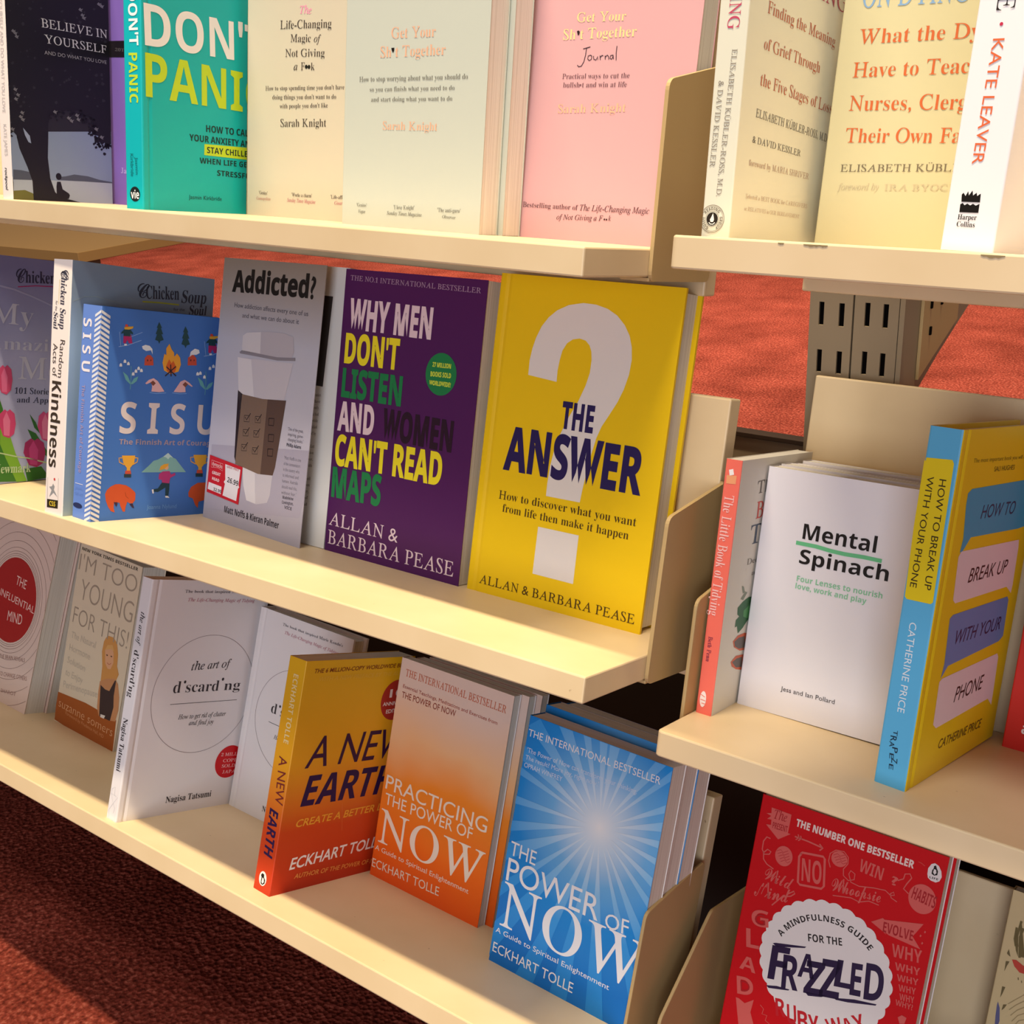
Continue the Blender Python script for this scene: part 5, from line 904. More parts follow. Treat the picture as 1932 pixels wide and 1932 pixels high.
  ["P","f:doodles",[[8.53,208.28],[24.06,208.01],[24.0,193.88],[26.05,193.85],[17.66,186.83],[6.63,194.64],[10.39,195.44],[10.01,199.38],[6.71,198.88],[9.25,201.92],[5.4,202.89],[9.08,204.15]],"#d8625c",2],
  ["T","f","The","si",11.53,200.92,9.98,6.7,0.05,"#a81c22",3],
  ["T","f","PRESENT","nb",11.78,193.64,11.42,4.63,0.04,"#a81c22",3],
  ["L","f:doodles",[[29.47,193.3],[39.6,193.14],[50.74,192.17]],1.1,"#d8625c",2],
  ["L","f:doodles",[[48.12,194.2],[51.02,192.02],[49.02,189.56]],1.1,"#d8625c",2],
  ["L","f:doodles",[[31.57,195.55],[32.74,193.45],[30.52,191.16]],0.8,"#d8625c",2],
  ["L","f:doodles",[[33.53,195.24],[34.53,193.34],[32.44,191.09]],0.8,"#d8625c",2],
  ["E","f:doodles",24.23,176.28,6.6,7.4,"#d8625c",2],
  ["L","f:doodles",[[18.31,178.18],[21.14,180.22],[23.36,178.74],[26.73,181.23]],0.35,"#b8222a",3],
  ["L","f:doodles",[[19.41,176.55],[22.23,178.59],[24.45,177.12],[27.45,179.47]],0.35,"#b8222a",3],
  ["L","f:doodles",[[20.5,174.92],[23.32,176.96],[25.54,175.49],[28.18,177.72]],0.35,"#b8222a",3],
  ["L","f:doodles",[[21.59,173.29],[24.41,175.33],[26.62,173.87],[28.9,175.97]],0.35,"#b8222a",3],
  ["L","f:doodles",[[22.69,171.66],[25.5,173.71],[27.71,172.24],[29.63,174.21]],0.35,"#b8222a",3],
  ["L","f:doodles",[[11.96,185.43],[9.04,185.67],[7.17,181.81],[7.36,175.49],[9.65,172.49],[13.32,173.82],[14.18,176.05],[11.4,176.95],[8.81,173.46],[9.74,168.68],[12.88,166.01],[18.44,164.24]],0.9,"#d8625c",2],
  ["L","f:doodles",[[36.04,182.35],[37.04,183.71],[52.4,186.19],[53.89,184.88],[56.9,165.54],[55.4,163.1],[39.71,160.24],[37.96,161.46],[35.37,179.97],[36.58,182.8]],1.6,"#d8625c",2],
  ["T","f","NO","nb",40.32,163.61,14.71,16.36,0.16,"#d8625c",3],
  ["T","f","Wild","w",12.74,154.71,21.89,10.02,-0.04,"#d8625c",3],
  ["T","f","Mind","w",7.77,139.72,27.83,11.75,0.16,"#d8625c",3],
  ["L","f:doodles",[[32.7,150.62],[36.5,153.98],[37.43,152.44],[34.82,149.54],[28.39,146.42],[22.33,137.7]],0.9,"#d8625c",2],
  ["E","f:doodles",63.93,188.56,5.8,5.6,"#d8625c",2],
  ["L","f:doodles",[[59.4,189.99],[62.06,191.94],[64.1,190.84],[67.34,192.88]],0.35,"#b8222a",3],
  ["L","f:doodles",[[60.44,188.39],[63.1,190.35],[65.13,189.25],[68.03,191.17]],0.35,"#b8222a",3],
  ["L","f:doodles",[[61.48,186.8],[64.14,188.76],[66.17,187.66],[68.72,189.46]],0.35,"#b8222a",3],
  ["L","f:doodles",[[62.52,185.21],[65.17,187.17],[67.2,186.08],[69.41,187.75]],0.35,"#b8222a",3],
  ["L","f:doodles",[[58.79,180.5],[56.75,184.69],[56.89,190.31],[60.44,194.06],[66.33,194.97],[69.92,191.98],[70.47,187.29],[68.09,182.72],[68.98,178.14],[73.01,175.98],[76.81,178.03],[76.6,182.23],[73.37,183.46],[72.46,180.68],[74.91,175.48],[81.02,174.75],[91.14,177.39],[99.06,178.62],[102.93,176.5],[105.61,177.54],[104.65,179.56],[102.72,177.62],[103.79,175.03],[108.07,173.7]],0.7,"#d8625c",2],
  ["T","f","WIN","nb",78.38,185.34,16.71,9.03,-0.06,"#d8625c",3],
  ["T","f","?","nb",102.07,183.98,4.53,6.24,0.11,"#d8625c",3],
  ["T","f","Whoopsie","w",62.71,164.67,34.99,10.24,0.12,"#d8625c",3],
  ["L","f:doodles",[[64.29,161.57],[77.0,164.64],[83.11,163.96],[89.6,167.1],[96.68,166.83]],0.7,"#d8625c",2],
  ["E","f:doodles",123.81,181.85,9.2,10.2,"#d8625c",2],
  ["T","f","HABITS","nb",116.53,179.97,16.05,8.42,-0.1,"#a81c22",3],
  ["L","f:doodles",[[105.82,188.4],[109.33,190.92],[109.75,194.66],[112.92,195.85],[114.51,193.47],[112.09,188.39],[110.61,184.25],[114.42,182.13]],0.8,"#d8625c",2],
  ["P","f:doodles",[[93.74,153.55],[101.06,159.15],[102.36,158.45],[127.94,165.49],[122.56,154.4],[129.09,147.82],[107.06,149.02],[103.95,150.17],[105.41,148.59],[103.2,149.86]],"#d8625c",2],
  ["T","f","EVOLVE","nb",102.62,149.87,20.58,7.12,0.07,"#a81c22",3],
  ["T","f","WHY","nb",111.72,135.54,20.26,8.92,0.15,"#d8625c",3],
  ["T","f","WHY","nb",115.6,127.31,16.89,5.31,0.16,"#d8625c",3],
  ["T","f","WHY","nb",118.27,120.52,14.45,4.6,0.17,"#d8625c",3],
  ["T","f","WHY","nb",120.64,114.1,11.67,4.57,0.18,"#d8625c",3],
  ["T","f","WHY","nb",122.34,108.24,10.01,4.56,0.17,"#d8625c",3],
  ["T","f","WHY?","nb",120.35,103.74,11.76,4.01,0.09,"#d8625c",3],
  ["T","f","G","nb",10.27,117.51,13.17,12.1,0.2,"#d8625c",3],
  ["T","f","L","nb",9.31,100.05,10.0,13.99,0.2,"#d8625c",3],
  ["T","f","A","nb",7.01,82.47,12.9,10.28,0.07,"#d8625c",3],
  ["T","f","D","nb",9.19,63.23,12.82,13.19,0.23,"#d8625c",3],
  ["T","f","G","n",12.61,119.1,8.01,7.75,0.23,"#b01c22",4],
  ["T","f","D","n",11.5,66.46,7.34,7.49,0.25,"#b01c22",4],
  ["P","f:doodles",[[8.74,60.03],[11.13,60.18],[16.14,58.5],[22.38,63.87],[21.7,53.86],[28.14,41.25],[15.49,38.02],[11.9,49.44]],"#d8625c",2],
  ["L","f:doodles",[[27.92,62.46],[30.91,60.58],[30.41,56.49],[34.23,56.93],[33.73,52.85],[37.18,51.85]],0.5,"#d8625c",2],
  ["P","f:doodles",[[123.52,96.14],[125.89,98.65],[129.17,98.1],[128.55,93.62],[125.42,92.19]],"#d8625c",2],
  ["P","f:doodles",[[129.22,159.97],[129.59,161.54],[130.48,160.95],[130.05,159.71]],"#d8625c",2],
  ["P","f:doodles",[[126.91,156.3],[127.28,157.87],[128.17,157.29],[127.74,156.04]],"#d8625c",2],
  ["P","f:doodles",[[128.89,151.77],[129.26,153.35],[130.15,152.77],[129.72,151.52]],"#d8625c",2],
  ["L","f:doodles",[[116.59,206.11],[118.9,205.77],[121.35,204.67]],0.6,"#d8413c",2],
  ["P","f:scalloped_badge",[[115.36,107.88],[116.18,109.56],[116.71,111.28],[116.79,113.0],[116.35,114.67],[115.47,116.24],[114.32,117.71],[114.78,119.53],[114.94,121.32],[114.66,123.02],[113.89,124.56],[112.7,125.91],[111.27,127.11],[111.33,128.98],[111.12,130.77],[110.49,132.37],[109.42,133.72],[107.98,134.8],[106.33,135.67],[106.0,137.52],[105.42,139.22],[104.47,140.66],[103.14,141.75],[101.51,142.51],[99.71,143.02],[99.01,144.75],[98.09,146.3],[96.86,147.51],[95.33,148.3],[93.58,148.7],[91.71,148.83],[90.67,150.38],[89.44,151.7],[87.99,152.63],[86.33,153.09],[84.53,153.11],[82.68,152.85],[81.34,154.15],[79.87,155.19],[78.25,155.79],[76.54,155.9],[74.77,155.55],[73.01,154.91],[71.43,155.9],[69.77,156.61],[68.07,156.87],[66.37,156.61],[64.71,155.9],[63.13,154.91],[61.37,155.55],[59.6,155.9],[57.89,155.79],[56.27,155.19],[54.8,154.15],[53.46,152.85],[51.61,153.11],[49.81,153.09],[48.15,152.63],[46.7,151.7],[45.47,150.38],[44.43,148.83],[42.56,148.7],[40.81,148.3],[39.28,147.51],[38.05,146.3],[37.13,144.75],[36.43,143.02],[34.63,142.51],[33.0,141.75],[31.67,140.66],[30.72,139.22],[30.14,137.52],[29.81,135.67],[28.16,134.8],[26.72,133.72],[25.65,132.37],[25.02,130.77],[24.81,128.98],[24.87,127.11],[23.44,125.91],[22.25,124.56],[21.48,123.02],[21.2,121.32],[21.36,119.53],[21.82,117.71],[20.67,116.24],[19.79,114.67],[19.35,113.0],[19.43,111.28],[19.96,109.56],[20.78,107.88],[19.96,106.2],[19.43,104.48],[19.35,102.76],[19.79,101.09],[20.67,99.52],[21.82,98.05],[21.36,96.23],[21.2,94.44],[21.48,92.74],[22.25,91.2],[23.44,89.85],[24.87,88.65],[24.81,86.78],[25.02,84.99],[25.65,83.39],[26.72,82.04],[28.16,80.96],[29.81,80.09],[30.14,78.24],[30.72,76.54],[31.67,75.1],[33.0,74.01],[34.63,73.25],[36.43,72.74],[37.13,71.01],[38.05,69.46],[39.28,68.25],[40.81,67.46],[42.56,67.06],[44.43,66.93],[45.47,65.38],[46.7,64.06],[48.15,63.13],[49.81,62.67],[51.61,62.65],[53.46,62.91],[54.8,61.61],[56.27,60.57],[57.89,59.97],[59.6,59.86],[61.37,60.21],[63.13,60.85],[64.71,59.86],[66.37,59.15],[68.07,58.89],[69.77,59.15],[71.43,59.86],[73.01,60.85],[74.77,60.21],[76.54,59.86],[78.25,59.97],[79.87,60.57],[81.34,61.61],[82.68,62.91],[84.53,62.65],[86.33,62.67],[87.99,63.13],[89.44,64.06],[90.67,65.38],[91.71,66.93],[93.58,67.06],[95.33,67.46],[96.86,68.25],[98.09,69.46],[99.01,71.01],[99.71,72.74],[101.51,73.25],[103.14,74.01],[104.47,75.1],[105.42,76.54],[106.0,78.24],[106.33,80.09],[107.98,80.96],[109.42,82.04],[110.49,83.39],[111.12,84.99],[111.33,86.78],[111.27,88.65],[112.7,89.85],[113.89,91.2],[114.66,92.74],[114.94,94.44],[114.78,96.23],[114.32,98.05],[115.47,99.52],[116.35,101.09],[116.79,102.76],[116.71,104.48],[116.18,106.2]],"#ece6e4",2],
  ["C","f","A MINDFULNESS GUIDE",70.75,101.81,40.26,156.5,50.3,"nb",4.4,"#2a2022",4],
  ["T","f","FOR THE","nb",53.56,122.67,24.91,5.37,0.26,"#2a2022",3],
  ["T","f","F","nbi",29.2,83.98,18.7,25.02,0.22,"#2b1a42",3],
  ["T","f","R","nbi",40.48,81.21,13.12,24.83,0.23,"#2b1a42",3],
  ["T","f","A","nbi",50.58,94.73,12.29,17.3,0.22,"#2b1a42",3],
  ["T","f","Z","nbi",56.9,84.87,17.66,23.72,0.23,"#2b1a42",3],
  ["T","f","Z","nbi",68.25,87.36,17.97,27.05,0.23,"#2b1a42",3],
  ["T","f","L","nbi",77.08,98.71,12.44,19.3,0.22,"#2b1a42",3],
  ["T","f","E","nbi",88.8,97.42,10.51,22.84,0.22,"#2b1a42",3],
  ["T","f","D","nbi",98.68,98.59,14.92,25.66,0.22,"#2b1a42",3],
  ["P","f:strokes",[[28.26,110.72],[30.61,111.95],[52.94,118.14],[51.96,116.73],[31.76,109.36]],"#2b1a42",3],
  ["P","f:strokes",[[29.36,78.53],[37.24,81.33],[46.95,82.77],[46.15,81.66],[31.55,77.31]],"#2b1a42",3],
  ["P","f:strokes",[[78.45,90.37],[92.76,95.48],[108.27,98.71],[107.69,97.48],[88.75,91.48],[80.64,89.73]],"#2b1a42",3],
  ["P","f:strokes",[[57.95,85.96],[69.84,88.68],[73.91,89.86],[70.13,87.19],[60.81,84.07]],"#2b1a42",3],
  ["T","f","R","nb",40.78,59.9,7.57,12.83,0.24,"#c8202a",3],
  ["T","f","U","nb",50.05,58.37,6.85,13.75,0.23,"#c8202a",3],
  ["T","f","B","nb",58.52,57.18,7.4,13.87,0.24,"#c8202a",3],
  ["T","f","Y","nb",66.56,57.74,7.93,13.75,0.26,"#c8202a",3],
  ["T","f","W","nb",81.71,62.25,11.43,12.35,0.55,"#c8202a",3],
  ["T","f","A","nb",92.03,68.28,8.29,11.12,0.6,"#c8202a",3],
  ["T","f","X","nb",98.83,73.28,8.78,11.77,0.58,"#c8202a",3],
 ],
 'purple':[
  ["T","f","20TH ANNIVERSARY","sb",22.19,134.28,77.92,2.57,-0.07,"#4e4a50",3],
  ["T","f","James","s",26.88,28.28,23.71,4.91,-0.03,"#b9a6dc",3],
  ["P","f",[[6.19,143.11],[92.73,141.64],[92.4,127.13],[5.55,129.31]],"#18121c",1],
 ],
 'redbook':[
  ["T","f","a little life","nb",10.02,11.98,43.52,7.43,0.01,"#f0e0dc",3],
 ],
 'leafbook':[
  ["L","f",[[9.59,135.25],[7.9,140.3],[7.69,149.25]],1.6,"#6a5a30",2],
  ["L","f",[[10.62,135.68],[8.99,142.39],[9.91,155.06]],1.6,"#6a5a30",2],
  ["L","f",[[13.56,127.88],[11.04,143.23],[12.28,150.29]],1.6,"#6a5a30",2],
  ["P","f",[[8.05,139.54],[8.03,149.39],[10.01,142.81],[12.4,128.21],[10.17,132.2]],"#6a5a30",1],
  ["P","f",[[13.08,128.5],[10.41,144.61],[9.91,155.06],[12.03,147.73],[16.96,129.31]],"#6a5a30",1],
  ["P","f",[[8.86,124.66],[11.8,125.49],[16.61,123.43],[19.6,123.07],[20.6,117.77],[15.57,117.24],[11.3,120.34]],"#c0402e",2],
  ["P","f",[[6.36,118.24],[5.49,113.74],[5.08,121.83],[7.57,122.46]],"#6a5a36",2],
  ["P","f",[[5.6,126.99],[4.69,127.85],[5.49,131.49],[7.6,126.19]],"#6a5a36",2],
  ["P","f",[[7.36,97.16],[6.35,93.4],[6.14,102.43],[8.35,102.57]],"#6a5a36",2],
  ["P","f",[[10.55,86.99],[8.98,84.62],[9.35,89.35],[11.76,90.43]],"#6a5a36",2],
  ["P","f",[[5.84,78.22],[5.29,87.12],[5.47,90.11],[7.59,85.66],[9.18,76.41],[8.67,71.19],[6.51,72.7]],"#5c5a86",2],
  ["P","f",[[15.06,112.91],[15.67,113.59],[16.23,111.78],[15.58,111.33]],"#6a5a36",2],
  ["P","f",[[17.74,111.61],[18.22,112.15],[18.67,110.54],[18.16,110.15]],"#6a5a36",2],
  ["L","f",[[12.37,91.11],[16.58,96.29],[21.96,102.79]],0.5,"#a08a60",2],
  ["L","f",[[13.98,87.29],[17.84,92.74],[22.82,98.25]],0.5,"#a08a60",2],
  ["L","f",[[15.6,83.47],[19.1,89.18],[23.68,93.71]],0.5,"#a08a60",2],
  ["L","f",[[17.2,79.66],[20.36,85.63],[24.53,89.17]],0.5,"#a08a60",2],
  ["L","f",[[18.81,75.85],[21.61,82.09],[25.39,84.63]],0.5,"#a08a60",2],
 ],
}

# ------------------------------------------------------------------ camera, world, lights, exposure
cam = bpy.data.cameras.new('camera')
cam.sensor_fit = 'HORIZONTAL'
cam.sensor_width = 36.0
cam.lens = 36.0 * FOC / 1932.0
cam.clip_start = 0.02
camo = bpy.data.objects.new('camera', cam)
COL.objects.link(camo)
right, up, fwd = [Vector(v) for v in CAM]
m = Matrix.Identity(4)
for i in range(3):
    m[i][0] = right[i]
    m[i][1] = up[i]
    m[i][2] = -fwd[i]
m[2][3] = 1.0
camo.matrix_world = m
S.camera = camo

w = bpy.data.worlds.new('world')
S.world = w
w.use_nodes = True
w.node_tree.nodes['Background'].inputs[0].default_value = (1.0, 0.94, 0.90, 1)
w.node_tree.nodes['Background'].inputs[1].default_value = 0.20

def area(name, loc, target, sx, sy, power, color):
    l = bpy.data.lights.new(name, 'AREA')
    l.shape = 'RECTANGLE'
    l.size = sx
    l.size_y = sy
    l.energy = power
    l.color = color
    o = bpy.data.objects.new(name, l)
    COL.objects.link(o)
    o.location = loc
    d = Vector(target) - Vector(loc)
    o.rotation_euler = d.to_track_quat('-Z', 'Y').to_euler()
    return o

area('ceiling_tube_lamp', (-0.4, 0.42, 3.5), (-0.4, 0.46, 0.5), 1.6, 0.08, 150, (1.0, 0.83, 0.56))
area('aisle_lamp', (-0.3, -0.45, 3.5), (-0.45, 0.5, 0.6), 1.2, 0.45, 36, (1.0, 0.92, 0.84))
area('shop_window', (1.1, -3.3, 1.3), (-0.5, 0.5, 0.6), 2.0, 1.5, 72, (0.86, 0.91, 1.0))

def spot(name, loc, target, power, cone, color):
    l = bpy.data.lights.new(name, 'SPOT')
    l.energy = power
    l.spot_size = math.radians(cone)
    l.spot_blend = 0.6
    l.shadow_soft_size = 0.12
    l.color = color
    o = bpy.data.objects.new(name, l)
    COL.objects.link(o)
    o.location = loc
    o.rotation_euler = (Vector(target) - Vector(loc)).to_track_quat('-Z', 'Y').to_euler()
for sx in (-5.0, -3.1, -1.5, 0.0):
    spot('far_ceiling_spot', (sx, 3.9, 3.5), (sx, 3.6, 0.10), 600, 78, (1.0, 0.78, 0.56))

S.view_settings.view_transform = 'Standard'
S.view_settings.look = 'None'
S.view_settings.exposure = 0.0
S.view_settings.gamma = 1.0
S.view_settings.use_curve_mapping = False

# ------------------------------------------------------------------ materials
def lin(h):
    h = h.lstrip('#')
    out = []
    for i in (0, 2, 4):
        c = int(h[i:i + 2], 16) / 255.0
        out.append(c / 12.92 if c <= 0.04045 else ((c + 0.055) / 1.055) ** 2.4)
    return (out[0], out[1], out[2], 1.0)

MATS = {}
def mat(name, color, rough=0.5, spec=0.25, metal=0.0):
    key = (name, color, rough)
    if key in MATS:
        return MATS[key]
    mt = bpy.data.materials.new(name)
    mt.use_nodes = True
    b = mt.node_tree.nodes['Principled BSDF']
    b.inputs['Base Color'].default_value = lin(color)
    b.inputs['Roughness'].default_value = rough
    b.inputs['Specular IOR Level'].default_value = spec
    b.inputs['Metallic'].default_value = metal
    MATS[key] = mt
    return mt

def nodes(mt):
    return mt.node_tree.nodes, mt.node_tree.links, mt.node_tree.nodes['Principled BSDF']

def ramp(nt, stops):
    r = nt.nodes.new('ShaderNodeValToRGB')
    el = r.color_ramp.elements
    while len(el) < len(stops):
        el.new(0.5)
    for e, (p, c) in zip(el, stops):
        e.position = p
        e.color = lin(c)
    return r

def coords(nt, scale=(1, 1, 1), loc=(0, 0, 0)):
    t = nt.nodes.new('ShaderNodeTexCoord')
    mp = nt.nodes.new('ShaderNodeMapping')
    mp.inputs['Scale'].default_value = scale
    mp.inputs['Location'].default_value = loc
    nt.links.new(t.outputs['Object'], mp.inputs['Vector'])
    return mp

def vertical_print(name, stops, height, noise=0.0, rough=0.4):
    """cover stock printed with a top to bottom blend of inks"""
    mt = mat(name, '#808080', rough)
    nt = mt.node_tree
    mp = coords(nt)
    sep = nt.nodes.new('ShaderNodeSeparateXYZ')
    nt.links.new(mp.outputs[0], sep.inputs[0])
    mul = nt.nodes.new('ShaderNodeMath')
    mul.operation = 'MULTIPLY'
    mul.inputs[1].default_value = 1.0 / height
    nt.links.new(sep.outputs['Y'], mul.inputs[0])
    last = mul
    if noise:
        nz = nt.nodes.new('ShaderNodeTexNoise')
        nz.inputs['Scale'].default_value = 14
        nt.links.new(mp.outputs[0], nz.inputs['Vector'])
        ma = nt.nodes.new('ShaderNodeMath')
        ma.operation = 'MULTIPLY_ADD'
        ma.inputs[1].default_value = noise
        nt.links.new(nz.outputs[0], ma.inputs[0])
        nt.links.new(mul.outputs[0], ma.inputs[2])
        last = ma
    r = ramp(nt, stops)
    nt.links.new(last.outputs[0], r.inputs[0])
    nt.links.new(r.outputs[0], nt.nodes['Principled BSDF'].inputs['Base Color'])
    return mt

def radial_print(name, stops, cx, cy, radius, sy=1.0):
    """cover stock printed with a round blend of inks"""
    mt = mat(name, '#808080', 0.35)
    nt = mt.node_tree
    t = nt.nodes.new('ShaderNodeTexCoord')
    sub = nt.nodes.new('ShaderNodeVectorMath')
    sub.operation = 'SUBTRACT'
    sub.inputs[1].default_value = (cx, cy, 0)
    nt.links.new(t.outputs['Object'], sub.inputs[0])
    sc = nt.nodes.new('ShaderNodeVectorMath')
    sc.operation = 'MULTIPLY'
    sc.inputs[1].default_value = (1 / radius, sy / radius, 0)
    nt.links.new(sub.outputs[0], sc.inputs[0])
    ln = nt.nodes.new('ShaderNodeVectorMath')
    ln.operation = 'LENGTH'
    nt.links.new(sc.outputs[0], ln.inputs[0])
    r = ramp(nt, stops)
    nt.links.new(ln.outputs['Value'], r.inputs[0])
    nt.links.new(r.outputs[0], nt.nodes['Principled BSDF'].inputs['Base Color'])
    return mt

def wood_laminate():
    mt = mat('cream_laminate', '#e0c8a2', 0.42, 0.4)
    nt = mt.node_tree
    mp = coords(nt, (3, 3, 3))
    nz = nt.nodes.new('ShaderNodeTexNoise')
    nz.inputs['Scale'].default_value = 3.5
    nz.inputs['Detail'].default_value = 6
    nt.links.new(mp.outputs[0], nz.inputs['Vector'])
    r = ramp(nt, [(0.3, '#d8bf96'), (0.7, '#e2cba5')])
    nt.links.new(nz.outputs[0], r.inputs[0])
    # small scuffs
    n2 = nt.nodes.new('ShaderNodeTexNoise')
    n2.inputs['Scale'].default_value = 45
    n2.inputs['Detail'].default_value = 3
    nt.links.new(mp.outputs[0], n2.inputs['Vector'])
    r2 = ramp(nt, [(0.74, '#ffffff'), (0.78, '#8f7a58')])
    nt.links.new(n2.outputs[0], r2.inputs[0])
    mx = nt.nodes.new('ShaderNodeMix')
    mx.data_type = 'RGBA'
    mx.blend_type = 'MULTIPLY'
    mx.inputs['Factor'].default_value = 0.6
    nt.links.new(r.outputs[0], mx.inputs['A'])
    nt.links.new(r2.outputs[0], mx.inputs['B'])
    nt.links.new(mx.outputs['Result'], nt.nodes['Principled BSDF'].inputs['Base Color'])
    return mt
LAM = wood_laminate()
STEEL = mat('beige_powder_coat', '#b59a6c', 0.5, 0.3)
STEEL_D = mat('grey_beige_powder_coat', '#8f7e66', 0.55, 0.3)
DARK = mat('dark_gap', '#0d0907', 0.9, 0.05)

def paper():
    mt = mat('page_edges', '#d8d2c6', 0.8, 0.1)
    nt = mt.node_tree
    mp = coords(nt, (6, 6, 2600))
    nz = nt.nodes.new('ShaderNodeTexNoise')
    nz.inputs['Scale'].default_value = 1.0
    nz.inputs['Detail'].default_value = 2
    nt.links.new(mp.outputs[0], nz.inputs['Vector'])
    r = ramp(nt, [(0.35, '#cbc4b8'), (0.6, '#e4dfd6')])
    nt.links.new(nz.outputs[0], r.inputs[0])
    nt.links.new(r.outputs[0], nt.nodes['Principled BSDF'].inputs['Base Color'])
    bp = nt.nodes.new('ShaderNodeBump')
    bp.inputs['Strength'].default_value = 0.15
    bp.inputs['Distance'].default_value = 0.0004
    nt.links.new(nz.outputs[0], bp.inputs['Height'])
    nt.links.new(bp.outputs[0], nt.nodes['Principled BSDF'].inputs['Normal'])
    return mt
PAPER = paper()

def carpet():
    mt = mat('red_carpet', '#8a3428', 0.95, 0.05)
    nt = mt.node_tree
    mp = coords(nt)
    n1 = nt.nodes.new('ShaderNodeTexNoise')
    n1.inputs['Scale'].default_value = 170
    n1.inputs['Detail'].default_value = 4
    n2 = nt.nodes.new('ShaderNodeTexNoise')
    n2.inputs['Scale'].default_value = 7
    n2.inputs['Detail'].default_value = 5
    v = nt.nodes.new('ShaderNodeTexVoronoi')
    v.inputs['Scale'].default_value = 210
    for x in (n1, n2, v):
        nt.links.new(mp.outputs[0], x.inputs['Vector'])
    r1 = ramp(nt, [(0.3, '#55231c'), (0.52, '#863b2f'), (0.72, '#ae6050')])
    nt.links.new(n1.outputs[0], r1.inputs[0])
    r2 = ramp(nt, [(0.3, '#c9c0bc'), (0.7, '#ffffff')])
    nt.links.new(n2.outputs[0], r2.inputs[0])
    mx = nt.nodes.new('ShaderNodeMix')
    mx.data_type = 'RGBA'
    mx.blend_type = 'MULTIPLY'
    mx.inputs['Factor'].default_value = 1.0
    nt.links.new(r1.outputs[0], mx.inputs['A'])
    nt.links.new(r2.outputs[0], mx.inputs['B'])
    nt.links.new(mx.outputs['Result'], nt.nodes['Principled BSDF'].inputs['Base Color'])
    bp = nt.nodes.new('ShaderNodeBump')
    bp.inputs['Strength'].default_value = 0.9
    bp.inputs['Distance'].default_value = 0.004
    nt.links.new(v.outputs['Distance'], bp.inputs['Height'])
    nt.links.new(bp.outputs[0], nt.nodes['Principled BSDF'].inputs['Normal'])
    return mt

# ------------------------------------------------------------------ mesh helpers
def mesh_object(name, verts, faces, materials, parent=None, slots=None, smooth=False):
    me = bpy.data.meshes.new(name)
    me.from_pydata(verts, [], faces)
    for mt in materials:
        me.materials.append(mt)
    if slots:
        me.polygons.foreach_set('material_index', slots)
    if smooth:
        me.polygons.foreach_set('use_smooth', [True] * len(me.polygons))
    me.update()
    o = bpy.data.objects.new(name, me)
    COL.objects.link(o)
    if parent:
        o.parent = parent
    return o

def empty(name, matrix, label, cat, group=None):
    o = bpy.data.objects.new(name, None)
    o.empty_display_size = 0.02
    COL.objects.link(o)
    o.matrix_world = matrix
    o['label'] = label
    o['category'] = cat
    if group:
        o['group'] = group
    return o

def prism(poly, axis, a0, a1):
    """poly: 2-D outline; extruded along axis from a0 to a1; other axes in order"""
    n = len(poly)
    vs = []
    for a in (a0, a1):
        for p in poly:
            if axis == 0:
                vs.append((a, p[0], p[1]))
            elif axis == 1:
                vs.append((p[0], a, p[1]))
            else:
                vs.append((p[0], p[1], a))
    fs = [tuple(range(n))[::-1], tuple(range(n, 2 * n))]
    for i in range(n):
        j = (i + 1) % n
        fs.append((i, j, n + j, n + i))
    return vs, fs

def fix_normals(o):
    bm = bmesh.new()
    bm.from_mesh(o.data)
    bmesh.ops.recalc_face_normals(bm, faces=bm.faces[:])
    bm.to_mesh(o.data)
    bm.free()
    return o

def bevelled(o, width=0.0006, seg=2):
    fix_normals(o)
    md = o.modifiers.new('bevel', 'BEVEL')
    md.width = width
    md.segments = seg
    md.limit_method = 'ANGLE'
    return o

def box(name, x0, x1, y0, y1, z0, z1, mt, parent=None, bev=0.0):
    vs, fs = prism([(x0, y0), (x1, y0), (x1, y1), (x0, y1)], 2, z0, z1)
    o = mesh_object(name, vs, fs, [mt], parent)
    return bevelled(o, bev) if bev else fix_normals(o)

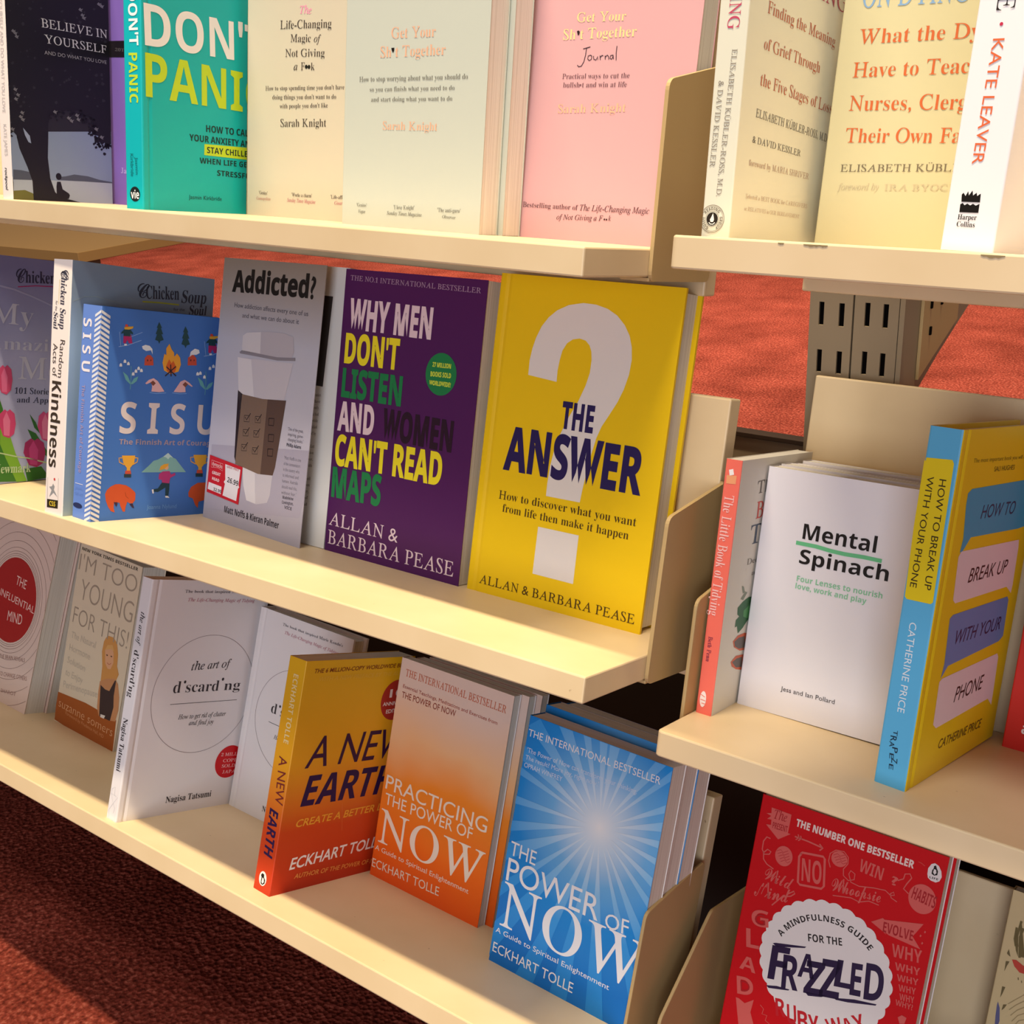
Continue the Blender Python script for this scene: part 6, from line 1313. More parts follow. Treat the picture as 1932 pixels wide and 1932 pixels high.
# ------------------------------------------------------------------ lettering engine
def lines_mesh(chars, offset, res):
    """draw many characters at once, one per widely spaced line with an l after it,
    then sort the faces back per line; the l tells how far each character advances"""
    c = bpy.data.curves.new('t', 'FONT')
    c.body = '\n'.join(['ll'] + [ch + 'l' for ch in chars] + ['ll'])
    c.size = 1.0
    c.space_line = 4.0
    c.offset = offset
    c.resolution_u = res
    c.fill_mode = 'FRONT'
    o = bpy.data.objects.new('t', c)
    me = bpy.data.meshes.new_from_object(o)
    vs = [(v.co.x, v.co.y) for v in me.vertices]
    fs = [tuple(p.vertices) for p in me.polygons]
    bpy.data.objects.remove(o)
    bpy.data.curves.remove(c)
    bpy.data.meshes.remove(me)
    n = len(chars) + 1
    # the last line stands on its baseline: its foot gives the line distance
    step = -min(v[1] for v in vs) / n
    out = [([], []) for _ in range(n + 1)]
    where = []
    for v in vs:
        k = max(0, min(n, int(round(-(v[1] - 0.35) / step))))
        where.append((k, len(out[k][0])))
        out[k][0].append((v[0], v[1] + k * step))
    for f in fs:
        out[where[f[0]][0]][1].append(tuple(where[i][1] for i in f))
    row = out[0][0]
    hi = max(p[0] for p in row)
    first = [p[0] for p in row if p[0] < hi / 2]
    lx = max(first)
    wl = lx - min(first)
    res_ = {}
    for i, ch in enumerate(chars):
        v, f = out[i + 1]
        root = list(range(len(v)))
        def find(a):
            while root[a] != a:
                root[a] = root[root[a]]
                a = root[a]
            return a
        for q in f:
            for j in q[1:]:
                root[find(j)] = find(q[0])
        hi = max(p[0] for p in v)
        low = {}
        for j, p in enumerate(v):
            r_ = find(j)
            low[r_] = min(low.get(r_, 9e9), p[0])
        drop = {r_ for r_ in low if low[r_] >= hi - wl - 0.002}
        new, keep = {}, []
        for j, p in enumerate(v):
            if find(j) not in drop:
                new[j] = len(keep)
                keep.append(p)
        res_[ch] = (keep, [tuple(new[j] for j in q) for q in f if q[0] in new], hi - lx)
    return res_

SHAPES = {}
def res_for(h):
    return 3 if h < 12 else 6

def prepare_glyphs():
    need = {}
    for items in PRINT.values():
        for it in items:
            if it[0] == 'T':
                sty, s, h = it[3], it[2], it[7]
            elif it[0] == 'C':
                sty, s, h = it[8], it[2], 3.0
            else:
                continue
            for ch in (set(s) - {' '}):
                c, off, sh, sx = style(ch, sty)
                need.setdefault((off, res_for(h)), set()).add(c)
            c, off, sh, sx = style('H', sty)
            need.setdefault((off, 3), set()).add(c)
    for (off, res), cs in need.items():
        for ch, g in lines_mesh(sorted(cs), off, res).items():
            SHAPES[(ch, off, res)] = g

ALPHA = {'bold': (0x1D400, 0x1D41A, 0x1D7CE), 'ital': (0x1D434, 0x1D44E, None), 'boldital': (0x1D468, 0x1D482, 0x1D7CE),
         'sans': (0x1D5A0, 0x1D5BA, 0x1D7E2), 'sansbold': (0x1D5D4, 0x1D5EE, 0x1D7EC), 'sansboldital': (0x1D63C, 0x1D656, 0x1D7EC),
         'script': (0x1D4D0, 0x1D4EA, None)}
def remap(ch, kind):
    u, l, d = ALPHA[kind]
    if 'A' <= ch <= 'Z':
        return chr(u + ord(ch) - 65)
    if 'a' <= ch <= 'z':
        if kind == 'ital' and ch == 'h':
            return chr(0x210E)
        return chr(l + ord(ch) - 97)
    if d and ch.isdigit():
        return chr(d + ord(ch) - 48)
    return ch

# style -> per character (character drawn, weight offset, shear, x stretch)
def style(ch, sty):
    up_ = ch.isupper()
    lo_ = ch.islower() and ch.isascii()
    if sty == 'g':
        return ch, 0.001, 0, 1
    if sty == 'gi':
        return ch, 0.002, 0.22, 1
    if sty == 'gb':
        return ch, 0.02, 0, 1
    if sty == 'gbi':
        return ch, 0.016, 0.2, 1
    if sty == 't':
        return ch, -0.014, 0, 1
    if sty == 'n':
        return ch, 0.0, 0, 1
    if sty == 'nb':
        c2 = remap(ch, 'sansbold')
        return c2, (0.018 if c2 == ch else 0.0), 0, 1
    if sty == 'nbi':
        return remap(ch, 'sansbold'), 0.006, 0.2, 1
    if sty == 'nc':
        return remap(ch, 'sansbold'), 0.022, 0, 1
    if sty == 'w':
        return remap(ch, 'script'), 0.004, 0, 1
    if sty == 'sb':
        return remap(ch, 'bold'), 0.0, 0, 1
    if sty == 'sbi':
        return remap(ch, 'bold'), 0.0, 0.18, 1
    if sty == 'si':
        return remap(ch, 'ital'), 0.004, 0, 1
    if sty == 's':
        if up_ and ch.isascii():
            return remap(ch, 'ital'), 0.003, -0.27, 1
        if lo_ or ch.isdigit():
            return remap(ch, 'bold'), -0.008, 0, 0.92
    return ch, 0.0, 0, 1

GLYPH = {}
def glyph(ch, sty, res):
    key = (ch, sty, res)
    if key in GLYPH:
        return GLYPH[key]
    c, off, shear, sx = style(ch, sty)
    if ch == ' ':
        GLYPH[key] = ([], [], 0.28)
        return GLYPH[key]
    vs, fs, adv = SHAPES[(c, off, res)]
    vs = [((x + y * shear) * sx, y) for x, y in vs]
    if shear < 0:
        # re-centre an upright letter taken from a slanted one
        x0 = min(p[0] for p in vs)
        x1 = max(p[0] for p in vs)
        gap = 0.035
        vs = [(x - x0 + gap, y) for x, y in vs]
        adv = x1 - x0 + 2 * gap
    GLYPH[key] = (vs, fs, adv * sx if shear >= 0 else adv)
    return GLYPH[key]

CAPH = {}
def cap_height(sty):
    if sty not in CAPH:
        CAPH[sty] = max(p[1] for p in glyph('H', sty, 3)[0])
    return CAPH[sty]

class Print:
    """flat printed shapes gathered per material, lying on a book's surfaces"""
    def __init__(self, T):
        self.v, self.f, self.s, self.m = [], [], [], []
        self.T = T
        self.names = []

    def slot(self, mt):
        if mt not in self.m:
            self.m.append(mt)
        return self.m.index(mt)

    def place(self, surf, x, y, lay):
        lift = 0.00008 + lay * 0.00004
        if surf == 's':
            return (-lift, y / 1000.0, x / 1000.0 - self.T)
        return (x / 1000.0, y / 1000.0, lift)

    def faces(self, surf, pts, fs, mt, lay):
        b = len(self.v)
        self.v += [self.place(surf, x, y, lay) for x, y in pts]
        k = self.slot(mt)
        for f in fs:
            self.f.append(tuple(b + i for i in f))
            self.s.append(k)

    def string(self, surf, s, sty, x, y, width, h, ang, mt, lay):
        res = res_for(h)
        sc = h / cap_height(sty)
        pen = 0.0
        run = []
        for ch in s:
            vs, fs, adv = glyph(ch, sty, res)
            run.append((pen, vs, fs))
            pen += adv
        ink = [p + v[0] for p, vs, fs in run for v in vs]
        x0, x1 = min(ink), max(ink)
        kx = width / max(x1 - x0, 1e-6)
        ca, sa = math.cos(ang), math.sin(ang)
        for p, vs, fs in run:
            pts = []
            for vx, vy in vs:
                a = (p + vx - x0) * kx
                b = vy * sc
                pts.append((x + a * ca - b * sa, y + a * sa + b * ca))
            self.faces(surf, pts, fs, mt, lay)

    def arc_string(self, surf, s, cx, cy, r, a0, a1, sty, h, mt, lay):
        sc = h / cap_height(sty)
        pen = 0.0
        run = []
        for ch in s:
            vs, fs, adv = glyph(ch, sty, 3)
            run.append((pen, adv, vs, fs))
            pen += adv
        for p, adv, vs, fs in run:
            a = math.radians(a0 + (a1 - a0) * (p + adv / 2) / pen)
            kx = abs(math.radians(a1 - a0)) * r / pen
            ca, sa = math.cos(a - math.pi / 2), math.sin(a - math.pi / 2)
            pts = []
            for vx, vy in vs:
                qx = (vx - adv / 2) * kx
                qy = vy * sc
                pts.append((cx + r * math.cos(a) + qx * ca - qy * sa, cy + r * math.sin(a) + qx * sa + qy * ca))
            self.faces(surf, pts, fs, mt, lay)

    def line(self, surf, pts, wd, mt, lay):
        n = len(pts)
        lft, rgt = [], []
        for i in range(n):
            p0 = pts[max(i - 1, 0)]
            p1 = pts[min(i + 1, n - 1)]
            dx, dy = p1[0] - p0[0], p1[1] - p0[1]
            L = math.hypot(dx, dy) or 1
            nx, ny = -dy / L * wd / 2, dx / L * wd / 2
            lft.append((pts[i][0] + nx, pts[i][1] + ny))
            rgt.append((pts[i][0] - nx, pts[i][1] - ny))
        self.faces(surf, lft + rgt, [(i, i + 1, n + i + 1, n + i) for i in range(n - 1)], mt, lay)

    def build(self, name, parent):
        if self.f:
            return mesh_object(name, self.v, self.f, self.m, parent, self.s)

prepare_glyphs()

def clip_poly(pts, W, H):
    """keep printed art inside the sheet it is printed on"""
    def cut(ps, inside, cross):
        out = []
        for i in range(len(ps)):
            a, b = ps[i - 1], ps[i]
            ia, ib = inside(a), inside(b)
            if ia != ib:
                out.append(cross(a, b))
            if ib:
                out.append(b)
        return out
    def at_x(v):
        return lambda a, b: (v, a[1] + (b[1] - a[1]) * (v - a[0]) / (b[0] - a[0]))
    def at_y(v):
        return lambda a, b: (a[0] + (b[0] - a[0]) * (v - a[1]) / (b[1] - a[1]), v)
    for ins, cr in ((lambda p: p[0] >= 0, at_x(0)), (lambda p: p[0] <= W, at_x(W)), (lambda p: p[1] >= 0, at_y(0)), (lambda p: p[1] <= H, at_y(H))):
        if len(pts) < 3:
            return []
        pts = cut(pts, ins, cr)
    return pts

def tessellate(pts):
    from mathutils.geometry import tessellate_polygon
    return [tuple(t) for t in tessellate_polygon([[Vector((p[0], p[1], 0)) for p in pts]])]

RAYS = radial_print('ray_ink', [(0.0, '#eef0f4'), (0.2, '#cfe1f3'), (0.42, '#86bdea'), (0.7, '#3894de'), (1.0, '#2482d0')], SUN[0], SUN[1], 0.12)
def ink(color, rough=0.45):
    if color == 'RAYS':
        return RAYS
    return mat('ink', color, rough, 0.25)

def print_on(book, items, W, H, T):
    """W, H, T in millimetres"""
    sets = {}
    for it in items:
        k = it[0]
        surf, _, tag = it[1].partition(':')
        if surf == 'k':
            key = 'price_sticker'
        elif k in 'TC':
            big = k == 'T' and it[7] >= 4.5
            key = ('spine_' if surf == 's' else '') + ('lettering#%d' % len(sets) if big else 'small_print')
        else:
            key = tag or ('spine_art' if surf == 's' else 'cover_art')
        if key not in sets:
            sets[key] = Print(T / 1000.0)
        tgt = sets[key]
        base = 12 if surf == 'k' else 0
        if surf == 's':
            w_, h_ = T, H
        else:
            w_, h_ = W, H
        if k == 'T':
            _, _, s, sty, x, y, wd, h, ang, col, lay = it
            fb = len(tgt.f)
            tgt.string(surf, s, sty, x, y, wd, h, ang, ink(col), lay + base)
            if surf != 's':
                # letters cannot run past the trimmed edge of the sheet
                nf, ns = [], []
                for i in range(fb, len(tgt.f)):
                    vs_ = [tgt.v[j] for j in tgt.f[i]]
                    if all(p[0] <= w_ / 1000.0 and 0 <= p[0] and p[1] <= h_ / 1000.0 for p in vs_):
                        nf.append(tgt.f[i])
                        ns.append(tgt.s[i])
                        continue
                    q = clip_poly([(p[0] * 1000, p[1] * 1000) for p in vs_], w_, h_)
                    if len(q) > 2:
                        b0 = len(tgt.v)
                        tgt.v += [(p[0] / 1000.0, p[1] / 1000.0, vs_[0][2]) for p in q]
                        nf.append(tuple(range(b0, b0 + len(q))))
                        ns.append(tgt.s[i])
                tgt.f[fb:] = nf
                tgt.s[fb:] = ns
        elif k == 'C':
            _, _, s, cx, cy, r, a0, a1, sty, h, col, lay = it
            tgt.arc_string(surf, s, cx, cy, r, a0, a1, sty, h, ink(col), lay)
        elif k == 'P':
            _, _, pts, col, lay = it
            pts = clip_poly([tuple(p) for p in pts], w_, h_)
            if len(pts) > 2:
                tgt.faces(surf, pts, tessellate(pts), ink(col), lay + base)
        elif k == 'E':
            _, _, cx, cy, rx, ry, col, lay = it
            n = 48 if rx > 6 else 20
            pts = clip_poly([(cx + rx * math.cos(2 * math.pi * i / n), cy + ry * math.sin(2 * math.pi * i / n)) for i in range(n)], w_, h_)
            if len(pts) > 2:
                tgt.faces(surf, pts, tessellate(pts), ink(col), lay + base)
        elif k == 'R':
            _, _, cx, cy, rx, ry, wd, col, lay = it
            n = 96
            for i in range(n):
                q = []
                for d, sgn in ((i, 1), (i + 1, 1), (i + 1, -1), (i, -1)):
                    a = 2 * math.pi * d / n
                    q.append((cx + (rx + sgn * wd / 2) * math.cos(a), cy + (ry + sgn * wd / 2) * math.sin(a)))
                if all(0 <= p[0] <= w_ and 0 <= p[1] <= h_ for p in q):
                    tgt.faces(surf, q, [(0, 1, 2, 3)], ink(col), lay)
        elif k == 'L':
            _, _, pts, wd, col, lay = it
            tgt.line(surf, pts, wd, ink(col), lay + base)
    for key, pr_ in sets.items():
        o = pr_.build(key.split('#')[0], book)
        if o is None:
            continue
        if key == 'price_sticker':
            o['label'] = 'red and white price sticker'
        elif key in ('small_print', 'spine_small_print', 'cover_art', 'spine_art', 'leaf_flecks', 'leaf_clusters', 'doodles', 'sun_rays', 'flowers', 'rings', 'strokes', 'chevron_band', 'spine_chevron_band', 'tulip_leaves', 'ripples', 'smoke', 'hills'):
            o['kind'] = 'stuff'

# ------------------------------------------------------------------ books
def rowframe(k):
    O_, u, b, w_ = [Vector(v) for v in ROWS[k]]
    return O_, u, b, w_

def book_matrix(place):
    k, x, d, yaw, W, H, T, lean, roll = place
    O_, u, b, w_ = rowframe(int(k))
    c1 = math.cos(yaw) * u + math.sin(yaw) * b
    nn = -math.sin(yaw) * u + math.cos(yaw) * b
    w1 = w_ * math.cos(lean) + nn * math.sin(lean)
    n1 = nn * math.cos(lean) - w_ * math.sin(lean)
    c2 = c1 * math.cos(roll) + w1 * math.sin(roll)
    w2 = w1 * math.cos(roll) - c1 * math.sin(roll)
    o = O_ + x * u + d * b
    mt = Matrix.Identity(4)
    for i in range(3):
        mt[i][0] = c2[i]
        mt[i][1] = w2[i]
        mt[i][2] = -n1[i]
        mt[i][3] = o[i]
    return mt

def arc_pts(cx, cz, r, a0, a1, n):
    return [(cx + r * math.cos(math.radians(a0 + (a1 - a0) * i / n)), cz + r * math.sin(math.radians(a0 + (a1 - a0) * i / n))) for i in range(n + 1)]

def make_cover(W, H, T, hard):
    """outline in the X (across) / Z (thickness) plane, open at the fore edge, run up Y"""
    if hard:
        b = 0.0024
        g = 0.0007
        outer = [(W, 0.0), (0.0105, 0.0), (0.009, -g * .5), (0.0078, -g), (0.0066, -g * .5), (0.0052, 0.0), (0.0012, 0.0), (0.0003, -0.0004), (0.0, -0.0012)]
        outer += [(0.0, -T + 0.0012), (0.0003, -T + 0.0004), (0.0012, -T), (W, -T)]
        inner = [(W, -T + b), (b, -T + b), (b, -b), (W, -b)]
    else:
        b = 0.0004
        r = 0.0009
        outer = [(W, 0.0)] + arc_pts(r, -r, r, 90, 180, 4) + arc_pts(r, -T + r, r, 180, 270, 4) + [(W, -T)]
        inner = [(W, -T + b), (b, -T + b), (b, -b), (W, -b)]
    return prism(outer + inner, 1, 0.0, H)

def make_book(key, name, label, cover_mat, hard=False, spine_mat=None, group=None, place=None, prints=True, back_mat=None, cat='book'):
    pl = place or PLACE[key]
    k, x, d, yaw, W, H, T, lean, roll = pl
    e = empty(name, book_matrix(pl), label, cat, group)
    vs, fs = make_cover(W, H, T, hard)
    n = len(vs) // 2
    cov = mesh_object('cover', vs, fs, [cover_mat] + ([spine_mat] if spine_mat else []), e)
    fix_normals(cov)
    if spine_mat:
        for p in cov.data.polygons:
            if p.center.x < 0.0011 and p.normal.x < -0.5:
                p.material_index = 1
    if back_mat:
        cov.data.materials.append(back_mat)
        bi = len(cov.data.materials) - 1
        for p in cov.data.polygons:
            if p.center.z < -T + 0.0007:
                p.material_index = bi
    if hard:
        iy, ix, iz = 0.003, 0.0035, 0.0024
    else:
        iy, ix, iz = 0.0004, 0.0006, 0.0004
    box('page_block', 0.001 + iz, W - ix, iy, H - iy, -T + iz, -iz, PAPER, e)
    if prints and key in PRINT:
        print_on(e, PRINT[key], W * 1000, H * 1000, T * 1000)
    return e

def stack_behind(root, T, count, labels, group, shifts):
    """further copies of the same edition standing behind the front one"""
    for i in range(count):
        r = root.copy()
        COL.objects.link(r)
        dx, dy, sc = shifts[i]
        r.matrix_world = root.matrix_world @ Matrix.Translation((dx, dy, -(T + 0.0008) * (i + 1)))
        r['label'] = labels[i]
        r['group'] = group
        for ch in list(root.children):
            if ch.name.split('.')[0] in ('cover', 'page_block'):
                c = ch.copy()
                COL.objects.link(c)
                c.parent = r
    root['group'] = group

# ------------------------------------------------------------------ setting: floor
ft = box('floor', -9, 5, -3, 9, 0.05, 0.10, carpet())
ft['kind'] = 'structure'

# ------------------------------------------------------------------ shelving
def local_frame(k):
    O_, u, b, w_ = rowframe(k)
    mt = Matrix.Identity(4)
    for i in range(3):
        mt[i][0] = u[i]
        mt[i][1] = b[i]
        mt[i][2] = w_[i]
        mt[i][3] = O_[i]
    return mt

def plate(name, outline, x0, x1, mt, parent):
    vs, fs = prism(outline, 0, x0, x1)
    o = mesh_object(name, vs, fs, [mt], parent)
    return bevelled(o, 0.0007, 2)

def corner_round(p, r, n=4):
    """round every corner of a 2-D outline"""
    out = []
    L = len(p)
    for i in range(L):
        a, b, c = Vector(p[i - 1]), Vector(p[i]), Vector(p[(i + 1) % L])
        r1 = min(r, (a - b).length * .45, (c - b).length * .45)
        s = b + (a - b).normalized() * r1
        e = b + (c - b).normalized() * r1
        for j in range(n + 1):
            t = j / n
            q = s * (1 - t) ** 2 + b * 2 * t * (1 - t) + e * t * t
            out.append((q.x, q.y))
    return out

def shelf(k, x0, x1, end, label, back_d, back_top, back_th, plate_d0, plate_h, bay, round_end=0.0):
    e = empty('display_shelf', local_frame(k), label, 'shelf', bay)
    t = BOARD_T
    depth = back_d
    # board, rounded in plan at the exposed front corner on the right hand bay
    pl = [(x0, 0.0), (x1, 0.0), (x1, depth), (x0, depth)]
    if round_end:
        c = [(x0 + round_end * (1 - math.sin(math.radians(a))), round_end * (1 - math.cos(math.radians(a)))) for a in range(90, -1, -15)]
        pl = c + [(x1, 0.0), (x1, depth), (x0, depth)]
    vs, fs = prism(pl, 2, -t, 0.0)
    bevelled(mesh_object('shelf_board', vs, fs, [LAM], e), 0.0011, 2)
    # upright back rest the books lean against, reaching a little below the board
    box('back_rest', x0 + (0.001 if end == 'left' else -0.0), x1, back_d + 0.0003, back_d + back_th, -0.03, back_top, LAM, e, 0.0012)
    # end plate folded from sheet, with a lip under the board
    s = 1 if end == 'right' else -1
    xe = x1 if end == 'right' else x0
    th = 0.0026
    prof = corner_round([(plate_d0, -t - 0.0025), (back_d - 0.0005, -t - 0.0035), (back_d - 0.0005, plate_h + 0.020), (plate_d0 + 0.075, plate_h + 0.018), (plate_d0 + 0.0005, plate_h)], 0.006, 5)
    xa, xb = (xe + 0.0002, xe + 0.0002 + th) if s > 0 else (xe - 0.0002 - th, xe - 0.0002)
    pe = plate('end_plate', prof, xa, xb, STEEL, e)
    lip = [(-t - 0.0028), (-t - 0.0004)]
    xl = (xe - 0.02, xe + 0.001) if s > 0 else (xe - 0.001, xe + 0.02)
    box('lip', xl[0], xl[1], plate_d0 + 0.001, back_d - 0.004, lip[0], lip[1], STEEL, pe, 0.0006)
    return e

LB = 'shelves of the left hand bay'
RB = 'shelves of the right hand bay'
shelf(0, -1.45, -0.3405, 'right', 'cream shelf at the top of the left bay under the pink and teal books', 0.1515, 0.212, 0.0165, 0.0728, 0.096, LB)  # back rest height added out of view to block light from behind
shelf(1, -1.45, -0.3139, 'right', 'cream shelf in the middle of the left bay carrying the yellow hardcover', 0.151, 0.164, 0.0165, 0.0757, 0.089, LB)
shelf(2, -1.45, -0.3185, 'right', 'cream shelf at the bottom of the left bay, just above the carpet', 0.165, 0.160, 0.0165, 0.0757, 0.091, LB)
shelf(3, -0.2795, 0.75, 'left', 'cream shelf at the top of the right bay with a chipped front edge', 0.184, 0.225, 0.006, 0.0364, 0.080, RB, 0.004)  # back rest raised out of view to keep lamp light off the one below
shelf(4, -0.2984, 0.75, 'left', 'cream shelf in the middle of the right bay under the white paperback', 0.184, 0.224, 0.006, 0.0364, 0.078, RB, 0.004)
e5 = shelf(5, -0.2984, 0.75, 'left', 'cream shelf at the bottom of the right bay behind the red paperback', 0.184, 0.168, 0.006, -0.02, 0.060, RB, 0.004)
e3 = [o for o in COL.objects if o.get('label', '').startswith('cream shelf at the top of the right')][0]
for ch in list(e5.children) + list(e3.children):
    if ch.name.startswith('end_plate'):
        for c2 in list(ch.children):
            bpy.data.objects.remove(c2)
        bpy.data.objects.remove(ch)
plate('end_plate', corner_round([(-0.02, -0.02), (0.182, -0.02), (0.182, 0.121), (0.0405, 0.1195), (-0.02, 0.054)], 0.004, 4), -0.3018, -0.2992, STEEL, e5)

# worn spots where the edging of the top right board has chipped
o3 = [o for o in COL.objects if o.get('label', '').startswith('cream shelf at the top of the right')][0]
brd = [c for c in o3.children if c.name.startswith('shelf_board')][0]
CH = mat('bare_edge', '#8d7a58', 0.8)
for cx_, w_c, h_c in ((-0.2050, 0.0085, 0.0009), (-0.1995, 0.004, 0.0007), (-0.1240, 0.010, 0.0012), (-0.2205, 0.003, 0.0006)):
    n_c = 9
    pts = [(cx_ + w_c * (i / (n_c - 1) - 0.5), -0.0013 - h_c * math.sin(math.pi * i / (n_c - 1)) * (0.7 + 0.3 * math.sin(i * 2.3))) for i in range(n_c)]
    pts += [(cx_ + w_c / 2, -0.0009), (cx_ - w_c / 2, -0.0009)]
    vs, fs = prism(pts, 1, -0.0002, 0.0006)
    fix_normals(mesh_object('chip', vs, fs, [CH], brd))

# the slotted post between the bays
FS = 1.115
post = empty('slotted_post', Matrix.Translation((-0.2635 * FS, 0.70 * FS, 0.0)), 'grey beige steel post with two columns of paired slots between the bays', 'post')
def slotted(name, x0, x1, cols, zph):
    """sheet channel with real openings"""
    y0, y1 = 0.0, 0.022
    ztop, zbot = 1.26, 0.10
    pitch, sl = 0.0314 * FS, 0.0152 * FS
    zs = [zbot]
    z = zph % pitch + pitch * 5
    spans = []
    while z + sl < ztop:
        spans.append((z, z + sl))
        z += pitch
    xs = [x0]
    for a, b in cols:
        xs += [a, b]
    xs.append(x1)
    vs, fs = [], []
    def quad(a, b, c, d):
        n = len(vs)
        vs.extend((a, b, c, d))
        fs.append((n, n + 1, n + 2, n + 3))
    def rect(xa, xb, za, zb):
        quad((xa, y0, za), (xb, y0, za), (xb, y0, zb), (xa, y0, zb))
    for i in range(len(xs) - 1):
        xa, xb = xs[i], xs[i + 1]
        if i % 2 == 0:
            rect(xa, xb, zbot, ztop)
        else:
            last = zbot
            for a, b in spans:
                rect(xa, xb, last, a)
                last = b
                # reveals of the opening
                quad((xa, y0, a), (xa, y0, b), (xa, y0 + .002, b), (xa, y0 + .002, a))
                quad((xb, y0, a), (xb, y0 + .002, a), (xb, y0 + .002, b), (xb, y0, b))
                quad((xa, y0, a), (xa, y0 + .002, a), (xb, y0 + .002, a), (xb, y0, a))
            rect(xa, xb, last, ztop)
    for xe in (x0, x1):
        quad((xe, y0, zbot), (xe, y0, ztop), (xe, y1, ztop), (xe, y1, zbot))
    quad((x0, y0, ztop), (x1, y0, ztop), (x1, y1, ztop), (x0, y1, ztop))
    quad((x0, y1, zbot), (x0, y1, ztop), (x1, y1, ztop), (x1, y1, zbot))
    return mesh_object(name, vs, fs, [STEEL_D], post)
zoff = 1.0 - 0.2036 * FS
slotted('post_channel', (-0.278 + 0.2635) * FS, (-0.2495 + 0.2635) * FS, [((-0.2717 + 0.2635) * FS, (-0.2683 + 0.2635) * FS), ((-0.2584 + 0.2635) * FS, (-0.2548 + 0.2635) * FS)], zoff)
slotted('post_channel', (-0.2483 + 0.2635) * FS, (-0.2200 + 0.2635) * FS, [((-0.2416 + 0.2635) * FS, (-0.2382 + 0.2635) * FS), ((-0.2299 + 0.2635) * FS, (-0.2265 + 0.2635) * FS)], zoff + 0.0018)
box('slot_shade_fill', (-0.2755 + 0.2635) * FS, (-0.2225 + 0.2635) * FS, 0.004, 0.021, 0.10, 1.25, DARK, post)  # near black filling that paints the shade inside the slots
# arm of the far side hanging on the post
arm = empty('far_side_bracket', Matrix.Translation((-0.2195 * FS, 0.70 * FS, 1.0)), 'beige bracket arm slanting away behind the slotted post', 'bracket')
vs, fs = prism([(0.0, -0.07), (0.235, -0.14), (0.21, -0.19), (0.087, -0.228), (0.0, -0.26)], 0, 0.0, 0.0035)
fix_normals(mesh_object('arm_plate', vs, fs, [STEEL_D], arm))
vs, fs = prism([(0.035, -0.158), (0.125, -0.168), (0.125, -0.208), (0.035, -0.235)], 0, 0.0036, 0.006)
bevelled(mesh_object('cover_plate', vs, fs, [STEEL], arm), 0.0005)
for yy, zz in ((0.05, -0.185), (0.075, -0.187), (0.052, -0.205)):
    box('screw_head', 0.006, 0.0072, yy, yy + 0.003, zz, zz + 0.006, DARK, arm)

# far side back board seen through the gap between the bays
far = empty('far_side_panel', Matrix.Translation((-0.35, 0.83, 0.0)), 'brown grey back panel of the far side, seen low between the two bays', 'panel')
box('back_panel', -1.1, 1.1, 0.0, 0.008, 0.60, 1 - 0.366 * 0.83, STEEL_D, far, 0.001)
box('painted_shade_panel', -1.1, 1.1, 0.002, 0.010, 0.10, 0.599, mat('shade_brown', '#24170f', 0.7), far)  # lower part of the board, its shade painted in as near black brown
box('top_trim', -1.1, 1.1, -0.002, 0.010, 1 - 0.366 * 0.83, 1.004 - 0.366 * 0.83, mat('dark_trim', '#3a2a20', 0.6), far, 0.0005)
# another low unit standing further back on the left
low = empty('low_display_unit', Matrix.Translation((-1.94, 1.25, 0.0)), 'brown topped low display unit further back under the top left shelf', 'display unit')
BT = mat('brown_top', '#8a6a40', 0.6)
box('unit_top', -1.7, 0.0, 0.0, 0.42, 0.68, 0.70, BT, low, 0.001)
box('unit_body', -1.68, -0.006, 0.012, 0.05, 0.10, 0.68, mat('brown_body', '#5c4630', 0.7), low, 0.001)
box('front_panel', -0.62, -0.20, -0.004, 0.0115, 0.50, 0.676, mat('pale_panel', '#b7a08a', 0.6), low, 0.001)
box('front_panel', -0.19, -0.10, -0.002, 0.0115, 0.50, 0.672, mat('tan_panel', '#8d7558', 0.6), low, 0.001)
box('front_panel', -0.085, -0.010, -0.002, 0.0115, 0.50, 0.672, mat('tan_panel', '#8d7558', 0.6), low, 0.001)

# ------------------------------------------------------------------ the books
TOP, MID, BOT = 'books', 'books', 'books'
white = mat('white_cover', '#e6e2e4', 0.42)
cream = mat('cream_cover', '#dcd8c4', 0.45)
make_book('believe', 'paperback_book', 'dark paperback with a tree by a lake, far left of the top shelf',
          mat('photo_cover', '#26262c', 0.4), spine_mat=mat('white_spine', '#e8dcd6', 0.45))
make_book('purple', 'paperback_book', 'purple book with a black band, squeezed beside the teal hardcover', mat('purple_cover', '#7a5fb0', 0.45))
make_book('panic', 'hardcover_book', 'teal hardcover with big white and lime title, standing spine out on top shelf', mat('teal_cover', '#0fb0b6', 0.38), hard=True)
make_book('life', 'hardcover_book', 'cream book with a pink first title word, right of the teal hardcover', mat('cream_cover', '#c8bca8', 0.45))
b = make_book('getyour', 'hardcover_book', 'pale grey green book with rose gold title, second from right on the top left shelf', mat('sage_cover', '#bec3b8', 0.42))
stack_behind(b, PLACE['getyour'][6], 1, ['pale grey green copy right behind the rose gold titled book'], 'copies of the rose gold titled book', [(0.004, 0.0, 1)])
make_book('journal', 'paperback_book', 'blush pink journal with gold title and handwritten word at the right end of top shelf', mat('pink_cover', '#ce9fa3', 0.42))

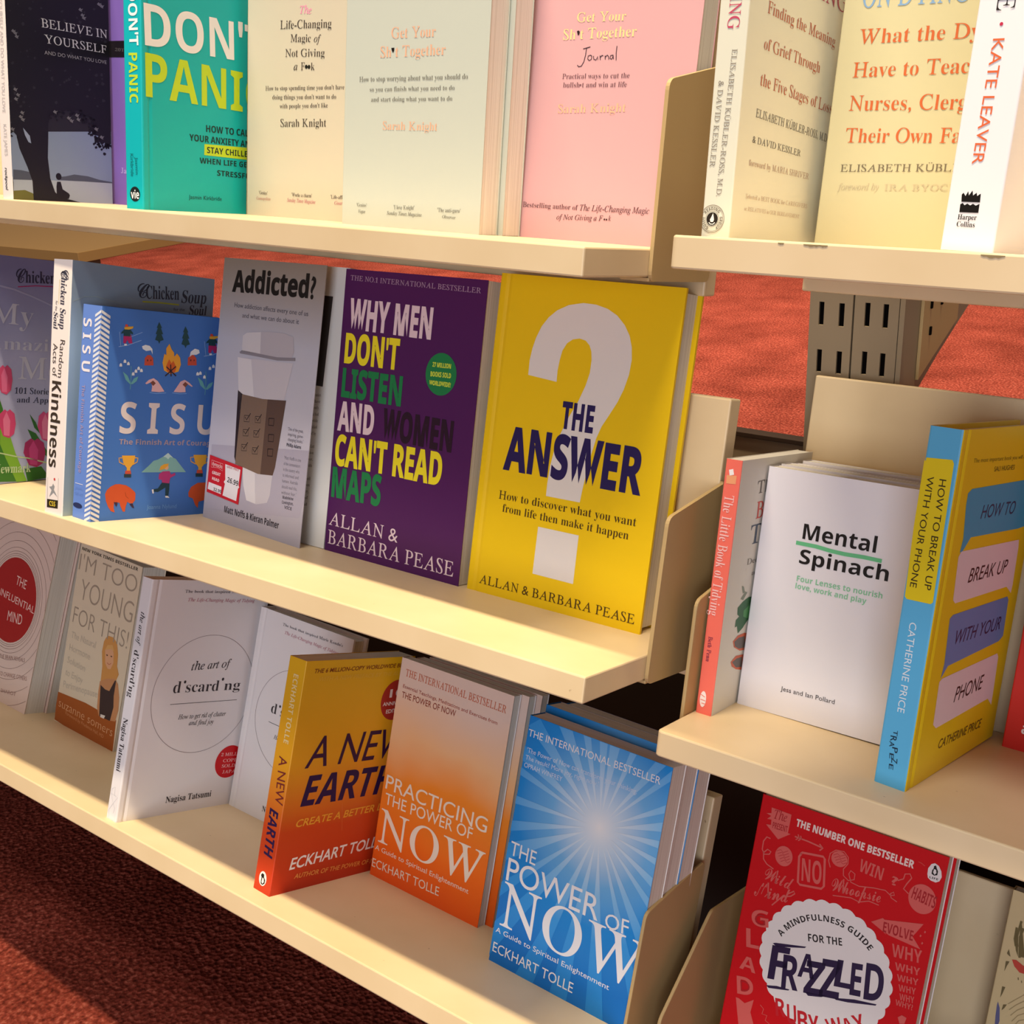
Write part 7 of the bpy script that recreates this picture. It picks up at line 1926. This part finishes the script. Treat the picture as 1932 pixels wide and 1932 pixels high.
make_book('mom', 'paperback_book', 'lilac paperback with pink tulips at the far left of the middle shelf', vertical_print('lilac_cover', [(0.0, '#a3aed6'), (0.6, '#b2b4da'), (1.0, '#8084b4')], 0.21, 0.1))
make_book('kind', 'paperback_book', 'blue grey paperback whose white spine carries a small star figure', vertical_print('misty_cover', [(0.0, '#a0aca4'), (0.5, '#849cb0'), (0.8, '#9ab4cc'), (1.0, '#7e92aa')], 0.21, 0.25),
          spine_mat=mat('white_spine', '#e8dcd6', 0.45))
make_book('sisu', 'paperback_book', 'small blue book with campfire, skier and bear drawings', mat('blue_cover', '#4474c4', 0.42), hard=False, spine_mat=mat('blue_spine', '#6384cc', 0.42))
pl = list(PLACE['addict'])
yaw_ = pl[3]
e = empty('paperback_book', book_matrix(pl), 'grey paperback with a takeaway coffee cup, its front cover lifting open', 'book')
gm = vertical_print('coffee_cup_cover', [(0.0, '#a8a3b0'), (0.35, '#c3bfcc'), (0.7, '#b9b9c6'), (0.9, '#9b938e'), (1.0, '#8d8378')], pl[5])
W_, H_, T_ = pl[4], pl[5], pl[6]
# lifted front cover: a thin sheet with its own slight curl
n_ = 14
vs, fs = [], []
for z0 in (0.0, -0.0005):
    for i in range(n_ + 1):
        for y in (0.0, H_):
            vs.append((W_ * i / n_, y, z0))
for i in range(n_):
    a = 2 * i
    o_ = 2 * (n_ + 1)
    fs += [(a, a + 2, a + 3, a + 1), (o_ + a, o_ + a + 1, o_ + a + 3, o_ + a + 2), (a, o_ + a, o_ + a + 2, a + 2), (a + 1, a + 3, o_ + a + 3, o_ + a + 1)]
fs += [(0, 1, o_ + 1, o_), (2 * n_, o_ + 2 * n_, o_ + 2 * n_ + 1, 2 * n_ + 1)]
fix_normals(mesh_object('front_cover', vs, fs, [gm], e))
print_on(e, PRINT['addict'], W_ * 1000, H_ * 1000, T_ * 1000)
back = Matrix.Rotation(yaw_, 4, 'Y')
def child_at(o, mt):
    o.parent = e
    o.matrix_parent_inverse = Matrix.Identity(4)
    o.matrix_local = mt
rel = Matrix.Rotation(-pl[3] * -1.0, 4, 'Y')
rel = book_matrix(pl).inverted() @ book_matrix([pl[0], pl[1] + 0.0006, pl[2] + 0.001, 0.0, 0.1475, pl[5], 0.02, pl[7], 0.0])
pb = box('page_block', 0.0, 0.1475, 0.0004, H_ - 0.0004, -0.019, 0.0, mat('page_paper', '#d9d8d6', 0.8), None)
child_at(pb, rel)
pr = Print(0.0)
for it in PRINT['addpage']:
    if it[0] == 'T':
        _, _, s, sty, x, y, wd, h, ang, col, lay = it
        pr.string('f', s, sty, x, y, wd, h, ang, ink(col), lay)
    else:
        pts = [tuple(p) for p in it[2]]
        pr.faces('f', pts, tessellate(pts), ink(it[3]), it[4])
po = pr.build('page_print', None)
child_at(po, rel)
pl2 = book_matrix(pl).inverted() @ book_matrix([pl[0], pl[1] + 0.0006, pl[2] + 0.001, 0.0, 0.1475, pl[5], 0.02, pl[7], 0.0])
bc = box('back_cover', 0.0, 0.1475, 0.0, H_, -0.0196, -0.0191, gm, None)
child_at(bc, pl2)

make_book('whymen', 'paperback_book', 'dark purple paperback with stacked white, yellow and green title words', mat('plum_cover', '#4c1a55', 0.38))
make_book('answer', 'hardcover_book', 'yellow hardcover with a giant white question mark', mat('yellow_cover', '#e8c112', 0.38), hard=True)

b = make_book('influ', 'paperback_book', 'pale pink paperback with a red disc in thin rings, far left of bottom shelf', mat('blush_cover', '#dcc3b8', 0.45))
stack_behind(b, PLACE['influ'][6], 1, ['pale pink copy behind the red disc paperback'], 'copies of the red disc paperback', [(0.004, 0, 1)])
b = make_book('young', 'paperback_book', 'cream paperback with a blonde woman in a dark dress and an orange band', mat('ivory_cover', '#dccbb2', 0.45))
make_book('disc1', 'hardcover_book', 'white hardcover standing spine out with a thin circle and red dot on its cover', white, hard=True)
W2, H2 = PLACE['disc2'][4] * 1000, PLACE['disc2'][5] * 1000
W1, H1 = PLACE['disc1'][4] * 1000, PLACE['disc1'][5] * 1000
second = []
fx, fy = W2 / W1, H2 / H1
for it in PRINT['disc1']:
    if it[1][0] != 'f':
        continue
    j = list(it)
    if j[0] == 'T':
        j[4] *= fx; j[5] *= fy; j[6] *= fx; j[7] *= fy
    elif j[0] in 'ER':
        j[2] *= fx; j[3] *= fy; j[4] *= fx; j[5] *= fy
    else:
        j[2] = [(p[0] * fx, p[1] * fy) for p in j[2]]
    second.append(j)
PRINT['disc2'] = second
b = make_book('disc2', 'hardcover_book', 'white face out copy half hidden behind the orange spined paperback', white, hard=True)
orange_g = [(0.0, '#c2351c'), (0.3, '#cf4a1e'), (0.45, '#e08426'), (0.6, '#e8a524'), (1.0, '#e6b21e')]
make_book('earth', 'paperback_book', 'yellow to red blended paperback standing spine out with a penguin oval on its spine', vertical_print('sunset_cover', orange_g, PLACE['earth'][5], 0.06, 0.35))
b = make_book('pract', 'paperback_book', 'orange paperback with a hazy white glow and big white capitals, front of its stack',
              vertical_print('haze_cover', [(0.0, '#e8501e'), (0.3, '#ee6a1a'), (0.58, '#f08a2c'), (0.76, '#ecb888'), (1.0, '#dcc4b8')], PLACE['pract'][5], 0.22, 0.35), back_mat=white)
stack_behind(b, 0.0106, 2, ['orange copy directly behind the front orange paperback', 'rearmost orange copy of its stack on the bottom shelf'], 'stack of orange paperbacks', [(0.007, 0.0, 1), (0.012, 0.001, 1)])
pw = PLACE['power']
b = make_book('power', 'paperback_book', 'bright blue paperback with a white sunburst, front of its stack',
              radial_print('sunburst_cover', [(0.0, '#eef0f4'), (0.16, '#c6dcf2'), (0.36, '#6fb0e6'), (0.62, '#1f86d6'), (1.0, '#0f6cc0')], SUN[0], SUN[1], 0.12), back_mat=white)
stack_behind(b, pw[6], 2, ['blue copy directly behind the front sunburst paperback', 'rearmost blue copy in the sunburst stack'], 'stack of blue sunburst paperbacks', [(-0.001, 0.006, 1), (-0.0006, 0.004, 1)])

make_book('meaning', 'paperback_book', 'white paperback standing spine out with a round seal at the foot of its spine', mat('off_white_cover', '#dcdac8', 0.35))
make_book('dying', 'paperback_book', 'cream paperback with large rust coloured title lines on the top right shelf', mat('parchment_cover', '#c2bb96', 0.42))
make_book('leaver', 'paperback_book', 'white paperback with orange spine lettering and a black flame logo', mat('bright_white_cover', '#f0ecee', 0.38))
make_book('tidy', 'paperback_book', 'slim paperback with a coral spine and vegetable drawings on white', mat('bone_cover', '#dedad0', 0.42), spine_mat=mat('coral_spine', '#ef7161', 0.42))
sp = PLACE['spin']
plc = list(sp)
plc[6] = 0.017
b = make_book('spin', 'paperback_book', 'white paperback with bold black title and a green brush line, front of its stack', mat('plain_white_cover', '#eae6ec', 0.4), place=plc)
stack_behind(b, 0.0172, 3, ['white copy directly behind the green brush line paperback', 'third white copy in the green brush line stack', 'rearmost white copy against the middle right back rest'],
             'stack of white paperbacks', [(0.001, 0.001, 1), (-0.001, 0.0, 1), (0.002, 0.002, 1)])
make_book('break', 'hardcover_book', 'yellow hardcover with speech bubbles and a sky blue spine', mat('sun_yellow_cover', '#e6c41a', 0.38), hard=True, spine_mat=mat('sky_spine', '#5cb0dc', 0.4))
make_book('redbook', 'paperback_book', 'plain red book cut off at the right edge of the middle right shelf', mat('red_cover', '#cf2a1e', 0.45))
b = make_book('frazz', 'paperback_book', 'red paperback with a white scalloped badge and pink doodles', mat('crimson_cover', '#cc1019', 0.6, 0.15), back_mat=white)
stack_behind(b, PLACE['frazz'][6] - 0.0008, 1, ['red copy behind the scalloped badge paperback'], 'copies of the red badge paperback', [(0.002, -0.001, 1)])
make_book('leafbook', 'paperback_book', 'tan book with painted leaves against the bottom right back rest', mat('kraft_cover', '#d0b98c', 0.5))

# books leaning on the far side, seen above the middle right back rest
for x_, d_, rl, hh, cm, lb in ((-0.205, 0.40, -0.20, 0.205, mat('far_red_cover', '#9c3326', 0.5), 'far side book with a red top edge behind the middle right back rest'),
                               (-0.180, 0.385, -0.24, 0.235, mat('far_cream_cover', '#e0d4b8', 0.5), 'far side cream book at the right edge, behind the middle right back rest')):
    mt_ = book_matrix([4, x_, d_, 0.0, 0.13, hh, 0.016, 0.0, rl]) @ Matrix.Translation((0, 0.05, 0)) @ Matrix.Rotation(math.radians(-60), 4, 'Y')
    e_ = empty('paperback_book', mt_, lb, 'book')
    vs_, fs_ = make_cover(0.13, hh, 0.016, True)
    fix_normals(mesh_object('cover', vs_, fs_, [cm], e_))
    box('page_block', 0.003, 0.127, 0.003, hh - 0.003, -0.0136, -0.0024, PAPER, e_)

# stand the whole place on z = 0
for o in COL.objects:
    if o.parent is None:
        o.location.z -= 0.10
